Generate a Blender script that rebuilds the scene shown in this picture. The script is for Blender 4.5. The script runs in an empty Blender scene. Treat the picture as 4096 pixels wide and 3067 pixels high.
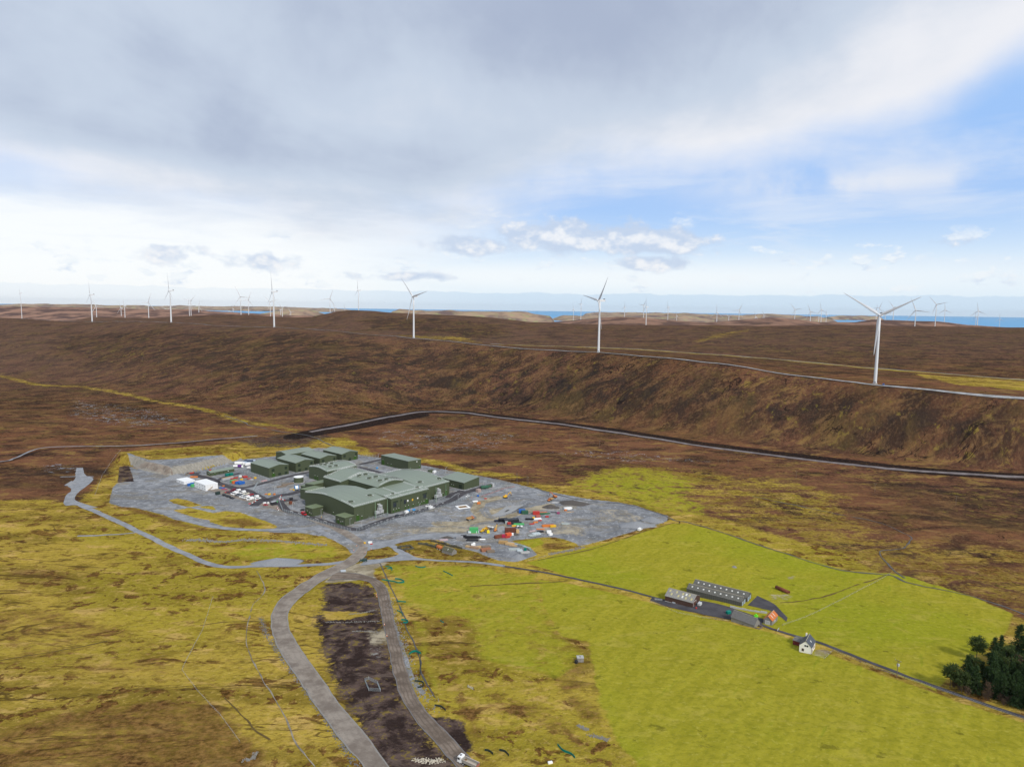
import bpy, math, random
import numpy as np
from mathutils import Vector, Matrix
S = bpy.context.scene
COL = S.collection
R_ = math.radians
random.seed(7)
rng = np.random.default_rng(11)

# ---------------------------------------------------------------- camera
H = 190.0
FPX = 2730.0
PITCH = math.atan(302.5 / FPX)
ROLL = 0.0134
fw = np.array([0, math.cos(PITCH), -math.sin(PITCH)])
_r0 = np.array([1.0, 0, 0]); _u0 = np.array([0, math.sin(PITCH), math.cos(PITCH)])
rt = math.cos(ROLL) * _r0 + math.sin(ROLL) * _u0
up = -math.sin(ROLL) * _r0 + math.cos(ROLL) * _u0
CAM = np.array([0, 0, H])
cd = bpy.data.cameras.new("camera"); cam = bpy.data.objects.new("camera", cd); COL.objects.link(cam)
cd.sensor_fit = 'HORIZONTAL'; cd.angle = 2 * math.atan(2048 / FPX)
cd.clip_start = 1.0; cd.clip_end = 200000
cam.matrix_world = Matrix(((rt[0], up[0], -fw[0], 0), (rt[1], up[1], -fw[1], 0), (rt[2], up[2], -fw[2], H), (0, 0, 0, 1)))
S.camera = cam
S.view_settings.view_transform = 'Standard'; S.view_settings.look = 'None'
S.view_settings.exposure = 0.0; S.view_settings.gamma = 1.0

# ---------------------------------------------------------------- node helper
class NT:
    def __init__(s, tree): s.t = tree
    def n(s, kind, **kw):
        x = s.t.nodes.new(kind)
        for k, v in kw.items(): setattr(x, k, v)
        return x
    def put(s, sock, v):
        if isinstance(v, bpy.types.NodeSocket): s.t.links.new(v, sock)
        elif v is not None:
            if isinstance(v, (int, float)) and sock.type in ('RGBA', 'VECTOR'):
                v = (v, v, v, 1)[:4 if sock.type == 'RGBA' else 3]
            elif sock.type == 'RGBA' and len(v) == 3: v = (*v, 1)
            sock.default_value = v
    def m(s, op, a, b=None, c=None, clamp=False):
        x = s.n('ShaderNodeMath', operation=op, use_clamp=clamp)
        for i, v in enumerate((a, b, c)):
            if v is not None: s.put(x.inputs[i], v)
        return x.outputs[0]
    def v(s, op, a, b=None):
        x = s.n('ShaderNodeVectorMath', operation=op)
        s.put(x.inputs[0], a)
        if b is not None: s.put(x.inputs[1], b)
        return x.outputs[1] if op in ('LENGTH', 'DOT_PRODUCT') else x.outputs[0]
    def ss(s, x, a, b, lo=0.0, hi=1.0):
        k = s.n('ShaderNodeMapRange', interpolation_type='SMOOTHSTEP')
        for i, v in enumerate((x, a, b, lo, hi)): s.put(k.inputs[i], v)
        return k.outputs[0]
    def lin(s, x, a, b, lo=0.0, hi=1.0):
        k = s.n('ShaderNodeMapRange')
        for i, v in enumerate((x, a, b, lo, hi)): s.put(k.inputs[i], v)
        return k.outputs[0]
    def mix(s, f, a, b, mode='MIX'):
        k = s.n('ShaderNodeMix', data_type='RGBA', blend_type=mode)
        s.put(k.inputs[0], f); s.put(k.inputs[6], a); s.put(k.inputs[7], b)
        return k.outputs[2]
    def noise(s, vec, scale, detail=4, rough=0.55, dist=0.0, dim='3D'):
        k = s.n('ShaderNodeTexNoise', noise_dimensions=dim)
        s.put(k.inputs['Vector'], vec); k.inputs['Scale'].default_value = scale
        k.inputs['Detail'].default_value = detail; k.inputs['Roughness'].default_value = rough
        k.inputs['Distortion'].default_value = dist
        return k.outputs[0]
    def xyz(s, vec):
        k = s.n('ShaderNodeSeparateXYZ'); s.put(k.inputs[0], vec); return k.outputs
    def cxyz(s, x, y, z):
        k = s.n('ShaderNodeCombineXYZ')
        for i, v in enumerate((x, y, z)): s.put(k.inputs[i], v)
        return k.outputs[0]
    def curve(s, x, pts):
        k = s.n('ShaderNodeFloatCurve'); c = k.mapping.curves[0]
        xs = [p[0] for p in pts]; a, b = xs[0], xs[-1]
        while len(c.points) < len(pts): c.points.new(0.5, 0.5)
        for p, q in zip(c.points, pts): p.location = ((q[0] - a) / (b - a), q[1])
        k.mapping.update()
        s.put(k.inputs[1], s.lin(x, a, b)); k.inputs[0].default_value = 1.0
        return k.outputs[0]

# ---------------------------------------------------------------- sun and sky
SUN_EL, SUN_AZ = R_(38), R_(150)       # azimuth clockwise from +Y (behind the camera, to the right)
sd = bpy.data.lights.new("sun", 'SUN'); sd.energy = 3.1; sd.angle = R_(7); sd.color = (1.0, 0.95, 0.87)
sun = bpy.data.objects.new("sun", sd); COL.objects.link(sun)
_d = Vector((math.sin(SUN_AZ) * math.cos(SUN_EL), math.cos(SUN_AZ) * math.cos(SUN_EL), math.sin(SUN_EL)))
sun.rotation_euler = _d.to_track_quat('Z', 'Y').to_euler()

W = bpy.data.worlds.new("World"); S.world = W; W.use_nodes = True
def build_sky():
    T = NT(W.node_tree); W.node_tree.nodes.clear()
    out = T.n('ShaderNodeOutputWorld')
    sky = T.n('ShaderNodeTexSky', sky_type='NISHITA'); sky.sun_disc = False
    sky.sun_elevation = SUN_EL; sky.sun_rotation = SUN_AZ; sky.altitude = 200; sky.air_density = 1.0; sky.dust_density = 0.6
    bg = T.n('ShaderNodeBackground'); bg.inputs[1].default_value = 0.10
    W.node_tree.links.new(sky.outputs[0], bg.inputs[0])
    dv = T.n('ShaderNodeTexCoord').outputs['Generated']
    x, y, z = T.xyz(dv)
    yy = T.m('MAXIMUM', T.m('ABSOLUTE', y), 0.05)
    t = T.m('DIVIDE', x, yy)                                  # tangent of bearing from north
    e = T.m('DIVIDE', z, T.m('SQRT', T.m('ADD', T.m('MULTIPLY', x, x), T.m('MULTIPLY', y, y))))  # tan elevation
    # cloud-plane coordinates (perspective of a flat cloud base)
    zz = T.m('ADD', T.m('MAXIMUM', z, 0.0), 0.055)
    P = T.cxyz(T.m('DIVIDE', x, zz), T.m('DIVIDE', y, zz), 0.0)
    Pl = T.v('MULTIPLY', P, (1.0, 0.8, 1.0))
    big = T.noise(Pl, 0.34, 5, 0.5, 0.4)
    mid = T.noise(T.v('ADD', Pl, (7.3, 2.1, 0)), 1.0, 6, 0.55, 0.3)
    fine = T.noise(T.v('ADD', dv, (3.3, 1.1, 0)), 9.0, 6, 0.55, 0.2)
    def spot(tc, ec, tw, ew, a=0.0):
        dx = T.m('DIVIDE', T.m('SUBTRACT', t, tc), tw); dy = T.m('DIVIDE', T.m('SUBTRACT', e, ec), ew)
        if a: dy = T.m('ADD', dy, T.m('MULTIPLY', dx, a))
        q = T.m('ADD', T.m('MULTIPLY', dx, dx), T.m('MULTIPLY', dy, dy))
        return T.m('EXPONENT', T.m('MULTIPLY', q, -1.0))
    # clear sky strip: blue above, milky white towards the sea
    blue = (0.36, 0.58, 0.97); milk = (0.74, 0.88, 1.0); white = (1.0, 1.02, 1.03)
    base = T.mix(T.ss(e, 0.03, 0.165), milk, blue)
    wband = T.m('MULTIPLY', T.ss(t, 0.16, -0.36), T.ss(T.m('ADD', e, T.m('MULTIPLY', T.m('SUBTRACT', mid, 0.5), 0.08)), 0.17, 0.10))
    wband = T.m('MAXIMUM', wband, T.m('MULTIPLY', spot(0.05, 0.045, 0.9, 0.026), 0.75))
    base = T.mix(T.m('MULTIPLY', wband, 0.95), base, white)
    # thin veils
    veil = T.noise(T.v('MULTIPLY', P, (0.5, 0.5, 1)), 1.3, 6, 0.6, 0.6)
    base = T.mix(T.m('MULTIPLY', T.ss(veil, 0.46, 0.70), T.ss(e, 0.03, 0.10, 0.0, 0.55)), base, (0.80, 0.86, 0.96))
    base = T.mix(T.m('MULTIPLY', spot(0.5, 0.165, 0.24, 0.022), T.ss(fine, 0.35, 0.6, 0.2, 0.9)), base, (0.84, 0.87, 0.94))
    # stratus bank low on the horizon
    low = T.m('MULTIPLY', T.ss(T.m('ADD', e, T.m('MULTIPLY', T.m('SUBTRACT', T.noise(T.cxyz(t, T.m('MULTIPLY', e, 3.0), 4.0), 14.0, 6, 0.6), 0.5), 0.014)), 0.0225, 0.0205), T.ss(t, -0.45, 0.05, 0.25, 0.75))
    base = T.mix(low, base, (0.60, 0.76, 0.93))
    # small broken clouds in rows, flat based and paler on top
    def puffs(fr, off, lo, hi, w0, w1, w2, w3, amt, base):
        Q = T.cxyz(T.m('ADD', T.m('MULTIPLY', t, 1.0), off), T.m('MULTIPLY', e, 2.6), off)
        cn = T.noise(Q, fr, 7, 0.60, 0.1); cn2 = T.noise(T.v('ADD', Q, (0.002, 0.022, 0.0)), fr, 7, 0.60, 0.1)
        win = T.m('MULTIPLY', T.ss(e, w0, w1), T.ss(e, w3, w2))
        k = T.m('MULTIPLY', T.ss(cn, lo, hi), win)
        c = T.mix(T.ss(T.m('SUBTRACT', cn, cn2), -0.10, 0.10), (0.60, 0.715, 0.90), (0.90, 0.95, 1.0))
        return T.mix(T.m('MULTIPLY', k, amt), base, c)
    base = puffs(13.0, 0.0, 0.56, 0.66, 0.018, 0.032, 0.085, 0.115, 0.85, base)
    base = puffs(21.0, 3.7, 0.57, 0.66, 0.020, 0.028, 0.060, 0.080, 0.7, base)
    base = puffs(8.0, 9.1, 0.60, 0.70, 0.06, 0.09, 0.14, 0.17, 0.6, base)
    # the cumulus group right of the middle
    field = T.m('ADD', T.m('MULTIPLY', spot(0.07, 0.104, 0.12, 0.027), 1.05), T.m('MULTIPLY', spot(0.225, 0.094, 0.085, 0.020), 1.0))
    field = T.m('MAXIMUM', field, T.m('MULTIPLY', spot(0.205, 0.066, 0.065, 0.015), 1.0))
    field = T.m('MAXIMUM', field, T.m('MULTIPLY', spot(-0.06, 0.088, 0.10, 0.018), 0.85))
    field = T.m('MAXIMUM', field, T.m('MULTIPLY', spot(-0.50, 0.066, 0.07, 0.018), 0.74))
    field = T.m('MAXIMUM', field, T.m('MULTIPLY', spot(-0.36, 0.060, 0.07, 0.018), 0.74))
    field = T.m('MAXIMUM', field, T.m('MULTIPLY', spot(-0.16, 0.042, 0.12, 0.009), 0.72))
    field = T.m('MAXIMUM', field, T.m('MULTIPLY', spot(0.62, 0.085, 0.06, 0.010), 0.58))
    def cun(dz): return T.noise(T.cxyz(t, T.m('MULTIPLY', T.m('SUBTRACT', e, dz), 1.6), 0.0), 20.0, 8, 0.56, 0.1)
    cu = cun(0.0); cub = cun(-0.014)
    dens = T.m('ADD', field, T.m('MULTIPLY', T.m('SUBTRACT', cu, 0.5), 1.7))
    cum = T.ss(dens, 0.36, 0.74)
    topness = T.m('ADD', T.m('MULTIPLY', T.m('SUBTRACT', cu, cub), 3.2), T.m('MULTIPLY', dens, 0.55))
    cumc = T.mix(T.ss(topness, 0.20, 1.15), (0.575, 0.675, 0.85), (0.93, 0.94, 0.97))
    base = T.mix(T.m('MULTIPLY', cum, 0.9), base, cumc)
    # the great deck overhead: its lower edge against bearing
    edge = T.curve(t, [(-0.80, 0.15), (-0.6, 0.14), (-0.45, 0.125), (-0.30, 0.105), (-0.20, 0.098), (-0.12, 0.112), (0.0, 0.150),
                       (0.12, 0.190), (0.30, 0.20), (0.45, 0.21), (0.60, 0.245), (0.70, 0.29), (0.85, 0.33)])
    dd = T.m('ADD', T.m('SUBTRACT', e, edge), T.m('ADD', T.m('MULTIPLY', T.m('SUBTRACT', mid, 0.5), 0.10), T.m('MULTIPLY', T.m('SUBTRACT', fine, 0.5), 0.05)))
    deck = T.ss(dd, -0.045, 0.050)
    # shade of the deck: thin and bright places, thick and grey ones
    g = T.m('ADD', T.m('MULTIPLY', T.m('SUBTRACT', big, 0.5), 1.5), T.m('MULTIPLY', T.m('SUBTRACT', fine, 0.5), 1.1))
    soft = T.noise(T.v('ADD', T.v('MULTIPLY', P, (1.0, 0.6, 1)), (31, 4, 0)), 0.9, 7, 0.62, 0.5)
    g = T.m('ADD', g, T.m('MULTIPLY', T.m('SUBTRACT', soft, 0.5), 1.2))
    g = T.m('ADD', g, T.m('MULTIPLY', spot(0.62, 0.33, 0.33, 0.10, -0.5), 1.05))
    g = T.m('ADD', g, T.m('MULTIPLY', spot(0.14, 0.38, 0.26, 0.11), -0.75))
    g = T.m('ADD', g, T.m('MULTIPLY', spot(0.16, 0.255, 0.16, 0.035), 0.35))
    g = T.m('ADD', g, T.m('MULTIPLY', spot(-0.08, 0.27, 0.20, 0.06), 0.3))
    g = T.m('ADD', g, T.m('MULTIPLY', spot(-0.55, 0.20, 0.45, 0.03), -0.35))
    g = T.m('ADD', g, T.m('MULTIPLY', spot(-0.72, 0.45, 0.20, 0.14), 0.45))
    g = T.m('ADD', g, T.m('MULTIPLY', spot(-0.75, 0.165, 0.35, 0.025), 0.55))
    g = T.m('ADD', g, T.ss(dd, 0.09, -0.01, 0.0, 0.75))
    deckc = T.mix(T.ss(g, -0.8, 0.25), (0.425, 0.492, 0.640), (0.600, 0.680, 0.805))
    deckc = T.mix(T.ss(g, 0.1, 1.15), deckc, (0.89, 0.90, 0.945))
    full = T.mix(deck, base, deckc)
    # overhead and behind (never in view): even pale overcast
    full = T.mix(T.ss(y, 0.25, -0.1), full, (0.62, 0.70, 0.83))
    bc = T.n('ShaderNodeBackground'); bc.inputs[1].default_value = 1.0
    W.node_tree.links.new(full, bc.inputs[0])
    mx = T.n('ShaderNodeMixShader'); mx.inputs[0].default_value = 0.95
    W.node_tree.links.new(bg.outputs[0], mx.inputs[1]); W.node_tree.links.new(bc.outputs[0], mx.inputs[2])
    W.node_tree.links.new(mx.outputs[0], out.inputs[0])
build_sky()

# ---------------------------------------------------------------- pixel rays, terrain
def ray(px, py):
    px = np.asarray(px, float); py = np.asarray(py, float)
    return fw + ((px - 2048) / FPX)[..., None] * rt - ((py - 1533.5) / FPX)[..., None] * up
def atY(px, py, Y):
    d = ray(px, py); return CAM + d * (Y / d[..., 1])[..., None]
def proj(p):
    d = np.asarray(p, float) - CAM; k = d @ fw
    return 2048 + FPX * (d @ rt) / k, 1533.5 - FPX * (d @ up) / k
def flat(px, py, z):
    d = ray(px, py); return CAM + d * ((z - H) / d[..., 2])[..., None]

def ctl_px(lst, z=None):            # (px, py, Y) or (px, py) on height z  -> sorted t, Y, Z
    a = np.array(lst, float)
    p = flat(a[:, 0], a[:, 1], z) if z is not None else atY(a[:, 0], a[:, 1], a[:, 2])
    t = p[:, 0] / p[:, 1]; o = np.argsort(t)
    return t[o], p[o, 1], p[o, 2]
FOOT = ctl_px([(-900, 1500), (-300, 1510), (0, 1520), (300, 1550), (600, 1590), (1000, 1640), (1240, 1670), (1700, 1625), (2000, 1640),
               (2400, 1690), (2800, 1745), (3400, 1815), (4096, 1885), (4800, 1960), (5600, 2040)], 6.0)
CREST = ctl_px([(-900, 1262, 3300), (-300, 1268, 2800), (0, 1271, 2610), (90, 1275, 2540), (280, 1287, 2430), (370, 1287, 2380), (520, 1285, 2200), (690, 1290, 2050),
                (900, 1304, 1920), (1095, 1308, 1806), (1300, 1320, 1710), (1500, 1340, 1630), (1655, 1353, 1578), (1900, 1376, 1470),
                (2150, 1397, 1375), (2393, 1409, 1290), (2600, 1425, 1215), (2900, 1456, 1115), (3200, 1500, 1035), (3500, 1535, 953),
                (3700, 1553, 915), (4096, 1588, 850), (4800, 1640, 760), (5600, 1700, 680)])
VAL = ctl_px([(-900, 1290, 3600), (0, 1300, 3000), (690, 1305, 2450), (1095, 1318, 2200), (1500, 1342, 2000), (1700, 1356, 1900), (1950, 1376, 1800), (2400, 1391, 1680),
              (2900, 1420, 1500), (3300, 1455, 1360), (4096, 1520, 1160), (4800, 1580, 1030), (5600, 1650, 930)])
CR2 = ctl_px([(-900, 1300, 3900), (0, 1300, 3600), (200, 1296, 3500), (276, 1285, 3400), (362, 1270, 3300), (470, 1272, 3250), (606, 1273, 3200), (705, 1267, 3150), (860, 1259, 3050),
              (1010, 1259, 3000), (1090, 1267, 2950), (1190, 1270, 2900), (1248, 1269, 2850), (1284, 1260, 2800), (1343, 1247, 2750), (1410, 1241, 2700),
              (1488, 1244, 2650), (1570, 1251, 2600), (1660, 1257, 2580), (1900, 1265, 2520), (1990, 1275, 2480), (2120, 1289, 2440), (2300, 1297, 2400),
              (2600, 1300, 2350), (2900, 1301, 2300), (3034, 1304, 2300), (3270, 1299, 2300), (3500, 1301, 2300), (3800, 1306, 2300), (4096, 1311, 2300), (5600, 1320, 2300)])
CR3 = ctl_px([(-900, 1230, 6000), (0, 1226, 5800), (300, 1229, 5800), (500, 1234, 5700), (640, 1238, 5600), (760, 1236, 5600), (830, 1244, 5500), (950, 1250, 5400),
              (1150, 1262, 5200), (1300, 1264, 5000), (1900, 1290, 4600), (2200, 1290, 4200), (2290, 1283, 4100), (2380, 1274, 4000), (2470, 1269, 4000), (2560, 1271, 4000),
              (2700, 1283, 4000), (2830, 1292, 4000), (2950, 1282, 4000), (3080, 1271, 4000), (3180, 1277, 4000), (3280, 1290, 4000), (3420, 1290, 4000),
              (3490, 1279, 4000), (3560, 1281, 4000), (3750, 1287, 4000), (3870, 1301, 4000), (4096, 1316, 4000), (5600, 1330, 4000)])
SEA_Z = -55.0

def vnoise(x, y, seed=0):
    xi = np.floor(x).astype(np.int64); yi = np.floor(y).astype(np.int64); fx = x - xi; fy = y - yi
    def h(a, b):
        n = (a * 374761393 + b * 668265263 + seed * 974634777) & 0xffffffff
        n = ((n ^ (n >> 13)) * 1274126177) & 0xffffffff
        return ((n ^ (n >> 16)) & 0xffff) / 65535.0
    u = fx * fx * (3 - 2 * fx); w = fy * fy * (3 - 2 * fy)
    return (h(xi, yi) * (1 - u) + h(xi + 1, yi) * u) * (1 - w) + (h(xi, yi + 1) * (1 - u) + h(xi + 1, yi + 1) * u) * w - 0.5
def fbm(x, y, oct=4, seed=0, g=0.5):
    s = 0; a = 1.0
    for i in range(oct):
        s = s + a * vnoise(x, y, seed + i); x = x * 2.03 + 11.3; y = y * 2.03 + 5.7; a *= g
    return s

def _ctrl(t):
    I = lambda c, k: np.interp(t, c[0], c[k])
    Yf, Zf = I(FOOT, 1), I(FOOT, 2); Yc, Zc = I(CREST, 1), I(CREST, 2); Yv, Zv = I(VAL, 1), I(VAL, 2)
    Y2, Z2 = I(CR2, 1), I(CR2, 2); Y3, Z3 = I(CR3, 1), I(CR3, 2)
    o = np.ones_like(t)
    Ys = [60 * o, 250 * o, 480 * o, 570 * o, 0.86 * Yf, Yf, Yf + 0.5 * (Yc - Yf), Yc, Yv, Yv + 0.55 * (Y2 - Yv), Y2,
          Y2 + 0.5 * (Y3 - Y2), Y3, 7600 * o, 9000 * o]
    Zs = [34 * o, 19 * o, 2.0 * o, 0 * o, 1.0 * o, Zf, Zf + 0.58 * (Zc - Zf), Zc, Zv, Zv + 0.58 * (Z2 - Zv), Z2,
          np.minimum(Z2 - 25, Z3 * 0.45), Z3, -70 * o, -90 * o]
    Ys = np.array(Ys); 
    for k in range(1, len(Ys)): Ys[k] = np.maximum(Ys[k], Ys[k - 1] + 5)
    return Ys, np.array(Zs)
def base_h(x, y):
    y = np.maximum(y, 62.0); t = x / y
    Ys, Zs = _ctrl(t); K = len(Ys)
    h = np.diff(Ys, axis=0); d = np.diff(Zs, axis=0) / h
    m = np.zeros_like(Ys); m[0] = d[0]; m[-1] = d[-1]
    w1 = 2 * h[1:] + h[:-1]; w2 = h[1:] + 2 * h[:-1]
    same = d[:-1] * d[1:] > 0
    with np.errstate(divide='ignore', invalid='ignore'):
        hm = (w1 + w2) / (w1 / d[:-1] + w2 / d[1:])
    m[1:-1] = np.where(same, hm, 0)
    i = np.clip((Ys[1:-1] <= y).sum(0), 0, K - 2); j = np.arange(len(t))
    hh = h[i, j]; s = np.clip((y - Ys[i, j]) / hh, 0, 1)
    z = ((1 + 2 * s) * (1 - s) ** 2) * Zs[i, j] + (s * (1 - s) ** 2) * hh * m[i, j] + (s * s * (3 - 2 * s)) * Zs[i + 1, j] + (s * s * (s - 1)) * hh * m[i + 1, j]
    return z

def poly_sd(x, y, poly):            # signed distance, positive inside
    P = np.asarray(poly, float); d2 = np.full(x.shape, 1e18); ins = np.zeros(x.shape, bool)
    for i in range(len(P)):
        ax, ay = P[i]; bx, by = P[(i + 1) % len(P)]; ex, ey = bx - ax, by - ay
        s = np.clip(((x - ax) * ex + (y - ay) * ey) / max(ex * ex + ey * ey, 1e-9), 0, 1)
        d2 = np.minimum(d2, (x - ax - s * ex) ** 2 + (y - ay - s * ey) ** 2)
        c = ((ay > y) != (by > y)) & (x < (bx - ax) * (y - ay) / (by - ay + 1e-12) + ax)
        ins ^= c
    d = np.sqrt(d2); return np.where(ins, d, -d)
def line_d(x, y, L):
    d2 = np.full(x.shape, 1e18)
    for (ax, ay), (bx, by) in zip(L[:-1], L[1:]):
        ex, ey = bx - ax, by - ay
        s = np.clip(((x - ax) * ex + (y - ay) * ey) / max(ex * ex + ey * ey, 1e-9), 0, 1)
        d2 = np.minimum(d2, (x - ax - s * ex) ** 2 + (y - ay - s * ey) ** 2)
    return np.sqrt(d2)
def sstep(x, a, b):
    s = np.clip((x - a) / (b - a), 0, 1); return s * s * (3 - 2 * s)
def boxed(x, y, P, pad, fn, out):   # evaluate fn only near the shape
    P = np.asarray(P); k = (x > P[:, 0].min() - pad) & (x < P[:, 0].max() + pad) & (y > P[:, 1].min() - pad) & (y < P[:, 1].max() + pad)
    if k.any(): out[k] = fn(x[k], y[k], P)
    return out

def hit(px, py, fn):                # where the view ray through a photo pixel meets the ground
    px = np.atleast_1d(np.asarray(px, float)); py = np.atleast_1d(np.asarray(py, float))
    D = ray(px, py); ys = np.geomspace(120, 8500, 700)
    k = ys[None] / D[:, 1][:, None]; X = D[:, 0][:, None] * k; Z = H + D[:, 2][:, None] * k
    Yg = np.broadcast_to(ys, X.shape)
    b = Z < fn(X.ravel(), Yg.ravel()).reshape(X.shape); b[:, -1] = True; b[:, 0] = False
    i = b.argmax(1); hi = ys[i]; lo = ys[i - 1]
    for _ in range(18):
        md = (lo + hi) / 2; p = CAM + D * (md / D[:, 1])[:, None]; b = p[:, 2] < fn(p[:, 0], p[:, 1])
        hi = np.where(b, md, hi); lo = np.where(b, lo, md)
    return CAM + D * (hi / D[:, 1])[:, None]
def xy(poly):                       # photo outline -> ground outline
    a = np.array(poly, float); return hit(a[:, 0], a[:, 1], base_h)[:, :2]
# ---------------------------------------------------------------- materials
MATS = {}
def mat(name, col, rough=0.75, var=0.12, scale=0.8, metal=0.0, spec=0.3, bump=0.0, stripe=None):
    if name in MATS: return MATS[name]
    M = bpy.data.materials.new(name); M.use_nodes = True; T = NT(M.node_tree); b = M.node_tree.nodes['Principled BSDF']
    P = T.n('ShaderNodeTexCoord').outputs['Object']
    n = T.noise(P, scale, 5, 0.6)
    c = T.mix(n, [k * (1 - var * 1.6) for k in col], [min(1, k * (1 + var * 1.6)) for k in col])
    if stripe:                       # (axis vector, period m, darkening): sheet ribs, planks
        ax, per, dk = stripe
        s = T.m('FRACT', T.m('DIVIDE', T.v('DOT_PRODUCT', P, ax), per))
        c = T.mix(T.m('MULTIPLY', T.ss(s, 0.80, 0.95), dk), c, (0, 0, 0))
    T.put(b.inputs['Base Color'], c); b.inputs['Roughness'].default_value = rough; b.inputs['Metallic'].default_value = metal
    b.inputs['Specular IOR Level'].default_value = spec
    if bump:
        k = T.n('ShaderNodeBump'); k.inputs['Strength'].default_value = bump; k.inputs['Distance'].default_value = 0.3
        T.put(k.inputs['Height'], T.noise(P, scale * 3, 5, 0.65)); T.put(b.inputs['Normal'], k.outputs[0])
    MATS[name] = M; return M

# ---------------------------------------------------------------- ground outlines (traced, then laid on the ground)
SITE = [(517, 1868), (600, 1888), (676, 1906), (750, 1893), (840, 1872), (912, 1852), (960, 1838), (1100, 1824), (1180, 1806), (1275, 1790), (1360, 1796), (1440, 1820),
        (1560, 1836), (1698, 1862), (1834, 1888), (2000, 1918), (2046, 1930), (2150, 1956), (2182, 1963), (2364, 1997), (2467, 2007), (2541, 2021), (2673, 2063), (2668, 2084),
        (2600, 2106), (2526, 2126), (2476, 2141), (2417, 2159), (2353, 2175), (2317, 2184), (2300, 2170), (2265, 2159), (2218, 2147), (2173, 2148), (2100, 2156), (2038, 2162),
        (2092, 2177), (2125, 2193), (2150, 2217), (2106, 2234), (2065, 2247), (1998, 2242), (1943, 2223), (1903, 2206), (1848, 2193), (1794, 2174), (1762, 2160), (1724, 2157),
        (1645, 2160), (1550, 2179), (1480, 2200), (1405, 2212), (1385, 2190), (1344, 2164), (1300, 2145), (1200, 2131), (1100, 2129), (900, 2112), (800, 2100), (740, 2086), (690, 2075),
        (660, 2060), (600, 2045), (540, 2030), (480, 2025), (436, 2012), (443, 1980), (452, 1948), (468, 1932), (505, 1926), (535, 1925), (530, 1900)]
ISLES = [[(672, 2000), (708, 1992), (749, 2000), (810, 2021), (851, 2023), (867, 2041), (802, 2029), (741, 2025), (696, 2013)],
         [(850, 2052), (900, 2043), (960, 2048), (1010, 2066), (1070, 2086), (1112, 2104), (1100, 2113), (1000, 2115), (900, 2106), (838, 2086)],
         [(690, 2040), (760, 2030), (850, 2050), (840, 2080), (780, 2070)]]
BANK = [(440, 1850), (520, 1858), (560, 1882), (620, 1896), (676, 1906), (750, 1893), (840, 1872), (912, 1852), (990, 1832), (1000, 1822), (900, 1812), (760, 1815), (600, 1828), (500, 1836)]
PIT = [(1935, 2045), (1960, 2015), (2040, 2000), (2110, 2000), (2130, 2020), (2060, 2050), (2000, 2066), (1955, 2065)]
site_xy = xy(SITE); isles_xy = [xy(p) for p in ISLES]; bank_xy = xy(BANK); pit_xy = xy(PIT)

def ground_h(x, y):
    x = np.asarray(x, float); y = np.asarray(y, float); sh = x.shape; x = x.ravel(); y = y.ravel()
    z = base_h(x, y)
    sd = boxed(x, y, site_xy, 60, poly_sd, np.full(x.shape, -60.0))
    k = sstep(-sd, 2, 45)                                   # bumps fade out on the levelled site
    near = sstep(y, 1200, 500)
    hill = sstep(z, 6, 40)
    u = 1.5 * fbm(x / 70, y / 70, 4, 1) * k * (0.8 + 0.6 * hill) + 0.55 * fbm(x / 14, y / 11, 3, 9) * k * near
    u = u + hill * (7.0 * fbm(x / 330, y / 330, 3, 20) + 0.7 * fbm(x / 80, y / 80, 3, 24)) * sstep(y, 700, 1100) * sstep(-np.abs(y - np.interp(x / np.maximum(y, 62), CREST[0], CREST[1])), -200, -400 * 0 - 420) * 0.35
    z = z + u
    b = boxed(x, y, bank_xy, 5, poly_sd, np.full(x.shape, -5.0))
    z = z + 9.0 * sstep(b + 1.6 * fbm(x / 6, y / 6, 3, 31), 0.3, 9.0)
    p = boxed(x, y, pit_xy, 5, poly_sd, np.full(x.shape, -5.0))
    z = z - 3.2 * sstep(p + 1.2 * fbm(x / 5, y / 5, 3, 33), 0.0, 9.0)
    sp = boxed(x, y, site_xy, 5, poly_sd, np.full(x.shape, -5.0))
    z = z + 1.0 * fbm(x / 13, y / 10, 4, 35) * sstep(sp, 0, 6) * sstep(x + 0.0 * y, -20, 30) * (p < 0)
    return z.reshape(sh)
def gp(px, py):                     # photo pixel -> point on the ground
    p = hit(px, py, ground_h); return p[0] if len(p) == 1 else p
def gz(x, y): return float(ground_h(np.array([x]), np.array([y]))[0])

# ---------------------------------------------------------------- mesh from arrays
def mesh_np(name, V, Fq, m, smooth=True):
    me = bpy.data.meshes.new(name); nv = len(V); nf = len(Fq)
    me.vertices.add(nv); me.vertices.foreach_set('co', np.asarray(V, np.float32).ravel())
    me.loops.add(nf * 4); me.loops.foreach_set('vertex_index', np.asarray(Fq, np.int32).ravel())
    me.polygons.add(nf); me.polygons.foreach_set('loop_start', np.arange(nf, dtype=np.int32) * 4)
    if smooth: me.polygons.foreach_set('use_smooth', np.ones(nf, bool))
    me.materials.append(m); me.update(); me.validate()
    o = bpy.data.objects.new(name, me); COL.objects.link(o); return o
def grid_faces(nr, nc):
    a = (np.arange(nr - 1)[:, None] * nc + np.arange(nc - 1)[None]).ravel()
    return np.stack([a, a + 1, a + nc + 1, a + nc], 1)

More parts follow.
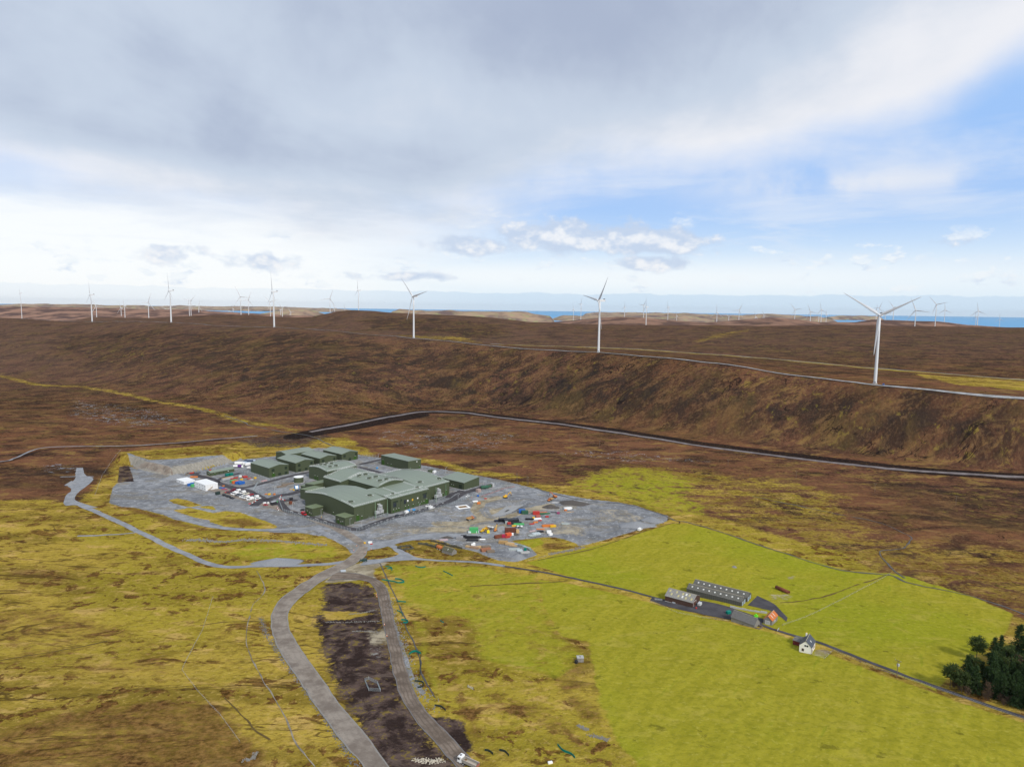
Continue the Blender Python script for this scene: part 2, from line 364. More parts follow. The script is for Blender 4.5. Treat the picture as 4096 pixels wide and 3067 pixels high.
# ---------------------------------------------------------------- the ground sheet
TC = np.concatenate([np.linspace(-1.15, -0.82, 60, endpoint=False), np.linspace(-0.82, 0.82, 1180), np.linspace(0.82, 1.15, 61)[1:]])
YR = np.geomspace(115, 8900, 930)
YY, TT = np.meshgrid(YR, TC, indexing='ij'); GX = (TT * YY).ravel(); GY = YY.ravel()
GZ = ground_h(GX, GY)
class Cover:
    def __init__(s): s.a = {}
    def layer(s, n): return s.a.setdefault(n, np.zeros(GX.shape))
    def poly(s, n, px, soft=4.0, v=1.0, sub=False):
        P = xy(px); pad = soft * 2 + 2
        sd = boxed(GX, GY, P, pad, poly_sd, np.full(GX.shape, -1e3)); k = sstep(sd, -soft, soft) * v
        L = s.layer(n); s.a[n] = L * (1 - k) if sub else np.maximum(L, k)
    def line(s, n, px, w, soft=3.0, v=1.0):
        P = xy(px); pad = w + soft + 2
        d = boxed(GX, GY, P, pad, line_d, np.full(GX.shape, 1e3)); k = sstep(-d, -(w + soft), -w) * v
        s.a[n] = np.maximum(s.layer(n), k)
C = Cover()
C.poly('grass', [(-900, 2080), (0, 2000), (200, 2000), (310, 2010), (430, 1900), (490, 1805), (700, 1793), (960, 1768), (1250, 1772), (1480, 1830), (1700, 1880), (1900, 1935), (2100, 1930), (2330, 1950),
                 (2900, 2080), (3350, 2200), (3600, 2330), (4200, 2500), (5200, 2700), (5600, 3600), (-2000, 3600)], 24)
C.poly('grass', [(1900, 1935), (2150, 1920), (2300, 1880), (2450, 1845), (2850, 1870), (3200, 1920), (3450, 1980), (3480, 2060), (3600, 2130), (3800, 2150), (4100, 2180), (5200, 2240), (5200, 2720), (4200, 2510),
                 (3600, 2340), (2900, 2100)], 40, 0.49)
C.poly('grass', [(1200, 1755), (1400, 1745), (1480, 1790), (1540, 1845), (1440, 1825), (1240, 1790)], 14, 0.6)
C.line('grass', [(0, 1500), (150, 1540), (330, 1548), (480, 1570), (600, 1600), (800, 1632), (900, 1662), (980, 1690), (1100, 1702), (1240, 1742), (1380, 1790)], 2, 24, 0.50)
C.line('grass', [(1620, 1830), (1750, 1850), (1900, 1890), (2050, 1905)], 2, 26, 0.58)
C.line('grass', [(1950, 1376), (2400, 1391), (2900, 1420), (3300, 1455), (3700, 1490), (4096, 1520), (4700, 1570)], 8, 18, 0.8)
C.poly('grass', [(3650, 1495), (4096, 1525), (4700, 1570), (4700, 1610), (4096, 1565), (3800, 1535)], 20, 0.85)
for q in ([(1560, 1335), (1700, 1340), (1880, 1345), (1950, 1372), (1720, 1358)], [(2740, 1370), (2850, 1335), (3000, 1310), (3020, 1320), (2900, 1350), (2800, 1375)],
          [(3280, 1440), (3330, 1400), (3400, 1395), (3350, 1440)], [(3400, 1440), (3450, 1400), (3480, 1410), (3440, 1445)]):
    C.poly('grass', q, 35, 0.48)
C.poly('pasture', [(2230, 1935), (2350, 1882), (2480, 1855), (2650, 1868), (2840, 1925), (2770, 1985), (2880, 2020), (2860, 2070), (2790, 2086), (2600, 2050), (2400, 1995)], 30, 0.56)
C.poly('pasture', [(2100, 2250), (2450, 2165), (2690, 2092), (2760, 2096), (2900, 2136), (3150, 2216), (3400, 2281), (3560, 2286), (3650, 2306), (3900, 2386), (4050, 2452), (4030, 2520), (3800, 2700),
                   (3740, 2760), (3500, 2660), (3150, 2530), (2900, 2440), (2600, 2385), (2300, 2310)], 4)
C.poly('pasture', [(2150, 2318), (2300, 2335), (2600, 2405), (3130, 2545), (3500, 2690), (4096, 2890), (4700, 3100), (4900, 3600), (2950, 3600), (2480, 2980), (2400, 2800), (2370, 2650), (2350, 2560), (2240, 2540), (2170, 2420)], 6)
C.poly('pasture', [(1530, 2250), (1900, 2255), (2160, 2295), (2180, 2340), (2000, 2400), (1700, 2470), (1600, 2420)], 12, 0.62)
C.poly('pasture', [(1640, 2380), (1900, 2310), (2180, 2330), (2260, 2540), (2370, 2620), (2260, 2720), (2020, 2680), (1880, 2620), (1840, 2480), (1720, 2480)], 12, 0.62)
C.poly('pasture', [(1640, 2480), (1720, 2480), (1740, 2660), (1800, 2800), (1720, 2760), (1660, 2600)], 5, 0.5)
C.poly('pasture', [(1000, 2170), (1300, 2170), (1390, 2200), (1340, 2235), (1000, 2245), (900, 2215)], 6, 0.55)
C.poly('pasture', [(2040, 2166), (2159, 2150), (2190, 2170), (2130, 2195)], 3, 0.6)
for q, v in (([(-200, 2470), (300, 2470), (620, 2560), (780, 2690), (600, 2740), (200, 2690), (-200, 2640)], 0.52), ([(1860, 2740), (2000, 2740), (2200, 2800), (2420, 2960), (2500, 3100), (2300, 3040), (2100, 2900), (1950, 2860)], 0.55), ([(-100, 2250), (500, 2280), (700, 2400), (300, 2440), (-100, 2380)], 0.42), ([(2900, 2080), (3400, 2020), (4096, 2220), (4400, 2350), (4200, 2480), (3700, 2320), (3300, 2190)], 0.5), ([(-400, 3000), (300, 2830), (700, 2790), (900, 2800), (1080, 2960), (1150, 3120), (-400, 3400)], 0.75), ([(400, 2010), (560, 2030), (700, 2068), (860, 2122), (700, 2112), (560, 2066)], 0.8),
             ([(850, 2068), (1010, 2068), (1090, 2100), (1000, 2112), (880, 2100)], 0.7), ([(1740, 2520), (1800, 2530), (1860, 2750), (1960, 2900), (1990, 3000), (1850, 2950), (1780, 2700)], 0.7),
             ([(-100, 2440), (300, 2430), (420, 2480), (560, 2520), (500, 2560), (100, 2520), (-100, 2500)], 0.6), ([(0, 2250), (340, 2290), (740, 2265), (900, 2290), (600, 2310), (200, 2320), (0, 2310)], 0.6),
             ([(2150, 2700), (2330, 2600), (2400, 2680), (2330, 2760), (2480, 2900), (2550, 3000), (2300, 2880)], 0.65), ([(1600, 2440), (1700, 2440), (1900, 2480), (1800, 2520), (1650, 2490)], 0.5),
             ([(1560, 2280), (1760, 2330), (1700, 2380), (1560, 2350)], 0.6), ([(2120, 2400), (2210, 2330), (2290, 2480), (2240, 2540), (2180, 2500)], 0.4),
             ([(560, 2420), (740, 2440), (900, 2500), (780, 2520), (600, 2480)], 0.45), ([(2155, 2165), (2265, 2162), (2290, 2173), (2247, 2188), (2170, 2205)], 0.8),
             ([(2850, 2080), (3200, 2080), (3500, 2200), (3300, 2200), (3000, 2150)], 0.5), ([(600, 2560), (680, 2600), (760, 2680), (700, 2680), (600, 2600)], 0.6)):
    C.poly('brown', q, 10, v)
C.poly('mud', [(1600, 2118), (1760, 2098), (1960, 2090), (2000, 2110), (1860, 2126), (1640, 2140)], 5, 0.55); C.poly('mud', [(2330, 2030), (2480, 2030), (2600, 2070), (2560, 2100), (2400, 2090)], 8, 0.5)
C.poly('mud', [(2050, 2030), (2220, 2012), (2300, 2030), (2180, 2050), (2060, 2060)], 6, 0.5); C.line('peat', [(1560, 2140), (1610, 2122), (1700, 2112), (1760, 2116)], 1.6, 2, 0.55); C.line('peat', [(2210, 2134), (2290, 2142), (2350, 2152)], 1.6, 2, 0.6); C.poly('peat', [(1860, 2010), (1900, 1990), (1930, 1996), (1900, 2030)], 4, 0.4)
C.line('peat', [(2440, 2016), (2540, 2036), (2640, 2064), (2664, 2076)], 2.5, 2, 0.9)
C.poly('mud', [(3060, 2372), (3180, 2372), (3170, 2402), (3080, 2404)], 4, 0.5); C.poly('mud', [(3246, 2600), (3300, 2590), (3334, 2610), (3300, 2632), (3250, 2618)], 2, 0.6); C.poly('mud', [(3140, 2302), (3185, 2300), (3180, 2318), (3145, 2318)], 3, 0.55)
C.poly('brown', [(2960, 2440), (3120, 2470), (3200, 2510), (3160, 2520), (3060, 2490)], 5, 0.6); C.poly('brown', [(3180, 2500), (3280, 2480), (3330, 2520), (3260, 2530)], 6, 0.45)
C.poly('mud', [(1450, 2520), (1560, 2510), (1590, 2580), (1480, 2600)], 5, 0.62)
C.poly('gravel', [(1440, 2560), (1540, 2560), (1560, 2640), (1460, 2650)], 6, 0.42)
C.poly('peat', [(1290, 2332), (1400, 2325), (1500, 2345), (1530, 2420), (1560, 2600), (1640, 2820), (1750, 2970), (1830, 3045), (1840, 3200), (1600, 3200), (1500, 3060), (1420, 2900), (1310, 2680), (1250, 2480), (1290, 2420)], 9, 0.85)
C.poly('grass', [(1290, 2440), (1400, 2440), (1480, 2455), (1400, 2475), (1300, 2480)], 3, 1.0)
C.poly('peat', [(1290, 2440), (1400, 2440), (1490, 2455), (1400, 2475), (1300, 2480)], 3, 0.8, sub=True)
C.poly('peat', [(1372, 2283), (1440, 2258), (1488, 2266), (1490, 2300), (1440, 2303)], 2.5)
C.poly('peat', [(1690, 2850), (1850, 2880), (1900, 2990), (1860, 3010), (1760, 2940)], 4, 0.9)
C.poly('peat', [(930, 1757), (1130, 1735), (1300, 1722), (1330, 1745), (1200, 1790), (1000, 1792)], 16, 0.55)
C.poly('peat', [(478, 1868), (512, 1862), (560, 1890), (640, 1920), (628, 1928), (540, 1926), (470, 1930)], 2)
C.poly('peat', [(500, 1932), (560, 1926), (600, 1960), (500, 1970)], 2, 0.8)
C.line('black', [(1180, 1742), (1400, 1700), (1560, 1668), (1700, 1648), (1850, 1650), (2010, 1668), (2400, 1715), (2800, 1775), (3100, 1815), (3400, 1850), (3700, 1882), (4096, 1910), (4700, 1950)], 11, 9, 0.95)
C.line('black', [(1180, 1748), (1400, 1712), (1560, 1682), (1680, 1660)], 12, 12, 0.8)
_cw = np.stack([CREST[0] * CREST[1], CREST[1] - 9], 1)
C.layer('black'); C.a['black'] = np.maximum(C.a['black'], 0.5 * sstep(-line_d(GX, GY, _cw), -12, -5))
C.poly('black', [(1020, 1752), (1130, 1738), (1290, 1726), (1240, 1768), (1120, 1790), (1010, 1785)], 12, 0.45)
C.poly('black', [(2900, 1760), (3400, 1790), (4096, 1850), (4600, 1900), (4600, 1960), (3700, 1880), (3100, 1812)], 30, 0.42)
C.poly('fleck', [(2800, 1560), (3300, 1590), (4096, 1650), (4500, 1700), (4500, 1850), (3600, 1780), (3000, 1690)], 60, 1.0)
C.poly('fleck', [(1640, 1280), (1900, 1290), (2100, 1340), (2000, 1370), (1750, 1355)], 50, 0.9)
C.poly('fleck', [(2700, 1310), (3100, 1310), (3600, 1420), (3500, 1470), (2900, 1400)], 80, 0.8)
C.poly('fleck', [(2050, 1850), (3000, 1800), (4096, 1960), (4500, 2200), (3500, 2100), (2800, 1960)], 40, 0.8)
C.poly('fleck', [(0, 1360), (500, 1350), (700, 1420), (300, 1440), (0, 1420)], 60, 0.7)
C.poly('bog', [(1500, 1720), (1900, 1715), (2060, 1740), (1950, 1800), (1700, 1800), (1520, 1760)], 25)
C.poly('bog', [(300, 1600), (620, 1640), (760, 1690), (500, 1710), (280, 1660)], 20, 0.8)
C.poly('bog', [(180, 1850), (300, 1860), (320, 1900), (180, 1890)], 8)
C.poly('bog', [(2050, 1800), (2500, 1800), (2900, 1850), (2500, 1850)], 20, 0.6)
C.poly('dark', [(2500, 1590), (3200, 1650), (4200, 1740), (4600, 1790), (4600, 1880), (3600, 1800), (2800, 1720)], 40, 0.4)
C.poly('dark', [(1440, 1285), (1560, 1268), (1760, 1275), (1990, 1300), (2040, 1330), (1900, 1352), (1700, 1335), (1500, 1310)], 40, 0.9)
C.poly('dark', [(250, 1320), (600, 1330), (700, 1400), (450, 1420), (250, 1380)], 60, 0.6)
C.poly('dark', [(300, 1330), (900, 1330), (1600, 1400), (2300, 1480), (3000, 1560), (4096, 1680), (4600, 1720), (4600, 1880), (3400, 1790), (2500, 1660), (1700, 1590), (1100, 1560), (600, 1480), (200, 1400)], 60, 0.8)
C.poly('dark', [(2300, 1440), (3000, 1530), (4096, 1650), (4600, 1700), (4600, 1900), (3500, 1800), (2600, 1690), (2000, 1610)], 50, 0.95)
C.line('black', [(-300, 1872), (0, 1850), (60, 1838), (160, 1800), (330, 1792), (490, 1789), (700, 1777), (880, 1760)], 3, 6, 0.6)
C.poly('dark', [(2050, 1300), (4096, 1320), (4600, 1330), (4600, 1480), (3300, 1440), (2300, 1370)], 120, 0.3)
C.poly('dark', [(1100, 1540), (1700, 1450), (2400, 1560), (2300, 1640), (1700, 1600)], 40, 0.45)
C.poly('dark', [(3450, 1930), (4096, 1940), (4600, 1960), (4600, 2120), (4096, 2110), (3700, 2070)], 30, 0.75)
C.poly('dark', [(0, 1880), (420, 1850), (470, 1840), (420, 1900), (250, 1930), (0, 1950)], 14, 0.7)
C.poly('gravel', SITE, 2.2)
for q in ISLES: C.poly('gravel', q, 2.0, 1.0, sub=True)
C.poly('gravel', [(500, 1832), (520, 1858), (560, 1882), (676, 1906), (750, 1893), (912, 1852), (990, 1834), (930, 1846), (830, 1852), (700, 1866), (600, 1868), (540, 1850)], 2.0, 0.8)
C.poly('gravel', [(470, 1930), (440, 2010), (480, 2022), (620, 2010), (560, 1970)], 3, 0.9)
C.line('gravel', [(1540, 2360), (1570, 2480), (1610, 2600), (1650, 2720), (1690, 2770)], 1.0, 1.6, 0.55)
C.line('mud', [(1750, 2092), (1850, 2094), (1940, 2076), (1905, 2040), (1920, 2010), (1990, 1990)], 4.5, 3, 0.9)
C.line('mud', [(1940, 2076), (2010, 2070), (2100, 2045), (2200, 2020)], 4, 4, 0.8)
C.poly('mud', [(1700, 2110), (1800, 2105), (1900, 2122), (1850, 2130), (1720, 2125)], 3, 0.8)
C.poly('mud', [(2110, 2130), (2250, 2080), (2360, 2110), (2350, 2150), (2200, 2140)], 8, 0.55)
C.poly('mud', [(1955, 2035), (1985, 2020), (2030, 2012), (2005, 2045), (1970, 2052)], 3, 0.9)
C.poly('mud', [(1960, 2100), (2030, 2090), (2040, 2120), (1980, 2130)], 4, 0.7)
C.poly('mud', [(1380, 2262), (1500, 2240), (1560, 2250), (1500, 2275), (1500, 2310), (1400, 2325), (1330, 2330), (1290, 2330), (1330, 2290)], 4, 0.9)

GM = bpy.data.materials.new("moor_ground"); GM.use_nodes = True
def build_ground():
    T = NT(GM.node_tree); b = GM.node_tree.nodes['Principled BSDF']
    P = T.n('ShaderNodeNewGeometry').outputs['Position']
    P2 = T.v('MULTIPLY', P, (1, 1, 0))
    A = lambda k: T.n('ShaderNodeAttribute', attribute_name='cover_' + k).outputs['Fac']
    sx = T.v('MULTIPLY', P2, (0.55, 1.0, 0))                      # drawn out along the contour
    n0 = T.noise(P2, 0.006, 4, 0.55); n1 = T.noise(sx, 0.022, 5, 0.6, 0.4); n2 = T.noise(sx, 0.075, 5, 0.62, 0.5)
    n3 = T.noise(P2, 0.30, 4, 0.65); n4 = T.noise(P2, 1.1, 3, 0.6)
    nb = T.noise(T.v('ADD', P2, (91, 17, 0)), 0.09, 6, 0.68, 0.3)
    ne = T.noise(P2, 0.35, 6, 0.7)                                # ragged edges
    dg = T.v('MULTIPLY', T.cxyz(T.v('DOT_PRODUCT', P2, (0.80, 0.60, 0)), T.v('DOT_PRODUCT', P2, (0.60, -0.80, 0)), 0), (0.55, 1.0, 0))  # drainage runs down the slopes
    nd = T.noise(dg, 0.035, 6, 0.66, 0.5); nd2 = T.noise(T.v('ADD', dg, (40, 9, 0)), 0.011, 4, 0.55, 0.4)
    nc = T.noise(T.v('ADD', sx, (5, 33, 0)), 0.05, 6, 0.72, 0.6)   # ragged edges of ground cover
    def cover(k, amp=0.9, lo=0.4, hi=0.6):
        w = T.m('ADD', T.m('MULTIPLY', nc, 0.5), T.m('ADD', T.m('MULTIPLY', nb, 0.3), T.m('MULTIPLY', ne, 0.2)))
        return T.ss(T.m('ADD', A(k), T.m('MULTIPLY', T.m('SUBTRACT', w, 0.5), amp * 2.0)), lo, hi)
    def tight(k, amp=0.9, lo=0.4, hi=0.6):
        return T.ss(T.m('ADD', A(k), T.m('MULTIPLY', T.m('SUBTRACT', T.m('ADD', T.m('MULTIPLY', nb, 0.4), T.m('MULTIPLY', ne, 0.6)), 0.5), amp)), lo, hi)
    # heather moor
    n5 = T.noise(T.v('ADD', P2, (7, 77, 0)), 0.16, 5, 0.7, 0.3)
    moor = T.mix(T.ss(n1, 0.38, 0.62), (0.058, 0.029, 0.017), (0.146, 0.065, 0.031))
    moor = T.mix(T.m('MULTIPLY', T.ss(n0, 0.42, 0.60), 0.6), moor, (0.138, 0.060, 0.041))
    moor = T.mix(T.m('MULTIPLY', T.ss(nd, 0.52, 0.36), 0.8), moor, (0.030, 0.019, 0.013))
    moor = T.mix(T.m('MULTIPLY', T.ss(nc, 0.52, 0.62), 0.7), moor, (0.217, 0.116, 0.053))
    moor = T.mix(T.m('MULTIPLY', T.ss(nc, 0.48, 0.38), 0.85), moor, (0.022, 0.013, 0.012))
    moor = T.mix(T.m('MULTIPLY', T.ss(n2, 0.55, 0.66), 0.5), moor, (0.216, 0.140, 0.037))
    moor = T.mix(T.m('MULTIPLY', T.ss(n5, 0.52, 0.64), 0.42), moor, (0.210, 0.123, 0.060))
    moor = T.mix(T.m('MULTIPLY', T.ss(n5, 0.48, 0.37), 0.6), moor, (0.018, 0.012, 0.011))
    moor = T.mix(T.m('MULTIPLY', T.ss(ne, 0.53, 0.62), 0.5), moor, (0.226, 0.148, 0.072))
    moor = T.mix(T.m('MULTIPLY', T.ss(ne, 0.47, 0.38), 0.65), moor, (0.018, 0.012, 0.011))
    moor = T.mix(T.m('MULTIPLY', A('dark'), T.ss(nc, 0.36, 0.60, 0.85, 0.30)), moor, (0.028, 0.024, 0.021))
    fn = T.noise(T.v('ADD', T.v('MULTIPLY', dg, (1.9, 1.0, 1.0)), (400, 90, 0)), 0.085, 6, 0.68, 0.6)
    fl = T.m('MULTIPLY', T.ss(T.m('ADD', fn, T.m('ADD', T.m('MULTIPLY', A('fleck'), 0.055), T.m('MULTIPLY', T.m('SUBTRACT', nd2, 0.5), 0.35))), 0.60, 0.67), T.ss(n5, 0.40, 0.54, 0.0, 1.0))
    moor = T.mix(T.m('MULTIPLY', fl, 0.62), moor, T.mix(nb, (0.125, 0.108, 0.022), (0.324, 0.246, 0.043)))
    py_ = T.xyz(P)[1]
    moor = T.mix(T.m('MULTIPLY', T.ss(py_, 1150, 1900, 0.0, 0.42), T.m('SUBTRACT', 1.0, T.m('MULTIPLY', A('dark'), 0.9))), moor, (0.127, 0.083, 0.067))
    moor = T.mix(T.m('MULTIPLY', T.m('MULTIPLY', T.ss(py_, 1250, 950), T.m('SUBTRACT', 1.0, A('dark'))), T.ss(n1, 0.35, 0.6, 0.1, 0.5)), moor, (0.221, 0.099, 0.052))
    och = T.m('MULTIPLY', T.m('MULTIPLY', T.ss(nc, 0.53, 0.62), T.ss(py_, 1250, 900)), T.ss(n0, 0.44, 0.56, 0.25, 0.75))
    moor = T.mix(T.m('MULTIPLY', och, T.m('SUBTRACT', 1.0, A('dark'), clamp=True)), moor, (0.281, 0.185, 0.052))
    moor = T.mix(T.m('MULTIPLY', T.ss(n1, 0.46, 0.36), 0.45), moor, (0.039, 0.025, 0.019))
    moor = T.mix(T.m('MULTIPLY', T.ss(T.noise(T.v('ADD', P2, (310, 45, 0)), 0.012, 6, 0.66, 0.5), 0.50, 0.64), 0.32), moor, T.mix(n5, (0.066, 0.042, 0.016), (0.205, 0.140, 0.046)))
    hag = T.noise(T.v('MULTIPLY', P2, (0.35, 1.0, 0)), 0.030, 5, 0.62, 1.2)
    hagm = T.m('MULTIPLY', T.ss(T.m('ABSOLUTE', T.m('SUBTRACT', hag, 0.5)), 0.012, 0.004), T.ss(nd2, 0.44, 0.54))
    moor = T.mix(T.m('MULTIPLY', hagm, 0.85), moor, (0.012, 0.009, 0.009))
    bogn = T.noise(T.v('MULTIPLY', P2, (0.6, 1.0, 0)), 0.055, 6, 0.62, 1.6)
    pool = T.m('MULTIPLY', T.ss(T.m('ABSOLUTE', T.m('SUBTRACT', bogn, 0.5)), 0.016, 0.008), T.m('MULTIPLY', T.ss(nb, 0.50, 0.58), T.ss(A('bog'), 0.2, 0.7)))
    # far hills: pinker heather, with bright sunlit patches painted into the colour
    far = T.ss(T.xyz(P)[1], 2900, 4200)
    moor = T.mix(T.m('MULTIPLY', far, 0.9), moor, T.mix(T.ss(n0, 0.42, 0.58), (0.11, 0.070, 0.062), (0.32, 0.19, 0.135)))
    # rough grass
    gn = T.noise(T.v('MULTIPLY', P2, (0.35, 1.0, 0)), 0.016, 5, 0.6, 0.8)
    grass = T.mix(T.ss(gn, 0.38, 0.58), (0.215, 0.153, 0.026), (0.407, 0.289, 0.050))
    grass = T.mix(T.m('MULTIPLY', T.ss(n0, 0.46, 0.58), 0.6), grass, (0.320, 0.263, 0.026))
    grass = T.mix(T.m('MULTIPLY', T.ss(n2, 0.53, 0.66), 0.7), grass, (0.543, 0.350, 0.115))
    grass = T.mix(T.m('MULTIPLY', T.ss(n2, 0.46, 0.36), 0.6), grass, (0.179, 0.123, 0.018))
    grass = T.mix(T.m('MULTIPLY', T.ss(n3, 0.50, 0.38), 0.5), grass, (0.165, 0.109, 0.018))
    grass = T.mix(T.m('MULTIPLY', T.ss(ne, 0.54, 0.64), 0.5), grass, (0.543, 0.376, 0.115))
    rush = T.m('MAXIMUM', T.m('MULTIPLY', T.ss(nb, 0.545, 0.575), T.ss(gn, 0.58, 0.46)), T.m('MULTIPLY', T.ss(nc, 0.575, 0.615), 0.9))
    rushc = T.mix(T.ss(ne, 0.36, 0.62), (0.049, 0.022, 0.008), (0.179, 0.086, 0.028))
    grass = T.mix(T.m('MULTIPLY', rush, 0.9), grass, rushc)
    bank_ = T.m('MULTIPLY', T.ss(T.m('ABSOLUTE', T.m('SUBTRACT', T.noise(T.v('MULTIPLY', P2, (0.3, 1.0, 0)), 0.022, 4, 0.6, 1.0), 0.5)), 0.016, 0.004), T.ss(n0, 0.54, 0.46))
    grass = T.mix(T.m('MULTIPLY', bank_, 0.75), grass, (0.068, 0.039, 0.014))
    br = cover('brown', 1.0, 0.40, 0.80)
    grass = T.mix(T.m('MULTIPLY', br, 0.85), grass, T.mix(T.ss(ne, 0.38, 0.62), (0.068, 0.033, 0.012), (0.223, 0.118, 0.040)))
    # pasture: greener, grazed, drawn out along the mowing
    md = T.v('MULTIPLY', T.cxyz(T.v('DOT_PRODUCT', P2, (0.55, 0.83, 0)), T.v('DOT_PRODUCT', P2, (-0.83, 0.55, 0)), 0), (0.16, 1.0, 0))
    pn = T.noise(md, 0.20, 5, 0.6)
    past = T.mix(T.ss(pn, 0.30, 0.70), (0.267, 0.241, 0.021), (0.336, 0.295, 0.030))
    past = T.mix(T.m('MULTIPLY', T.ss(n0, 0.46, 0.60), 0.65), past, (0.242, 0.268, 0.016))
    past = T.mix(T.m('MULTIPLY', T.ss(pn, 0.60, 0.70), 0.5), past, (0.181, 0.219, 0.013))
    past = T.mix(T.m('MULTIPLY', T.ss(n2, 0.54, 0.68), 0.5), past, (0.395, 0.325, 0.060))
    past = T.mix(T.m('MULTIPLY', T.ss(n3, 0.54, 0.38), 0.45), past, (0.177, 0.173, 0.014))
    past = T.mix(T.m('MULTIPLY', T.ss(ne, 0.55, 0.65), 0.4), past, (0.444, 0.384, 0.080))
    past = T.mix(T.m('MULTIPLY', T.ss(nb, 0.61, 0.66), 0.6), past, (0.105, 0.095, 0.013))
    col = T.mix(cover('grass', 1.15, 0.36, 0.62), moor, grass)
    col = T.mix(T.ss(T.m('ADD', A('pasture'), T.m('MULTIPLY', T.m('SUBTRACT', nb, 0.5), 1.1)), 0.36, 0.66), col, past)
    pe = tight('peat', 2.2, 0.34, 0.62)
    col = T.mix(pe, col, T.mix(T.ss(nb, 0.42, 0.62), (0.036, 0.024, 0.021), (0.125, 0.086, 0.072)))
    col = T.mix(T.m('MULTIPLY', pe, T.ss(nc, 0.54, 0.64, 0.0, 0.6)), col, (0.17, 0.125, 0.10))
    col = T.mix(T.m('MULTIPLY', pe, T.ss(T.m('MULTIPLY', ne, nb), 0.29, 0.34, 0.0, 0.75)), col, (0.20, 0.145, 0.030))
    col = T.mix(T.m('MULTIPLY', tight('black', 1.2, 0.40, 0.66), T.ss(ne, 0.66, 0.5, 0.6, 0.95)), col, (0.016, 0.012, 0.012))
    g = tight('gravel', 1.5, 0.42, 0.60)
    gc = T.mix(T.ss(nb, 0.36, 0.64), (0.185, 0.190, 0.200), (0.315, 0.322, 0.335))
    gc = T.mix(T.m('MULTIPLY', T.ss(nc, 0.50, 0.60), 0.75), gc, (0.245, 0.215, 0.165))
    gc = T.mix(T.m('MULTIPLY', T.ss(n1, 0.56, 0.42), 0.35), gc, (0.115, 0.120, 0.130))
    gc = T.mix(T.m('MULTIPLY', T.ss(n3, 0.56, 0.68), 0.65), gc, (0.50, 0.50, 0.50))
    gc = T.mix(T.m('MULTIPLY', T.ss(n3, 0.44, 0.33), 0.5), gc, (0.095, 0.098, 0.105))
    mudc = T.mix(T.ss(nb, 0.4, 0.62), (0.24, 0.20, 0.135), (0.40, 0.345, 0.25))
    nz = T.xyz(T.n('ShaderNodeNewGeometry').outputs['Normal'])[2]
    rockc = T.mix(T.noise(T.v('MULTIPLY', P, (1, 1, 0.4)), 0.45, 6, 0.7), (0.11, 0.10, 0.085), (0.45, 0.42, 0.36))
    gc = T.mix(T.ss(nz, 0.93, 0.80), gc, rockc)
    mu = tight('mud', 1.6, 0.36, 0.70)
    col = T.mix(g, col, gc); col = T.mix(mu, col, mudc)
    wet = T.m('MULTIPLY', pool, T.m('SUBTRACT', 1.0, T.m('MAXIMUM', T.m('MAXIMUM', cover('grass', 0.8), pe), T.m('MAXIMUM', g, far))))
    col = T.mix(wet, col, (0.30, 0.34, 0.38))  # pool colour has a pale sky reflection painted in
    T.put(b.inputs['Base Color'], col)
    T.put(b.inputs['Roughness'], T.lin(wet, 0, 1, 0.95, 0.12)); T.put(b.inputs['Specular IOR Level'], T.lin(wet, 0, 1, 0.0, 0.6))
    bp = T.n('ShaderNodeBump'); bp.inputs['Distance'].default_value = 1.6
    T.put(bp.inputs['Strength'], T.m('MULTIPLY', T.m('SUBTRACT', 1.0, wet), T.m('SUBTRACT', 0.85, T.m('MULTIPLY', A('pasture'), 0.5))))
    T.put(bp.inputs['Height'], T.m('ADD', T.m('MULTIPLY', n3, 0.8), T.m('ADD', T.m('MULTIPLY', nb, 1.6), T.m('MULTIPLY', n4, 0.35))))
    T.put(b.inputs['Normal'], bp.outputs[0])
build_ground()
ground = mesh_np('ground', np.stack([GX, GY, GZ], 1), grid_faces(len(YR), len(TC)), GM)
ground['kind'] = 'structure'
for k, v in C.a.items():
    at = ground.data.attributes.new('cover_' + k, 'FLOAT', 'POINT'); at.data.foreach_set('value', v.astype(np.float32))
# ---------------------------------------------------------------- sea and far islands
def plainmat(name, fn):
    M = bpy.data.materials.new(name); M.use_nodes = True; fn(NT(M.node_tree), M.node_tree.nodes['Principled BSDF']); MATS[name] = M; return M
def _sea(T, b):
    P = T.n('ShaderNodeNewGeometry').outputs['Position']
    n = T.noise(T.v('MULTIPLY', P, (0.25, 1, 0)), 0.0006, 5, 0.6)
    T.put(b.inputs['Base Color'], T.mix(n, (0.07, 0.27, 0.50), (0.12, 0.36, 0.60)))
    b.inputs['Roughness'].default_value = 0.55; b.inputs['Specular IOR Level'].default_value = 0.25
SEA = plainmat('sea_water', _sea)
V = [(-60000, 4500, SEA_Z), (60000, 4500, SEA_Z), (60000, 60000, SEA_Z), (-60000, 60000, SEA_Z)]
sea = mesh_np('sea', V, [(0, 1, 2, 3)], SEA, False); sea['kind'] = 'structure'
def _land(T, b):
    P = T.n('ShaderNodeNewGeometry').outputs['Position']
    n = T.noise(P, 0.0022, 6, 0.65); n2 = T.noise(P, 0.008, 4, 0.6)
    c = T.mix(T.ss(n, 0.35, 0.62), (0.13, 0.085, 0.075), (0.36, 0.25, 0.16))
    c = T.mix(T.ss(n2, 0.52, 0.7), c, (0.30, 0.29, 0.13))
    T.put(b.inputs['Base Color'], c); b.inputs['Roughness'].default_value = 0.95; b.inputs['Specular IOR Level'].default_value = 0.1
LAND = plainmat('far_land', _land)
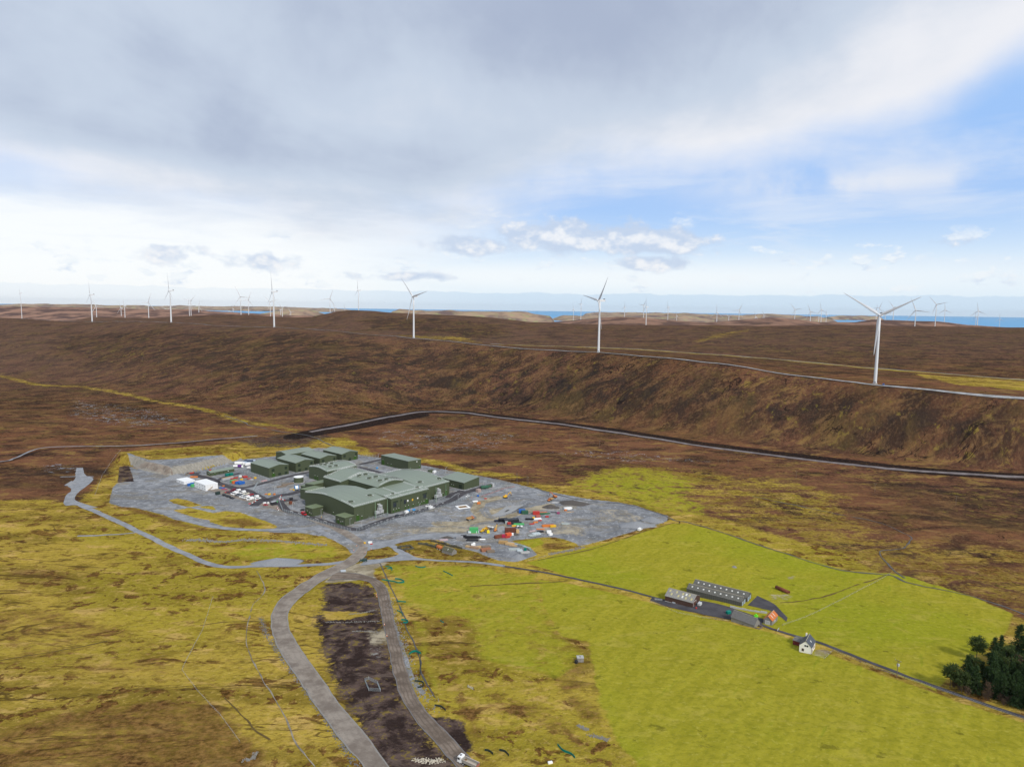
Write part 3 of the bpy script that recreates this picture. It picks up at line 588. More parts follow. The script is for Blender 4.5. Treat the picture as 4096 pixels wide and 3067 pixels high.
def island(prof, Y, depth, seed):
    a = np.array(prof, float); p = atY(a[:, 0], a[:, 1], float(Y)); n, r = 220, 26
    xs = np.linspace(p[0, 0], p[-1, 0], n); zt = np.interp(xs, p[:, 0], p[:, 2]) - SEA_Z
    v = np.linspace(-1, 1, r); VV, XX = np.meshgrid(v, xs, indexing='ij'); ZT = np.meshgrid(v, zt, indexing='ij')[1]
    ends = sstep(np.minimum(XX - xs[0], xs[-1] - XX), 0, 0.05 * (xs[-1] - xs[0]))
    wob = 0.25 * fbm(XX / (depth * 0.35), VV * 2, 3, seed)
    shp = np.clip(1 - (np.abs(VV) + wob * np.abs(VV)) ** 1.7, -0.3, 1)
    Z = SEA_Z + ZT * shp * (0.35 + 0.65 * ends) + ZT * 0.25 * fbm(XX / 420, VV * depth / 420, 3, seed + 5) * (1 - VV * VV) - 12 * (1 - ends) - 6 * (np.abs(VV) > 0.98)
    o = mesh_np('island', np.stack([XX.ravel(), (Y + VV * depth * (0.4 + 0.6 * ends)).ravel(), Z.ravel()], 1), grid_faces(r, n), LAND); o['kind'] = 'structure'
island([(-700, 1226), (-300, 1222), (0, 1221), (120, 1218), (220, 1213), (280, 1218), (420, 1221), (560, 1224), (640, 1228)], 17000, 1500, 3)
island([(500, 1227), (640, 1224), (760, 1222), (900, 1226), (1080, 1225), (1160, 1229), (1280, 1232), (1420, 1238)], 26000, 1400, 8)
island([(1030, 1256), (1100, 1245), (1160, 1240), (1200, 1236), (1240, 1240), (1270, 1249), (1300, 1262)], 11000, 900, 12)
island([(1540, 1254), (1600, 1241), (1660, 1243), (1720, 1247), (1800, 1240), (1850, 1244), (1920, 1250), (1990, 1250), (2060, 1249), (2110, 1252), (2160, 1258), (2230, 1264)], 9500, 800, 17)
island([(2200, 1266), (2260, 1262), (2330, 1264), (2420, 1258), (2520, 1259), (2600, 1256), (2690, 1251), (2780, 1256), (2880, 1259), (2960, 1260), (3040, 1254), (3100, 1257), (3180, 1263), (3300, 1268)], 14500, 1500, 22)
island([(2330, 1252), (2420, 1249), (2560, 1250), (2640, 1252), (2720, 1254)], 24000, 700, 25)
island([(3300, 1266), (3380, 1262), (3460, 1262), (3520, 1266)], 22000, 500, 29)

# ---------------------------------------------------------------- roads, tracks, streams: sheets laid over the ground
def spline(P, step):
    P = np.asarray(P, float); n = len(P)
    if n > 2:
        T_ = np.zeros_like(P); T_[1:-1] = (P[2:] - P[:-2]) / 2; T_[0] = P[1] - P[0]; T_[-1] = P[-1] - P[-2]
        out = []
        for i in range(n - 1):
            k = max(2, int(np.linalg.norm(P[i + 1] - P[i]) / step)); s = np.linspace(0, 1, k, endpoint=False)[:, None]
            out.append((2 * s ** 3 - 3 * s ** 2 + 1) * P[i] + (s ** 3 - 2 * s ** 2 + s) * T_[i] + (-2 * s ** 3 + 3 * s ** 2) * P[i + 1] + (s ** 3 - s ** 2) * T_[i + 1])
        return np.vstack(out + [P[-1:]])
    k = max(2, int(np.linalg.norm(P[1] - P[0]) / step)); s = np.linspace(0, 1, k)[:, None]
    return P[0] * (1 - s) + P[1] * s
def resample(P, n):
    d = np.r_[0, np.cumsum(np.linalg.norm(np.diff(P, axis=0), axis=1))]; s = np.linspace(0, d[-1], n)
    return np.stack([np.interp(s, d, P[:, i]) for i in range(2)], 1), d[-1]
def ribbon(name, m, px=None, w=6.0, edges=None, step=None, lift=0.12, rag=0.5, world=None, seed=1, kind='structure'):
    if edges is not None:
        L = spline(xy(edges[0]), 4); Rr = spline(xy(edges[1]), 4)
        L, a = resample(L, 10); L = spline(xy(edges[0]), 2); n = max(20, int(a / 2.0)); L, a = resample(L, n); Rr, _ = resample(spline(xy(edges[1]), 2), n)
    else:
        c = np.asarray(world, float) if world is not None else xy(px)
        far = max(1.0, float(np.mean(c[:, 1])) / 500)
        c = spline(c, (step or 2.0) * far); c, a = resample(c, max(8, int(a_len(c) / ((step or 2.0) * far)))); n = len(c)
        t = np.gradient(c, axis=0); t /= np.linalg.norm(t, axis=1)[:, None] + 1e-9; nn = np.stack([-t[:, 1], t[:, 0]], 1)
        L = c + nn * w / 2; Rr = c - nn * w / 2
    s = np.arange(n) * 1.0
    if edges is not None and name == 'haul_road': L, Rr = L + (Rr - L) * .05, Rr + (L - Rr) * .05
    d = L - Rr; dl = np.linalg.norm(d, axis=1)[:, None] + 1e-9
    L = L + d / dl * (rag * fbm(s / 3.1, s * 0 + seed, 3, seed))[:, None]; Rr = Rr - d / dl * (rag * fbm(s / 3.7, s * 0 + seed + 3, 3, seed + 9))[:, None]
    k = int(np.clip(np.ceil(np.median(dl) / 1.5), 3, 10)); q = np.linspace(0, 1, k + 1)
    pts = L[:, None] * (1 - q)[None, :, None] + Rr[:, None] * q[None, :, None]
    X, Y = pts[..., 0].ravel(), pts[..., 1].ravel()
    Z = ground_h(X, Y) + lift + Y * 0.00012
    o = mesh_np(name, np.stack([X, Y, Z], 1), grid_faces(n, k + 1)[:, ::-1], m)
    uv = o.data.attributes.new('across', 'FLOAT', 'POINT'); uv.data.foreach_set('value', np.tile(q, n).astype(np.float32))
    if kind: o['kind'] = kind
    return o
def a_len(c): return float(np.linalg.norm(np.diff(c, axis=0), axis=1).sum())
def roadmat(name, a, b_, ruts=0.0, rough=0.95, edge=None):
    def fn(T, b):
        P = T.n('ShaderNodeNewGeometry').outputs['Position']; ac = T.n('ShaderNodeAttribute', attribute_name='across').outputs['Fac']
        n = T.noise(P, 0.12, 5, 0.62); n2 = T.noise(P, 1.3, 4, 0.65)
        c = T.mix(T.ss(n, 0.35, 0.65), a, b_); c = T.mix(T.m('MULTIPLY', T.ss(n2, 0.45, 0.25), 0.45), c, [k * 0.5 for k in a])
        c = T.mix(T.m('MULTIPLY', T.ss(n2, 0.58, 0.75), 0.35), c, [min(1, k * 1.35) for k in b_])
        if ruts:
            w = T.m('SINE', T.m('ADD', T.m('MULTIPLY', ac, 25.0), T.m('MULTIPLY', T.m('SUBTRACT', T.noise(P, 0.05, 4, 0.6), 0.5), 16.0)))
            c = T.mix(T.m('MULTIPLY', T.m('MULTIPLY', T.ss(w, 0.0, 0.95), T.ss(n, 0.36, 0.56, 0.2, 1.0)), ruts), c, [k * 0.45 for k in a])
        if edge is not None:
            q = T.m('ABSOLUTE', T.m('SUBTRACT', ac, 0.5)); c = T.mix(T.ss(T.m('ADD', q, T.m('MULTIPLY', T.m('SUBTRACT', n2, 0.5), 0.10)), 0.41, 0.46), c, edge)
        T.put(b.inputs['Base Color'], c); b.inputs['Roughness'].default_value = rough; b.inputs['Specular IOR Level'].default_value = 0.04
        bp = T.n('ShaderNodeBump'); bp.inputs['Strength'].default_value = 0.4; bp.inputs['Distance'].default_value = 0.3; T.put(bp.inputs['Height'], n2); T.put(b.inputs['Normal'], bp.outputs[0])
    return plainmat(name, fn)
HAUL = roadmat('haul_road_stone', (0.185, 0.152, 0.125), (0.300, 0.258, 0.215), 0.10, edge=(0.25, 0.235, 0.215))
MUDR = roadmat('rutted_mud', (0.130, 0.100, 0.078), (0.235, 0.188, 0.150), 0.38, edge=(0.17, 0.16, 0.155))
GREY = roadmat('grey_gravel_track', (0.215, 0.222, 0.235), (0.300, 0.308, 0.322), 0.12)
PALE = roadmat('pale_hill_track', (0.24, 0.24, 0.24), (0.36, 0.36, 0.36), 0.0)
TAR = roadmat('asphalt', (0.058, 0.055, 0.060), (0.090, 0.084, 0.090), 0.0, 0.85)
PEATR = roadmat('peat_road_stone', (0.15, 0.128, 0.125), (0.235, 0.205, 0.20), 0.3)
STRM = plainmat('stream_water', lambda T, b: (T.put(b.inputs['Base Color'], T.mix(T.noise(T.n('ShaderNodeNewGeometry').outputs['Position'], 0.2, 4), (0.02, 0.016, 0.012), (0.07, 0.06, 0.05))), setattr(b.inputs['Roughness'], 'default_value', 0.4)))
VERGE = plainmat('ditch_earth', lambda T, b: (T.put(b.inputs['Base Color'], T.mix(T.noise(T.n('ShaderNodeNewGeometry').outputs['Position'], 0.5, 5), (0.085, 0.058, 0.024), (0.165, 0.115, 0.036))), setattr(b.inputs['Roughness'], 'default_value', 0.95), setattr(b.inputs['Specular IOR Level'], 'default_value', 0.05)))

z4 = lambda pts: [(900 + x / 1.713, 2100 + y / 1.713) for x, y in pts]
ribbon('haul_road', HAUL, edges=(z4([(1010, 1790), (935, 1656), (800, 1500), (620, 1250), (480, 1040), (370, 880), (312, 720), (318, 590), (400, 480), (600, 350), (790, 255), (880, 190), (915, 140)]),
                                 z4([(1220, 1790), (1130, 1656), (1000, 1470), (870, 1310), (740, 1140), (615, 970), (520, 835), (455, 720), (438, 630), (462, 560), (570, 455), (720, 355), (860, 285), (960, 220), (985, 150)])), rag=0.5, lift=0.25)
ribbon('haul_road', HAUL, edges=([(1434, 2182), (1400, 2160), (1330, 2120), (1260, 2092), (1190, 2066), (1120, 2046), (1060, 2028), (960, 2000), (860, 1970), (720, 1920), (600, 1888), (512, 1866)],
                                 [(1478, 2180), (1440, 2150), (1370, 2110), (1290, 2080), (1215, 2052), (1140, 2030), (1075, 2012), (975, 1985), (872, 1955), (740, 1912), (612, 1880), (526, 1865)]), rag=0.5, lift=0.14)
ribbon('haul_road', GREY, edges=([(1455, 2205), (1540, 2190), (1600, 2172), (1660, 2160), (1760, 2150), (1880, 2152), (1960, 2150), (2040, 2140), (2080, 2120)], [(1455, 2180), (1530, 2165), (1600, 2150), (1660, 2138), (1760, 2132), (1880, 2135), (1960, 2135), (2030, 2125), (2060, 2110)]), rag=0.8, lift=0.10)
ribbon('haul_track', MUDR, edges=(z4([(700, 380), (800, 372), (900, 372), (985, 390), (1035, 450), (1060, 560), (1080, 680), (1115, 830), (1140, 960), (1165, 1060), (1210, 1190), (1300, 1330), (1400, 1450), (1500, 1560), (1600, 1680)]),
                                  z4([(760, 320), (850, 325), (940, 338), (1040, 372), (1110, 430), (1145, 560), (1165, 680), (1205, 830), (1240, 960), (1270, 1060), (1320, 1180), (1400, 1290), (1500, 1400), (1600, 1500), (1700, 1610)])), rag=0.7, lift=0.22)
ribbon('gravel_track', GREY, px=[(1385, 2245), (1300, 2256), (1180, 2262), (1030, 2266), (940, 2268), (880, 2265), (820, 2250), (740, 2215), (660, 2180), (580, 2140), (500, 2098), (420, 2062), (350, 2032), (305, 2012)], w=5.4, rag=0.5)
ribbon('gravel_track', GREY, edges=([(350, 2032), (300, 2020), (258, 2020), (262, 1985), (285, 1960), (272, 1945), (275, 1935), (300, 1915), (302, 1890), (306, 1870)],
                                    [(390, 2030), (310, 2005), (300, 1990), (318, 1965), (345, 1945), (368, 1925), (372, 1912), (348, 1905), (336, 1890), (332, 1870)]), rag=0.6)
ribbon('gravel_track', GREY, px=[(540, 2130), (480, 2136), (400, 2138), (310, 2140)], w=2.6, rag=0.4)
ribbon('gravel_track', GREY, px=[(372, 1908), (320, 1905), (242, 1907)], w=3.0, rag=0.6)
ribbon('gravel_track', GREY, px=[(764, 2030), (800, 2024), (840, 2020)], w=3.0, rag=0.4)
ribbon('gravel_track', GREY, px=[(620, 2038), (700, 2060), (780, 2090), (860, 2108), (980, 2118), (1100, 2120), (1250, 2115), (1330, 2150)], w=6.0, rag=1.0)
ribbon('peat_road', PEATR, px=[(1240, 1728), (1400, 1700), (1560, 1668), (1700, 1648), (1850, 1652), (2010, 1672), (2200, 1692), (2400, 1720), (2600, 1750), (2800, 1782), (3100, 1822), (3400, 1858), (3700, 1884), (4096, 1908), (4700, 1942)], w=8.5, rag=1.5)
_k = (CREST[0] > -1.0) & (CREST[0] < 1.4)
ribbon('hill_road', PALE, world=np.stack([CREST[0] * CREST[1], CREST[1] - 7], 1)[_k], w=3.6, step=5, lift=0.5, rag=0.8)
ribbon('public_road', roadmat('old_tarmac', (0.26, 0.25, 0.24), (0.36, 0.35, 0.33)), px=[(1960, 1376), (2400, 1391), (2900, 1420), (3300, 1455), (3700, 1488), (4096, 1520), (4700, 1570)], w=7, step=5, lift=0.5, rag=0.1)
ribbon('moor_track', GREY, px=[(-300, 1870), (0, 1846), (60, 1832), (160, 1794), (330, 1786), (490, 1784), (700, 1772), (880, 1756), (1030, 1742)], w=3.0, rag=0.6)
ribbon('farm_road', TAR, px=[(2010, 2263), (2120, 2280), (2230, 2300), (2400, 2333), (2520, 2362), (2640, 2393)], w=2.6, rag=0.2)
ribbon('farm_road', GREY, edges=([(1440, 2262), (1510, 2252), (1570, 2244), (1660, 2238), (1760, 2243), (1900, 2252), (2020, 2268)], [(1460, 2238), (1520, 2235), (1575, 2225), (1620, 2208), (1690, 2232), (1900, 2245), (2020, 2259)]), rag=0.3)
ribbon('farm_road', GREY, px=[(1625, 2220), (1598, 2205), (1580, 2190), (1560, 2180)], w=6, rag=0.5)
ribbon('farm_road', TAR, px=[(3040, 2495), (3100, 2520), (3180, 2545), (3280, 2572), (3400, 2620), (3560, 2680), (3720, 2738), (3900, 2800), (4096, 2868), (4600, 3040)], w=2.9, rag=0.2)
ribbon('farm_yard', TAR, edges=([(2600, 2398), (2680, 2425), (2780, 2448), (2850, 2462), (2940, 2480), (3040, 2502)], [(2610, 2385), (2700, 2400), (2800, 2400), (2900, 2420), (2960, 2440), (3060, 2478)]), rag=0.3)
ribbon('farm_yard', TAR, edges=([(2990, 2420), (3060, 2435), (3110, 2460), (3146, 2484)], [(3030, 2382), (3090, 2412), (3130, 2450), (3150, 2470)]), rag=0.8, lift=0.10)
ribbon('stream', STRM, px=[(2130, 1946), (2185, 1966), (2290, 1992), (2360, 2005), (2470, 2012), (2560, 2030), (2660, 2062), (2700, 2082), (2760, 2092), (2900, 2136), (3050, 2185), (3150, 2216), (3260, 2250), (3400, 2282), (3560, 2296), (3640, 2330), (3850, 2375), (4000, 2420), (4096, 2455), (4400, 2560)], w=1.5, rag=1.0, lift=0.15)
ribbon('stream', STRM, px=[(3010, 1985), (3180, 2020), (3350, 2055), (3500, 2085), (3630, 2140), (3640, 2165), (3600, 2195), (3520, 2205), (3560, 2260), (3620, 2310)], w=1.2, rag=1.0, lift=0.15)
ribbon('stream', STRM, px=[(900, 1662), (980, 1692), (1000, 1704), (1100, 1722), (1240, 1745), (1300, 1770), (1350, 1790)], w=1.8, rag=1.2, lift=0.25)
ribbon('stream', STRM, px=[(1520, 2250), (1620, 2470), (1620, 2500), (1660, 2580), (1680, 2640), (1690, 2700), (1740, 2790)], w=0.8, rag=0.6, lift=0.12)
ribbon('ditch', VERGE, px=[(1880, 2345), (2200, 2330), (2270, 2322)], w=1.2, rag=1.0)
ribbon('ditch', VERGE, px=[(2150, 2240), (2350, 2200), (2480, 2160), (2560, 2130), (2700, 2090)], w=1.0, rag=0.9)
ribbon('ditch', VERGE, px=[(0, 2640), (150, 2615), (300, 2590), (430, 2560)], w=0.8, rag=0.9)
ribbon('ditch', VERGE, px=[(800, 2500), (880, 2490), (980, 2485), (1070, 2485)], w=0.8, rag=0.9)
ribbon('ditch', VERGE, px=[(900, 2790), (980, 2870), (1030, 2930), (1080, 2960)], w=0.7, rag=0.6)
ribbon('ditch', VERGE, px=[(3120, 2410), (3200, 2405), (3300, 2385), (3450, 2330), (3560, 2290)], w=1.0, rag=1.0)
ribbon('path', roadmat('worn_path', (0.16, 0.135, 0.105), (0.30, 0.27, 0.22)), px=[(1028, 2285), (1058, 2345), (1050, 2380), (1010, 2420), (998, 2470), (985, 2530), (990, 2590), (1020, 2660), (1060, 2730), (1110, 2810), (1150, 2890), (1190, 2980), (1260, 3067)], w=0.55, rag=0.55)
# site roads
def asphalt(px, w): return ribbon('site_road', TAR, px=px, w=w, rag=0.05, lift=0.16)
asphalt([(1128, 2022), (1150, 2043), (1200, 2057), (1254, 2073), (1340, 2099), (1397, 2114), (1435, 2117), (1470, 2105), (1561, 2073), (1656, 2051), (1720, 2032), (1780, 2013), (1815, 1996), (1850, 1974), (1902, 1958), (1945, 1942)], 7.5)
asphalt([(1128, 2022), (1122, 2008), (1150, 2000), (1185, 2003)], 7)
asphalt([(1790, 1990), (1812, 1974), (1850, 1962)], 6)
asphalt([(760, 1890), (788, 1901), (818, 1909), (849, 1917), (872, 1932), (910, 1944), (941, 1953), (987, 1962), (1014, 1975), (1040, 1988), (1062, 2000), (1095, 2008)], 8)
asphalt([(1062, 2000), (1090, 1992), (1120, 1982), (1167, 1974), (1205, 1962)], 8)
asphalt([(941, 1952), (985, 1949), (1024, 1940), (1080, 1925), (1180, 1900), (1260, 1885)], 6)
asphalt([(872, 1930), (870, 1922), (900, 1908), (960, 1892)], 5)
asphalt([(1432, 1868), (1480, 1880), (1540, 1896), (1600, 1912)], 7)
asphalt([(1440, 1857), (1490, 1846), (1530, 1836)], 6)
asphalt([(1050, 1998), (1030, 2012), (1014, 2024)], 9)
PAINT = mat('road_paint', (0.78, 0.78, 0.76), 0.8, 0.08, 3)
def dash(a, b, n, w=0.35, duty=0.5):
    A_, B_ = xy([a, b])
    for i in range(n):
        p = A_ + (B_ - A_) * (i / n); q = A_ + (B_ - A_) * ((i + duty) / n)
        ribbon('road_marking', PAINT, world=[p, q], w=w, rag=0, lift=0.19)
dash((1160, 2043), (1330, 2094), 5, 0.5, 0.4); dash((1470, 2102), (1640, 2052), 7, 0.5, 0.35); dash((1650, 2050), (1790, 2006), 6, 0.5, 0.35)
dash((1812, 1968), (1900, 1950), 3, 0.5, 0.5); dash((1150, 2008), (1185, 2016), 4, 0.5, 0.4)
# puddles and the flooded pit
PUD = plainmat('puddle_water', lambda T, b: (T.put(b.inputs['Base Color'], T.mix(T.noise(T.n('ShaderNodeNewGeometry').outputs['Position'], 0.15, 4), (0.20, 0.19, 0.17), (0.30, 0.29, 0.27))), setattr(b.inputs['Roughness'], 'default_value', 0.10)))
def sheet(name, m, px, z=None, lift=0.14, seed=2):
    P = spline(np.vstack([xy(px), xy(px[:1])]), 1.0); c = P.mean(0); d = P - c
    k = 1 + 0.10 * fbm(np.arange(len(P)) / 4.0, np.zeros(len(P)) + seed, 3, seed)
    P = c + d * k[:, None]; n = len(P); r = 6
    q = np.linspace(0, 1, r + 1)[1:]; pts = c[None, None] + (P - c)[None] * q[:, None, None]
    X, Y = pts[..., 0].ravel(), pts[..., 1].ravel(); Z = np.full(X.shape, z) if z is not None else ground_h(X, Y) + lift
    o = mesh_np(name, np.stack([X, Y, Z], 1), grid_faces(r, n), m); o['kind'] = 'structure'
    return o
sheet('pit_water', PUD, [(1962, 2052), (1990, 2040), (2025, 2018), (2060, 2012), (2092, 2012), (2075, 2024), (2040, 2044), (2005, 2058), (1975, 2060)], z=-2.0)
sheet('puddle', PUD, [(1992, 2108), (2012, 2102), (2022, 2112), (2020, 2124), (2000, 2128), (1988, 2122)], lift=0.12)
# ---------------------------------------------------------------- object helpers
class MB:
    def __init__(s): s.v = []; s.f = []
    def add(s, vs, fs):
        k = len(s.v); s.v += [tuple(map(float, p)) for p in vs]; s.f += [tuple(i + k for i in f) for f in fs]; return s
    def box(s, x0, x1, y0, y1, z0, z1, bev=0.0):
        if bev:
            b = bev
            vs = []
            for z, i in ((z0, 0), (z1 - b, 0), (z1, b)):
                vs += [(x0 + i + b, y0 + i, z), (x1 - i - b, y0 + i, z), (x1 - i, y0 + i + b, z), (x1 - i, y1 - i - b, z), (x1 - i - b, y1 - i, z), (x0 + i + b, y1 - i, z), (x0 + i, y1 - i - b, z), (x0 + i, y0 + i + b, z)]
            fs = [tuple(range(7, -1, -1)), tuple(range(16, 24))]
            for r in (0, 8): fs += [(r + i, r + (i + 1) % 8, r + 8 + (i + 1) % 8, r + 8 + i) for i in range(8)]
            return s.add(vs, fs)
        vs = [(x0, y0, z0), (x1, y0, z0), (x1, y1, z0), (x0, y1, z0), (x0, y0, z1), (x1, y0, z1), (x1, y1, z1), (x0, y1, z1)]
        return s.add(vs, [(3, 2, 1, 0), (4, 5, 6, 7), (0, 1, 5, 4), (1, 2, 6, 5), (2, 3, 7, 6), (3, 0, 4, 7)])
    def prism(s, poly, a, b, axis='y'):        # polygon in the other two axes, extruded from a to b along axis
        n = len(poly)
        def P(p, q): return {'y': (p[0], q, p[1]), 'x': (q, p[0], p[1]), 'z': (p[0], p[1], q)}[axis]
        vs = [P(p, a) for p in poly] + [P(p, b) for p in poly]
        return s.add(vs, [tuple(range(n)), tuple(range(2 * n - 1, n - 1, -1))] + [(i, i + n, (i + 1) % n + n, (i + 1) % n) for i in range(n)])
    def tube(s, p, q, r, r2=None, n=6, cap=True):
        p = Vector(p); q = Vector(q); d = (q - p); r2 = r if r2 is None else r2
        a = d.orthogonal().normalized(); b = d.normalized().cross(a)
        vs = [p + (a * math.cos(t) + b * math.sin(t)) * r for t in [2 * math.pi * i / n for i in range(n)]]
        vs += [q + (a * math.cos(t) + b * math.sin(t)) * r2 for t in [2 * math.pi * i / n for i in range(n)]]
        fs = [(i, (i + 1) % n, (i + 1) % n + n, i + n) for i in range(n)]
        if cap: fs += [tuple(range(n - 1, -1, -1)), tuple(range(n, 2 * n))]
        return s.add(vs, fs)
    def path(s, pts, r, n=5):
        for a, b in zip(pts[:-1], pts[1:]): s.tube(a, b, r, n=n)
        return s
    def lathe(s, prof, n=16, c=(0, 0)):         # (r, z) profile about a vertical axis
        vs = [(c[0] + r * math.cos(2 * math.pi * i / n), c[1] + r * math.sin(2 * math.pi * i / n), z) for r, z in prof for i in range(n)]
        fs = [(k * n + i, k * n + (i + 1) % n, (k + 1) * n + (i + 1) % n, (k + 1) * n + i) for k in range(len(prof) - 1) for i in range(n)]
        fs += [tuple(range(n - 1, -1, -1)), tuple(range((len(prof) - 1) * n, len(prof) * n))]
        return s.add(vs, fs)
    def sheet(s, prof, a, b, th, axis='x'):     # thick folded sheet: profile (t, z) extruded
        low = [(p[0], p[1] - th) for p in reversed(prof)]
        n = len(prof)
        for i in range(n - 1):
            q = [prof[i], prof[i + 1], (prof[i + 1][0], prof[i + 1][1] - th), (prof[i][0], prof[i][1] - th)]
            s.prism(q, a, b, axis)
        return s
    def mesh(s, name, m, smooth=False):
        me = bpy.data.meshes.new(name); me.from_pydata(s.v, [], s.f)
        import bmesh
        bm = bmesh.new(); bm.from_mesh(me); bmesh.ops.recalc_face_normals(bm, faces=bm.faces); bm.to_mesh(me); bm.free()
        if smooth: me.polygons.foreach_set('use_smooth', [True] * len(me.polygons))
        me.materials.append(m); return me
    def build(s, name, m, parent=None, smooth=False, label=None):
        o = bpy.data.objects.new(name, s.mesh(name, m, smooth)); COL.objects.link(o)
        if parent is not None: o.parent = parent
        if label: o['label'] = label
        return o
def tag(o, label, cat, group=None):
    o['label'] = label; o['category'] = cat
    if group: o['group'] = group
    return o
def thing(name, label, cat, loc, rz=0.0, group=None):
    o = bpy.data.objects.new(name, None); COL.objects.link(o); o.empty_display_size = 1.0
    o.location = tuple(float(k) for k in loc); o.rotation_euler = (0, 0, rz); return tag(o, label, cat, group)
def solo(mb, name, m, label, cat, loc, rz=0.0, group=None, smooth=False):
    o = mb.build(name, m, None, smooth); o.location = tuple(float(k) for k in loc); o.rotation_euler = (0, 0, rz); return tag(o, label, cat, group)
def child(o, name, me, loc=(0, 0, 0), rot=(0, 0, 0), m=None):
    c = bpy.data.objects.new(name, me); COL.objects.link(c); c.parent = o; c.location = loc; c.rotation_euler = rot
    if m is not None:
        c.material_slots[0].link = 'OBJECT'; c.material_slots[0].material = m
    return c
def copy_tree(o, parent=None):
    c = o.copy(); COL.objects.link(c)
    if parent is not None: c.parent = parent
    for k in list(o.children): copy_tree(k, c)
    return c
def facing(px1, px2):               # heading from one ground pixel to another
    a, b = xy([px1, px2]); return math.atan2(b[1] - a[1], b[0] - a[0])

WHITE = mat('turbine_white', (0.64, 0.65, 0.66), 0.45, 0.03, 0.05)
DGREY = mat('dark_grey_metal', (0.10, 0.10, 0.11), 0.6)
LGREY = mat('light_grey_metal', (0.42, 0.43, 0.44), 0.55)
GALV = mat('galvanised_steel', (0.50, 0.52, 0.53), 0.5)
WPAINT = mat('white_paint', (0.80, 0.80, 0.79), 0.5, 0.06, 1)
BLACK = mat('black_rubber', (0.018, 0.018, 0.02), 0.8)
GLASS = mat('dark_glass', (0.025, 0.032, 0.038), 0.12, 0.05, 1, 0, 0.6)
RED = mat('red_paint', (0.43, 0.04, 0.03), 0.45); YEL = mat('yellow_paint', (0.70, 0.42, 0.025), 0.45); ORA = mat('orange_paint', (0.58, 0.18, 0.04), 0.5)
BLUE = mat('blue_paint', (0.02, 0.12, 0.42), 0.5); LBLUE = mat('light_blue_paint', (0.03, 0.30, 0.68), 0.5); GRN = mat('bright_green_paint', (0.07, 0.36, 0.12), 0.5)
TEAL = mat('teal_green_sheet', (0.0, 0.17, 0.13), 0.6); DKGRN = mat('dark_green_paint', (0.03, 0.10, 0.06), 0.6)
WOOD = mat('timber', (0.40, 0.27, 0.14), 0.85, 0.25, 2); RUST = mat('rusty_steel', (0.17, 0.055, 0.03), 0.85, 0.35, 1.2); BRWN = mat('brown_paint', (0.085, 0.032, 0.02), 0.6)
POLE = mat('weathered_pole', (0.16, 0.12, 0.09), 0.9); STONE = mat('grey_stone', (0.22, 0.21, 0.19), 0.95, 0.25, 0.7, bump=0.5)
CONC = mat('concrete', (0.40, 0.40, 0.39), 0.9, 0.12, 0.8)

# ---------------------------------------------------------------- wind turbines
def blade_mesh():
    st = [(0, 1.15, 1.15, 0), (2.5, 1.2, 1.1, .1), (7, 2.0, .62, .55), (12, 2.05, .46, .5), (22, 1.5, .30, .35), (34, 1.05, .20, .22), (46, .68, .13, .1), (54, .40, .07, .03), (57, .08, .03, 0)]
    B = MB(); n = 10; vs = []
    for r, ch, th, off in st:
        tw = 0.42 * (1 - r / 57.0) ** 1.6
        for i in range(n):
            a = 2 * math.pi * i / n; cx = math.cos(a) * ch + off; cy = math.sin(a) * th
            vs.append((cy * math.cos(tw) - cx * math.sin(tw) + 0.0008 * r * r, cx * math.cos(tw) + cy * math.sin(tw), r))
    fs = [(k * n + i, k * n + (i + 1) % n, (k + 1) * n + (i + 1) % n, (k + 1) * n + i) for k in range(len(st) - 1) for i in range(n)] + [tuple(range(n - 1, -1, -1)), tuple(range((len(st) - 1) * n, len(st) * n))]
    return B.add(vs, fs).mesh('blade', WHITE, True)
BLADE = blade_mesh()
HUBM = MB(); HUBM.lathe([(1.9, -1.9), (2.0, -.6), (1.85, .8), (1.3, 1.9), (.5, 2.5), (.05, 2.6)], 14)
HUBM.v = [(z, x, y) for x, y, z in HUBM.v]; HUB = HUBM.mesh('hub', WHITE, True)
NAC = MB().box(-11.0, 2.2, -1.95, 1.95, -1.5, 2.3, 0.55).mesh('nacelle', WHITE)
COOL = MB().box(-10.4, -8.2, -1.6, 1.6, 2.3, 4.0, 0.2).tube((-6.5, 0.6, 2.3), (-6.5, 0.6, 4.4), 0.12).mesh('cooler', DGREY)
DOORM = MB().box(2.25, 2.42, -0.6, 0.6, 1.0, 3.2).mesh('door', DGREY)
BASEM = MB().lathe([(3.4, -1.2), (3.4, 0.35), (2.9, 0.6)], 20).mesh('foundation', CONC)
TOWERS = {}
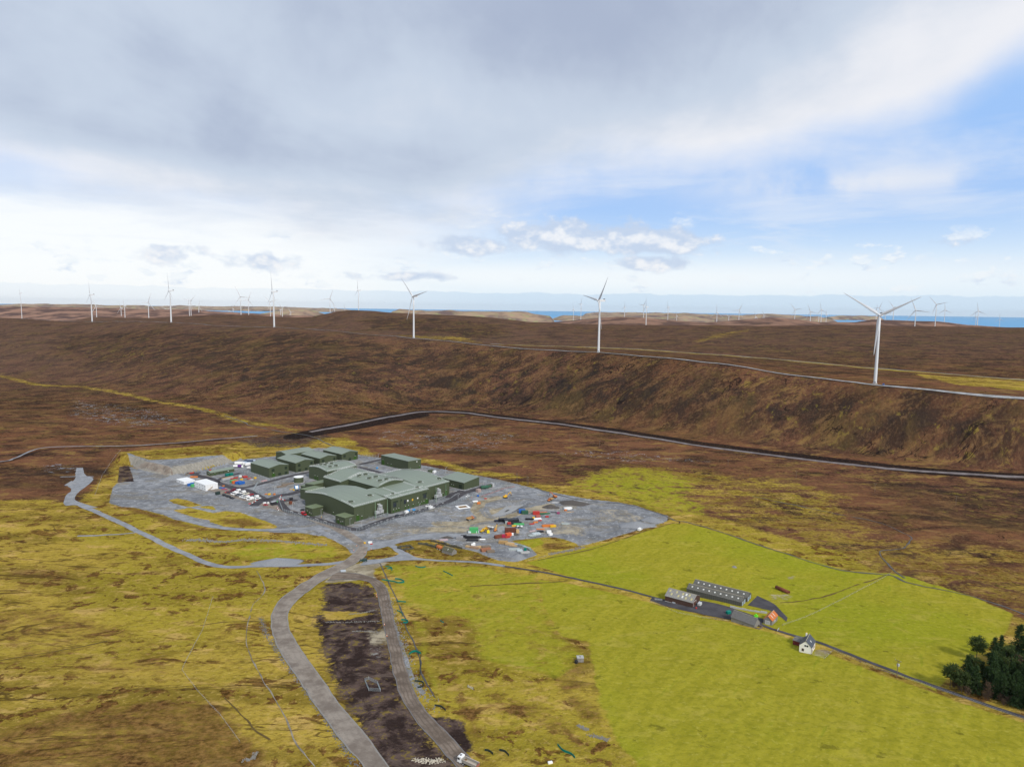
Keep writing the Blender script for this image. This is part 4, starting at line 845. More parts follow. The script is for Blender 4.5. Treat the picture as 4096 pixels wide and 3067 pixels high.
def turbine(base, hub, ph, k, label, group, Y=None, small=False):
    bx, by = base; hx, hy = hub
    if Y is None: Y = FPX * 96.5 / math.hypot(hx - bx, hy - by)
    if small:
        pb = atY(bx, by, Y)
    else:
        pb = gp(bx, by); Y = pb[1]
    ph_ = atY(hx, hy, Y); cx, cy = float(pb[0]), float(pb[1]); zb = gz(cx, cy); hh = float(ph_[2]) - zb
    er = np.array([cy, -cx]) / math.hypot(cx, cy); et = -np.array([cx, cy]) / math.hypot(cx, cy); a = math.sqrt(max(0, 1 - k * k))
    n = -a * er + k * et
    o = thing('wind_turbine', label, 'wind turbine', (cx, cy, zb), math.atan2(n[1], n[0]), group)
    sc = 1.0
    key = round(hh)
    if key not in TOWERS:
        TOWERS[key] = MB().lathe([(2.25, -1.0), (2.2, 3), (1.95, hh * .4), (1.6, hh * .75), (1.38, hh - 1.5)], 18).mesh('tower', WHITE, True)
    child(o, 'tower', TOWERS[key])
    child(o, 'nacelle', NAC, (0, 0, hh)); child(o, 'hub', HUB, (3.4, 0, hh + .3))
    for j in range(3): child(o, 'blade', BLADE, (3.4, 0, hh + .3), (-(R_(ph) + j * 2 * math.pi / 3), 0, 0))
    if not small:
        child(o, 'cooler', COOL, (0, 0, hh)); child(o, 'foundation', BASEM); child(o, 'door', DOORM, rot=(0, 0, math.atan2(-cy, -cx) - o.rotation_euler[2]))
    return o
GR = 'turbines along the hill road'
turbine((88, 1274), (82, 1173), 0, .12, 'white wind turbine at the far left edge of the ridge, one blade straight up', GR)
turbine((369, 1287), (359, 1179), 0, .2, 'white wind turbine on the ridge with a smaller turbine close beside its tower', GR)
turbine((685, 1290), (674, 1163), -2, .25, 'ridge turbine above the left-hand moor, a tiny turbine peeping out behind its tower', GR)
turbine((1097, 1309), (1087, 1167), -3, .2, 'ridge turbine left of the rounded dark hill, one blade swung low to the left', GR)
turbine((1655, 1353), (1648, 1186), -42, .64, 'white wind turbine in front of the rounded dark hill, blades spread like a Y', GR)
turbine((2394, 1409), (2387, 1203), 41, .5, 'second tallest wind turbine, mid ridge, with a dark blade raised to the right', GR)
turbine((3500, 1534), (3510, 1261), 63, .98, 'nearest and tallest white wind turbine, seen face on with two blades spread wide', GR)
FT = 'far turbines on the skyline'
za = lambda x, y: (x / 2.212, 1050 + y / 2.212); zb_ = lambda x, y: (900 + x / 2.212, 1050 + y / 2.212)
zc = lambda x, y: (1900 + x / 2.212, 1080 + y / 2.212); zd = lambda x, y: (2800 + x / 1.7068, 1120 + y / 1.7068)
for f, b, h, ph, k, Y, lab in (
    (za, (858, 522), (856, 389), -25, .8, 4300, 'small turbine just right of the second ridge turbine tower'),
    (za, (1075, 500), (1070, 402), -15, .5, 5000, 'far turbine, shorter of a close pair on the left skyline'),
    (za, (1108, 515), (1099, 383), -10, .5, 4400, 'far turbine with dark hub, taller of the close pair on the left skyline'),
    (za, (1318, 510), (1315, 352), 20, .95, 3700, 'lone far turbine between the left pair and the third ridge turbine, blades spread'),
    (za, (1480, 478), (1479, 418), 60, .9, 6500, 'tiny turbine half hidden behind the third ridge turbine'),
    (za, (1677, 480), (1668, 360), 0, .2, 4700, 'far turbine seen edge on, left of an overlapping pair'),
    (za, (1692, 480), (1688, 340), 45, .9, 4500, 'far turbine with a raised right blade, right of an overlapping pair'),
    (za, (1761, 475), (1758, 385), 20, .8, 5200, 'small far turbine standing right of the overlapping pair'),
    (za, (2045, 458), (2044, 440), -60, .9, 7400, 'tiny turbine sunk behind the brown rise, only hub and blades showing'),
    (za, (2064, 457), (2060, 412), 0, .3, 7000, 'tiny white turbine with an upright blade beside the sunken one'),
    (zb_, (142, 465), (140, 303), -25, .95, 3400, 'far turbine on the brown rise, taller of two left of the fourth ridge turbine'),
    (zb_, (210, 458), (208, 330), 22, .95, 4200, 'far turbine on the brown rise, shorter of two left of the fourth ridge turbine'),
    (zb_, (402, 475), (401, 347), 75, .95, 4300, 'far turbine touching the left of the fourth ridge turbine tower'),
    (zb_, (492, 475), (493, 420), 0, .4, 6400, 'pale far turbine hidden in part by its taller neighbour on the sunlit plain'),
    (zb_, (508, 478), (506, 398), -45, .8, 5000, 'grey hubbed far turbine in the pair right of the fourth ridge turbine'),
    (zb_, (583, 485), (580, 440), -35, .7, 6500, 'small pale turbine by itself at the left foot of the rounded hill'),
    (zb_, (930, 446), (930, 320), 22, .95, 3700, 'far turbine rising behind the left shoulder of the rounded hill'),
    (zb_, (970, 438), (965, 402), -20, .7, 5600, 'tiny turbine peeping over the left shoulder of the rounded hill'),
    (zb_, (1059, 426), (1058, 402), -5, .4, 6500, 'smallest turbine peeping over the crest of the rounded hill'),
    (zb_, (1182, 428), (1171, 246), 3, .25, 3100, 'turbine on the top of the rounded dark hill, one blade straight up'),
    (zc, (870, 430), (868, 350), -6, .5, 5600, 'white far turbine before the sea, left of a pair near the middle turbine'),
    (zc, (936, 428), (938, 303), 150, .4, 5000, 'grey far turbine before the sea with a blade hanging right, near the middle turbine'),
    (zc, (1322, 418), (1320, 332), 15, .35, 5200, 'white far turbine rising over the mid hill, its blades bunched together'),
    (zc, (1490, 432), (1489, 314), 40, .6, 4700, 'white far turbine just behind the grey one on the mid hill'),
    (zc, (1513, 472), (1512, 328), 5, .3, 3600, 'dark hubbed turbine on the mid hill with a pale pad at its foot'),
    (zc, (1705, 448), (1704, 330), -3, .4, 5000, 'white far turbine before the inlet with an upright blade'),
    (zc, (1783, 456), (1779, 408), -15, .6, 6800, 'small far turbine before the inlet with a blade pointing up left'),
    (zc, (2137, 486), (2136, 378), -1, .8, 4200, 'white far turbine in front of the settled shore, upright blade and two low ones'),
    (zd, (195, 304), (196, 250), -55, .8, 6500, 'small turbine with a blade swung far left, in front of the settled shore'),
    (zd, (263, 306), (265, 207), 28, .9, 4700, 'far turbine before the right end of the settled shore, blade up right'),
    (zd, (378, 310), (377, 255), -12, .7, 5600, 'far turbine on the crest below the settled shore, left of two equal small ones'),
    (zd, (434, 309), (435, 243), -22, .6, 5600, 'far turbine on the crest below the settled shore, right of two equal small ones'),
    (zd, (644, 297), (643, 202), -38, .9, 4700, 'far turbine on the dark hill well left of the nearest turbine'),
    (zd, (750, 324), (749, 218), -25, .7, 4100, 'far turbine with a dark raised blade, standing low on the moor edge'),
    (zd, (808, 298), (811, 256), 0, .4, 6800, 'tiny turbine at the left of the tight cluster of three'),
    (zd, (824, 300), (825, 205), -12, .7, 4500, 'tallest turbine of the tight cluster of three'),
    (zd, (860, 290), (860, 236), -3, .6, 5600, 'small turbine at the right of the tight cluster of three'),
    (zd, (1198, 312), (1201, 209), 30, .4, 4600, 'far turbine mostly hidden behind the nearest turbine tower'),
    (zd, (1218, 300), (1213, 190), 25, .9, 5200, 'far turbine whose hub shows just above that of the nearest turbine'),
    (zd, (1262, 301), (1264, 226), 60, .6, 5600, 'small far turbine just right of the nearest turbine tower'),
    (zd, (1315, 303), (1318, 187), -38, .9, 4400, 'far turbine under the raised right blade of the nearest turbine'),
    (zd, (1462, 364), (1469, 207), -22, .95, 2900, 'mid distance turbine standing on the moor right of the nearest turbine'),
    (zd, (1604, 313), (1608, 167), -42, .95, 3700, 'taller turbine of the right-hand pair on the moor edge, dark hub'),
    (zd, (1666, 296), (1669, 205), -5, .95, 4900, 'shorter paler turbine of the right-hand pair on the moor edge'),
    (zd, (1880, 312), (1881, 250), -10, .5, 5600, 'small turbine overlapped by a taller one near the right edge'),
    (zd, (1892, 313), (1895, 212), -8, .9, 4300, 'taller of the two overlapping turbines near the right edge'),
    (zd, (2043, 319), (2047, 268), -5, .95, 6800, 'tiny turbine by itself against the sea at the right edge')):
    turbine(f(*b), f(*h), ph, k, lab, FT, Y, True)
# ---------------------------------------------------------------- the converter station
SO = flat(1150 + 840 / 3.16, 1780 + 972 / 3.16, 0.0); SA = R_(50.2)
SU = np.array([math.cos(SA), math.sin(SA), 0]); SV = np.array([-math.sin(SA), math.cos(SA), 0])
def S2W(u, v, z=0.0): return SO + SU * u + SV * v + np.array([0, 0, z])
def uvz(px, py, z):
    d = flat(px, py, z) - SO; return float(d @ SU), float(d @ SV)
def onv(px, py, v):                 # pixel on the vertical plane of constant v -> (u, z)
    d = ray(px, py); t = (v - (CAM - SO) @ SV) / (d @ SV); p = CAM + d * t - SO; return float(p @ SU), float(p[2])
def onu(px, py, u):
    d = ray(px, py); t = (u - (CAM - SO) @ SU) / (d @ SU); p = CAM + d * t - SO; return float(p @ SV), float(p[2])
Z6 = lambda x, y: (1150 + x / 3.16, 1780 + y / 3.16); Z2 = lambda x, y: (950 + x / 3.687, 1720 + y / 3.687); Z3 = lambda x, y: (1400 + x / 3.687, 1720 + y / 3.687)
CLADU = mat('green_cladding_long', (0.068, 0.084, 0.046), 0.55, 0.07, 0.05, stripe=((1, 0, 0), 1.0, 0.22))
CLADV = mat('green_cladding', (0.068, 0.084, 0.046), 0.55, 0.08, 0.08)
ROOF = mat('grey_green_roof', (0.205, 0.240, 0.190), 0.5, 0.07, 0.07, stripe=((1, 0, 0), 6.0, 0.10))
ROOFV = mat('grey_green_roof_across', (0.205, 0.240, 0.190), 0.5, 0.07, 0.07, stripe=((0, 1, 0), 6.0, 0.10))
ROOFS = mat('olive_green_roof', (0.150, 0.185, 0.100), 0.55, 0.06, 0.1)
DOORG = mat('green_door', (0.035, 0.085, 0.012), 0.5); DARKG = mat('louvre_green', (0.020, 0.032, 0.018), 0.6); FLASH = mat('flashing_green', (0.19, 0.26, 0.19), 0.5)
RAIL = mat('rail_galvanised', (0.72, 0.73, 0.72), 0.5)
class Shed:
    # axis 'u': ridge runs along u, profile across v;  axis 'v': ridge along v, profile across u.  Profile: (s, z) from s=0
    def __init__(s, name, label, u0, u1, v0, v1, prof, axis='u', roof=ROOF, over=0.35, z0=-0.6, group=None, cat='building'):
        s.u0, s.v0, s.L, s.D, s.axis, s.prof = u0, v0, u1 - u0, v1 - v0, axis, prof
        s.o = thing(name, label, cat, S2W(u0, v0), SA, group)
        ext = s.D if axis == 'u' else s.L; ln = s.L if axis == 'u' else s.D
        pr = [(p[0] * ext, p[1]) for p in prof]
        w = MB().prism([(0, z0)] + pr + [(ext, z0)], 0, ln, 'x' if axis == 'u' else 'y'); w.build('wall', CLADU, s.o)
        e0 = pr[0]; e1 = pr[-1]
        g0 = (pr[1][1] - pr[0][1]) / (pr[1][0] - pr[0][0]); g1 = (pr[-1][1] - pr[-2][1]) / (pr[-1][0] - pr[-2][0])
        rp = [(e0[0] - over, e0[1] - g0 * over)] + pr[1:-1] + [(e1[0] + over, e1[1] + g1 * over)]
        rp = [(a, z + 0.30) for a, z in rp]
        MB().sheet(rp, -over, ln + over, 0.28, 'x' if axis == 'u' else 'y').build('roof', roof, s.o)
        s.rp = pr
    def zr(s, u, v):                # roof height at station coordinates
        q = (v - s.v0) if s.axis == 'u' else (u - s.u0)
        return float(np.interp(q, [p[0] for p in s.rp], [p[1] for p in s.rp])) + 0.3
    def onroof(s, px, py):
        z = 15.0
        for _ in range(12): u, v = uvz(px, py, z); z = s.zr(u, v)
        return u - s.u0, v - s.v0, z
    def vent(s, px, py, r=1.5):
        x, y, z = s.onroof(px, py)
        b = MB().box(x - r, x + r, y - r * .8, y + r * .8, z - .6, z + 1.0).box(x - r - .2, x + r + .2, y - r * .8 - .2, y + r * .8 + .2, z + 1.0, z + 1.35)
        o = b.build('roof_vent', CLADV, s.o)
        p = MB()
        for d in (-1, 1): p.path([(x - r - 1, y - 1.7 * d * r, z + .75), (x + r + 1, y - 1.7 * d * r, z + .75)], 0.07, 4)
        for dx in (-r - 1, r + 1):
            p.tube((x + dx, y - 1.7 * r, z + .75), (x + dx, y + 1.7 * r, z + .75), 0.07, n=4)
            for d in (-1, 1): p.tube((x + dx, y + d * 1.7 * r, z - .2), (x + dx, y + d * 1.7 * r, z + .75), 0.07, n=4)
        p.build('guard_rail', RAIL, o)
    def rails(s, runs, h=1.1, r=0.075):   # runs of local (x, y) points on the roof
        m = MB()
        for run in runs:
            P3 = []
            for (a, b) in zip(run[:-1], run[1:]):
                n = max(1, int(math.dist(a, b) / 2.2))
                for i in range(n + (b == run[-1])):
                    q = (a[0] + (b[0] - a[0]) * i / n, a[1] + (b[1] - a[1]) * i / n); P3.append((q[0], q[1], s.zr(s.u0 + q[0], s.v0 + q[1])))
            for p in P3: m.tube((p[0], p[1], p[2] - .1), (p[0], p[1], p[2] + h), r * .9, n=4)
            for k in (h, h * .5): m.path([(p[0], p[1], p[2] + k) for p in P3], r, 4)
        m.build('railing', RAIL, s.o)
    def walls(s, face, items, z_off=0.06):  # openings on a wall: (kind, along, z0, w, h)
        for kind, a, z0, w, h in items:
            m = {'door': DOORG, 'roller_door': DOORG, 'window': GLASS, 'louvre': DARKG, 'panel': YEL, 'sign': WPAINT}[kind]
            t = z_off; B = MB(); F = MB()
            def bx(M, a0, a1, zz0, zz1, d0, d1):
                if face == 'front': M.box(a0, a1, -d1, -d0, zz0, zz1)
                elif face == 'back': M.box(a0, a1, s.D + d0, s.D + d1, zz0, zz1)
                elif face == 'left': M.box(-d1, -d0, a0, a1, zz0, zz1)
                else: M.box(s.L + d0, s.L + d1, a0, a1, zz0, zz1)
            bx(B, a - w / 2, a + w / 2, z0, z0 + h, 0.0, t)
            o = B.build(kind, m, s.o)
            fr = 0.14
            bx(F, a - w / 2 - fr, a - w / 2, z0, z0 + h + fr, 0, t + .06); bx(F, a + w / 2, a + w / 2 + fr, z0, z0 + h + fr, 0, t + .06); bx(F, a - w / 2, a + w / 2, z0 + h, z0 + h + fr, 0, t + .06)
            F.build('frame', CLADV, o)
            if kind in ('door', 'roller_door'):
                H_ = MB(); bx(H_, a - .25, a + .25, z0 + h + .35, z0 + h + .65, 0, .35); H_.build('lamp', WPAINT, o)
    def pipes(s, face, at, h):
        for a in at:
            B = MB()
            if face == 'front': B.tube((a, -.16, 0), (a, -.16, h), .13)
            else: B.tube((-.16, a, 0), (-.16, a, h), .13)
            B.build('downpipe', CLADV, s.o)
arch = lambda e, r, e2: [(0, e), (.13, e + (r - e) * .36), (.28, e + (r - e) * .72), (.42, r - .1), (.52, r), (.62, r - .12), (.76, e2 + (r - e2) * .68), (.9, e2 + (r - e2) * .3), (1, e2)]
G1 = 'blocks of the main green hall'
h1 = Shed('converter_hall', 'long green front hall with low arched roof, nearest block of the main building', 0, 37.6, 0, 75, arch(13.3, 16.6, 12.6), 'u', group=G1)
h1.vent(*Z6(800, 722)); h1.vent(*Z6(1040, 640))
h1.rails([[(0.2, 40), (0.2, 75), (22, 75)], [(0.4, .4), (37, .4)], [(0.3, 0.4), (0.3, 18)]])
h1.walls('front', [('roller_door', 4.2, 0, 3.6, 5.2), ('door', 8.6, .9, 1.2, 2.3)])
h1.walls('left', [('door', 30, 0, 1.2, 2.3), ('door', 8, .8, 1.2, 2.3)])
h1.pipes('front', [0.3, 12, 25, 36], 13.2)
h2 = Shed('control_block', 'green middle front block standing forward, many doors along its foot', 37.5, 84.8, -5.5, 30, [(0, 13.9), (.5, 15.2), (1, 16.3)], 'u', group=G1)
dl = []
for x, y, w, h, k in ((1355, 755, 4.0, 4.2, 'window'), (1365, 715, 6.0, 1.6, 'louvre'), (1485, 715, 3.0, 4.0, 'window'), (1438, 695, 1.5, 2.0, 'louvre'), (1520, 700, 1.6, 1.8, 'sign'), (1580, 688, 1.7, 2.0, 'panel'), (1645, 668, 1.6, 1.4, 'sign'),
                      (1735, 645, 4.0, 3.6, 'window'), (1735, 613, 6.0, 1.6, 'louvre')):
    u, z = onv(*Z6(x, y), -5.5); dl.append((k, u - 37.5, z - h / 2, w, h))
for x in (1335, 1370, 1400, 1483, 1520, 1580, 1650, 1690, 1720):
    u = 37.5 + (x - 1305) / (1785 - 1305) * 47.3; dl.append(('door', u - 37.5, 0.5, 1.4, 2.6))
dl.append(('roller_door', 44.5, 0, 3.8, 4.6))
h2.walls('front', dl); h2.pipes('front', [0.4, 11.5, 36.5, 46.8], 13.8)
h2.rails([[(.3, 10), (.3, .4), (47, .4)], [(.3, 8), (47, 8)], [(14, 0.5), (14, 28)], [(41, 2), (41, 30)]])
h2.vent(*Z6(1330, 622), .9); h2.vent(*Z6(1640, 540), 1.2)
h3 = Shed('converter_hall', 'green right-hand hall with broad arched roof at the far end of the main building', 84.7, 120, 1.4, 76, arch(13.4, 17.4, 13.4), 'u', group=G1)
h3.vent(*Z6(1672, 472)); h3.vent(*Z6(1917, 428))
h3.rails([[(.3, .4), (35, .4)], [(35, 12), (35, 45), (35, 74), (2, 74)]])
h3.walls('front', [('roller_door', 30.5, 0, 3.4, 5.4), ('door', 22, .8, 1.4, 2.4), ('door', 26, .8, 1.4, 2.4)]); h3.pipes('front', [.5, 17, 35], 13.3)
h4 = Shed('spine_hall', 'raised green hall across the middle of the main building, six vents on its roof', 48, 81, 26.5, 101, arch(17.2, 20.3, 17.2), 'v', ROOFV, group=G1)
for p in ((905, 392), (987, 373), (1035, 422), (1115, 405), (1170, 453), (1250, 434)): h4.vent(*Z6(*p))
h4.rails([[(.3, 74), (33, 74)], [(32.7, 74), (32.7, 1)], [(.4, 44), (16, 44), (32, 44)], [(.4, 46.5), (16, 46.5)], [(3, .4), (16, .4), (32, .4)]])
h5 = Shed('spine_hall', 'raised green side bay on the left of the spine hall roof', 38.4, 48.3, 72, 100.6, [(0, 16.0), (.5, 16.7), (1, 17.3)], 'v', ROOFV, group=G1)
h5.rails([[(.3, 28.2), (9.6, 28.2)], [(.3, .5), (.3, 28)]])
Shed('annex', 'green lean-to annex at the left of the main hall, nearer of two', 11, 27.4, 75.5, 100, [(0, 11.0), (1, 9.4)], 'u', ROOFS, group='annexes of the main hall').walls('left', [('door', 6, 0, 1.2, 2.4)])
Shed('annex', 'long green lean-to annex between the left annex and the side bay', 27, 47.5, 100.7, 116, [(0, 10.6), (1, 8.8)], 'u', ROOFS, group='annexes of the main hall')
Shed('annex', 'lowest small green annex beside the blue cable drum', 27.2, 34, 116.1, 124, [(0, 5.8), (1, 5.2)], 'u', ROOFS, group='annexes of the main hall')
a1 = Shed('plant_room', 'square green plant room with flat roof by the red van', -15.4, -4.2, 40, 51.5, [(0, 7.3), (1, 7.0)], 'u', ROOFS, group='square plant rooms')
a1.walls('left', [('roller_door', 8.0, 0, 2.6, 3.6), ('door', 4.2, 0, 1.3, 2.6), ('door', 2.0, 0, .9, 2.1)])
a2 = Shed('plant_room', 'square green plant room with flat roof at the near corner of the main hall', -12.2, -2.6, -3.6, 10, [(0, 7.3), (1, 7.0)], 'u', ROOFS, group='square plant rooms')
a2.walls('left', [('roller_door', 9.5, 0, 2.4, 3.6), ('door', 5.6, 0, 1.2, 2.5), ('door', 3.0, 0, 1.2, 3.2)])
hb = Shed('valve_hall', 'green hall with six vents clustered on its roof, left behind the main building', 62.6, 101.5, 128.5, 162.5, arch(12.7, 14.8, 12.7), 'u', group=None)
for p in ((425, 250), (475, 252), (537, 277), (556, 237), (613, 263), (500, 232)): hb.vent(*Z6(*p), 1.3)
hb.rails([[(.3, .4), (38, .4)], [(.3, 4), (.3, 33.6), (38.6, 33.6), (38.6, 2)]]); hb.walls('left', [('roller_door', 18, 0, 3, 4.6), ('roller_door', 22.5, 0, 3, 4.6), ('door', 6, 0, 1.3, 2.4)])
GS = 'gabled green sheds at the back left'
def gable_shed(lab, u0, u1, v0, v1, e, r, openings):
    s = Shed('transformer_shed', lab, u0, u1, v0, v1, [(0, e), (.5, r), (1, e)], 'v', ROOFV, group=GS)
    w = u1 - u0
    s.walls('front', openings(w)); return s
std = lambda w: [('louvre', w * .2, 6.2, 3.6, 3.2), ('louvre', w * .86, 6.2, 3.2, 3.2), ('roller_door', w * .22, 0, 4.0, 4.2), ('louvre', w * .53, .6, 3.6, 3.0), ('louvre', w * .86, .6, 3.2, 3.0)]
gable_shed('green gabled shed nearest to the car park, leftmost of the front row', 33.5, 57.7, 195, 233.5, 10.9, 13.0, std)
gable_shed('green gabled shed in the middle of the front row of three', 66.9, 90.8, 195, 233.5, 10.9, 13.0, lambda w: [('louvre', w * .18, 6.2, 3.4, 3.2), ('louvre', w * .86, 6.2, 3.2, 3.2), ('louvre', w * .2, .5, 3.4, 3.0), ('louvre', w * .56, .5, 3.4, 3.0)])
gable_shed('green gabled shed on the right of the front row of three', 99, 122.3, 195.3, 233.5, 10.9, 13.0, lambda w: [('louvre', w * .2, 6.0, 3.4, 3.2), ('louvre', w * .88, 6.0, 3.0, 3.2), ('louvre', w * .2, .5, 3.4, 3)])
gable_shed('green gabled shed standing apart at the top of the station yard', 133, 157.3, 199.5, 237.5, 10.0, 12.4, lambda w: [('louvre', w * .17, 5.6, 3.6, 3.2), ('louvre', w * .88, 5.6, 3.2, 3.2), ('louvre', w * .5, 0, 3.6, 3.8), ('roller_door', w * .82, 0, 4.2, 4.6)])
Shed('transformer_shed', 'green shed seen only by its roof behind the front row of gabled sheds', 86, 124, 243.5, 268, [(0, 10.2), (.5, 12.2), (1, 10.2)], 'u', ROOF, group=GS)
Shed('kiosk', 'tiny green kiosk with pale roof behind the row of gabled sheds', 126, 132, 246, 252, [(0, 5.5), (1, 5.5)], 'u', WPAINT)
r1 = Shed('store_building', 'tall green building with flat single-slope roof at the top right of the yard', 158.5, 178.5, 107.5, 156, [(0, 11.5), (1, 10.6)], 'v', ROOFV)
r1.walls('left', [('roller_door', 45, 0, 5, 6.5), ('door', 36, 0, 2, 3), ('door', 30, 0, 2, 3)]); r1.walls('front', [('sign', 13.5, 8.4, 1.3, 1.3), ('door', 3, 0, 2.2, 3), ('door', 17.5, 0, 2.2, 3)])
r2 = Shed('store_building', 'green building with single-slope roof at the right end of the station', 142.8, 166.3, 2.8, 35.5, [(0, 7.4), (1, 9.8)], 'v', ROOFV)
r2.walls('left', [('louvre', 5, 0, 4.4, 5.0), ('door', 15, 0, 1.4, 2.4), ('door', 18, 0, 1.4, 2.4)])
lo = Shed('site_office', 'long low green building with pitched roof beside the car park loop', -5.8, 22, 249, 258, [(0, 3.6), (.55, 4.9), (1, 3.5)], 'u', ROOF)
lo.walls('left', [('door', 2.2, 0, 1.1, 2.1), ('door', 5.0, 0, 1.4, 2.4)]); lo.walls('front', [('door', 5, 0, 1.1, 2.2), ('window', 10, 1.0, 1.2, 1.1), ('window', 15, 1.0, 1.2, 1.1), ('sign', 20.5, 2.0, 1.2, .7)])

# coolers beside the hall front, masts, lamp posts
def cooler(px, lab):
    p = gp(*px); o = thing('transformer_cooler', lab, 'cooler', p, SA, 'cooler banks at the hall front')
    f = MB()
    for x in (-4, -1.2, 1.2, 4):
        for y in (-1, 1): f.tube((x, y, -.2), (x, y, 3.2 if abs(x) > 2 else 7.6), .12, n=4)
    f.box(-4.4, 4.4, -1.2, 1.2, 3.0, 3.2); f.build('frame', GALV, o)
    for x0, x1, z0, z1 in ((-4.2, -.4, 3.25, 5.6), (.4, 4.2, 3.25, 5.6), (-1.0, 2.8, 6.0, 8.4), (-.6, 2.6, 8.9, 10.4)):
        r = MB().box(x0, x1, -1.3, 1.3, z0, z1)
        for i in range(6): r.box(x0 + .15 + i * (x1 - x0) / 6, x0 + .4 + i * (x1 - x0) / 6, -1.5, -1.31, z0 + .15, z1 - .15)
        r.build('radiator', LGREY, o)
    MB().tube((1, 0, 10.4), (1, 0, 11.6), .15).tube((1, 0, 11.6), (-2.4, -.4, 11.9), .2).build('bushing', WPAINT, o)
cooler(Z6(1160, 898), 'grey cooler bank on stilts in front of the near hall'); cooler(Z6(1905, 690), 'grey cooler bank on stilts in front of the right-hand hall')
def mast(px, h, lab):
    p = gp(*px); m = MB()
    for a in range(3): m.tube((.45 * math.cos(a * 2.1), .45 * math.sin(a * 2.1), -.2), (.15 * math.cos(a * 2.1), .15 * math.sin(a * 2.1), h), .08, n=4)
    for i in range(int(h)):
        r0 = .45 - .3 * i / h
        for a in range(3): m.tube((r0 * math.cos(a * 2.1), r0 * math.sin(a * 2.1), i), (r0 * math.cos((a + 1) * 2.1), r0 * math.sin((a + 1) * 2.1), i + 1), .05, n=3)
    solo(m, 'lattice_mast', mat('pale_green_paint', (0.22, 0.34, 0.22), .5), lab, 'mast', p, 0, 'lattice masts along the hall front')
mast(Z6(1112, 930), 15.5, 'lattice mast left of the near cooler bank'); mast(Z6(1265, 885), 15, 'lattice mast in the corner where the middle block steps forward')
mast(Z6(1877, 722), 15.5, 'lattice mast left of the far cooler bank'); mast(Z6(2001, 640), 12, 'lattice mast by the door of the right-hand hall')
def lamp_post(px, lab, h=7.0, rz=0.6):
    o = thing('lamp_post', lab, 'lamp post', gp(*px), rz, 'lamp posts of the station')
    MB().tube((0, 0, -.3), (0, 0, h), .11, .08).tube((0, 0, h), (1.1, 0, h + .15), .07).build('pole', GALV, o); MB().box(.9, 1.7, -.2, .2, h + .05, h + .25, .05).build('lamp_head', LGREY, o)
lamp_post(Z6(938, 1055), 'lamp post on the road bend at the near corner of the station')
lamp_post(Z6(790, 1015), 'lamp post on the round paved island beside the near plant room', 6); lamp_post(Z6(425, 880), 'lamp post beside the plant room by the red van', 5)
lamp_post(Z6(65, 810), 'lamp post on the paved island left of the red van'); lamp_post(Z6(1665, 835), 'lamp post on the verge across from the middle block'); lamp_post(Z6(1885, 740), 'lamp post in front of the far cooler bank')
lamp_post(Z3(1595, 1050), 'lamp post by the road junction before the right end building'); lamp_post(Z3(1965, 860), 'lamp post beside the green fuel tank'); lamp_post(Z2(548, 930), 'lamp post inside the fenced oval yard')
lamp_post(Z3(415, 430), 'lamp post at the left of the tall store building'); lamp_post(Z3(1410, 640), 'lamp post between the main building and the right store')
# water tank, fuel tank, generators, cable drum
o = thing('water_tank', 'round green water tank with white lid in the station yard', 'tank', gp(*Z2(903, 768)))
MB().lathe([(5.0, -.3), (5.0, 6.0)], 28).build('shell', CLADV, o, False); MB().lathe([(5.2, 6.0), (5.2, 6.35), (.4, 6.9)], 28).build('lid', WPAINT, o); MB().lathe([(6.2, -.2), (6.2, .25)], 28).build('base', CONC, o)
def htank(name, lab, px, rz, L, r, m, group=None):
    t = thing(name, lab, 'tank', gp(*px), rz, group); B = MB(); n = 14; vs = []
    for x, k in ((-L / 2 - r * .35, .35), (-L / 2 - r * .2, .75), (-L / 2, 1), (L / 2, 1), (L / 2 + r * .2, .75), (L / 2 + r * .35, .35)):
        vs += [(x, r * k * math.cos(2 * math.pi * i / n), r + .5 + r * k * math.sin(2 * math.pi * i / n)) for i in range(n)]
    B.add(vs, [(k * n + i, k * n + (i + 1) % n, (k + 1) * n + (i + 1) % n, (k + 1) * n + i) for k in range(5) for i in range(n)] + [tuple(range(n - 1, -1, -1)), tuple(range(5 * n, 6 * n))]).build('shell', m, t, True)
    for x in (-L * .3, L * .3): MB().box(x - .25, x + .25, -r * .8, r * .8, -.2, .9).build('saddle', CONC, t)
    return t
htank('fuel_tank', 'dark green fuel tank lying by the right end building', Z3(1985, 868), SA + 2.6, 7.5, 1.7, DKGRN, 'green tanks by the generator')
htank('fuel_tank', 'second green fuel tank behind the larger one, nearer the generator', Z3(2040, 850), SA + 2.6, 5.0, 1.3, DKGRN, 'green tanks by the generator')
def crate(name, lab, cat, px, rz, L, Wd, h, m, group=None, rib=True, roofm=None, loc=None):
    t = thing(name, lab, cat, gp(*px) if loc is None else loc, rz, group)
    B = MB().box(-L / 2, L / 2, -Wd / 2, Wd / 2, -.05, h)
    if rib:
        n = max(3, int(L / .8))
        for i in range(n):
            x = -L / 2 + (i + .5) * L / n
            for s in (-1, 1): B.box(x - .12, x + .12, s * Wd / 2 - (.06 if s < 0 else 0), s * Wd / 2 + (.06 if s > 0 else 0), .15, h - .15)
    B.build('body', m, t)
    MB().box(-L / 2 - .04, L / 2 + .04, -Wd / 2 - .04, Wd / 2 + .04, h, h + .12).build('roof', roofm or m, t)
    d = MB().box(L / 2, L / 2 + .06, -Wd / 2 + .15, -.03, .15, h - .15).box(L / 2, L / 2 + .06, .03, Wd / 2 - .15, .15, h - .15); d.build('door', m, t)
    return t
crate('generator', 'long green generator house with grey exhausts at the right end of the station', 'generator', Z3(2060, 842), SA, 8, 3, 3, CLADV)
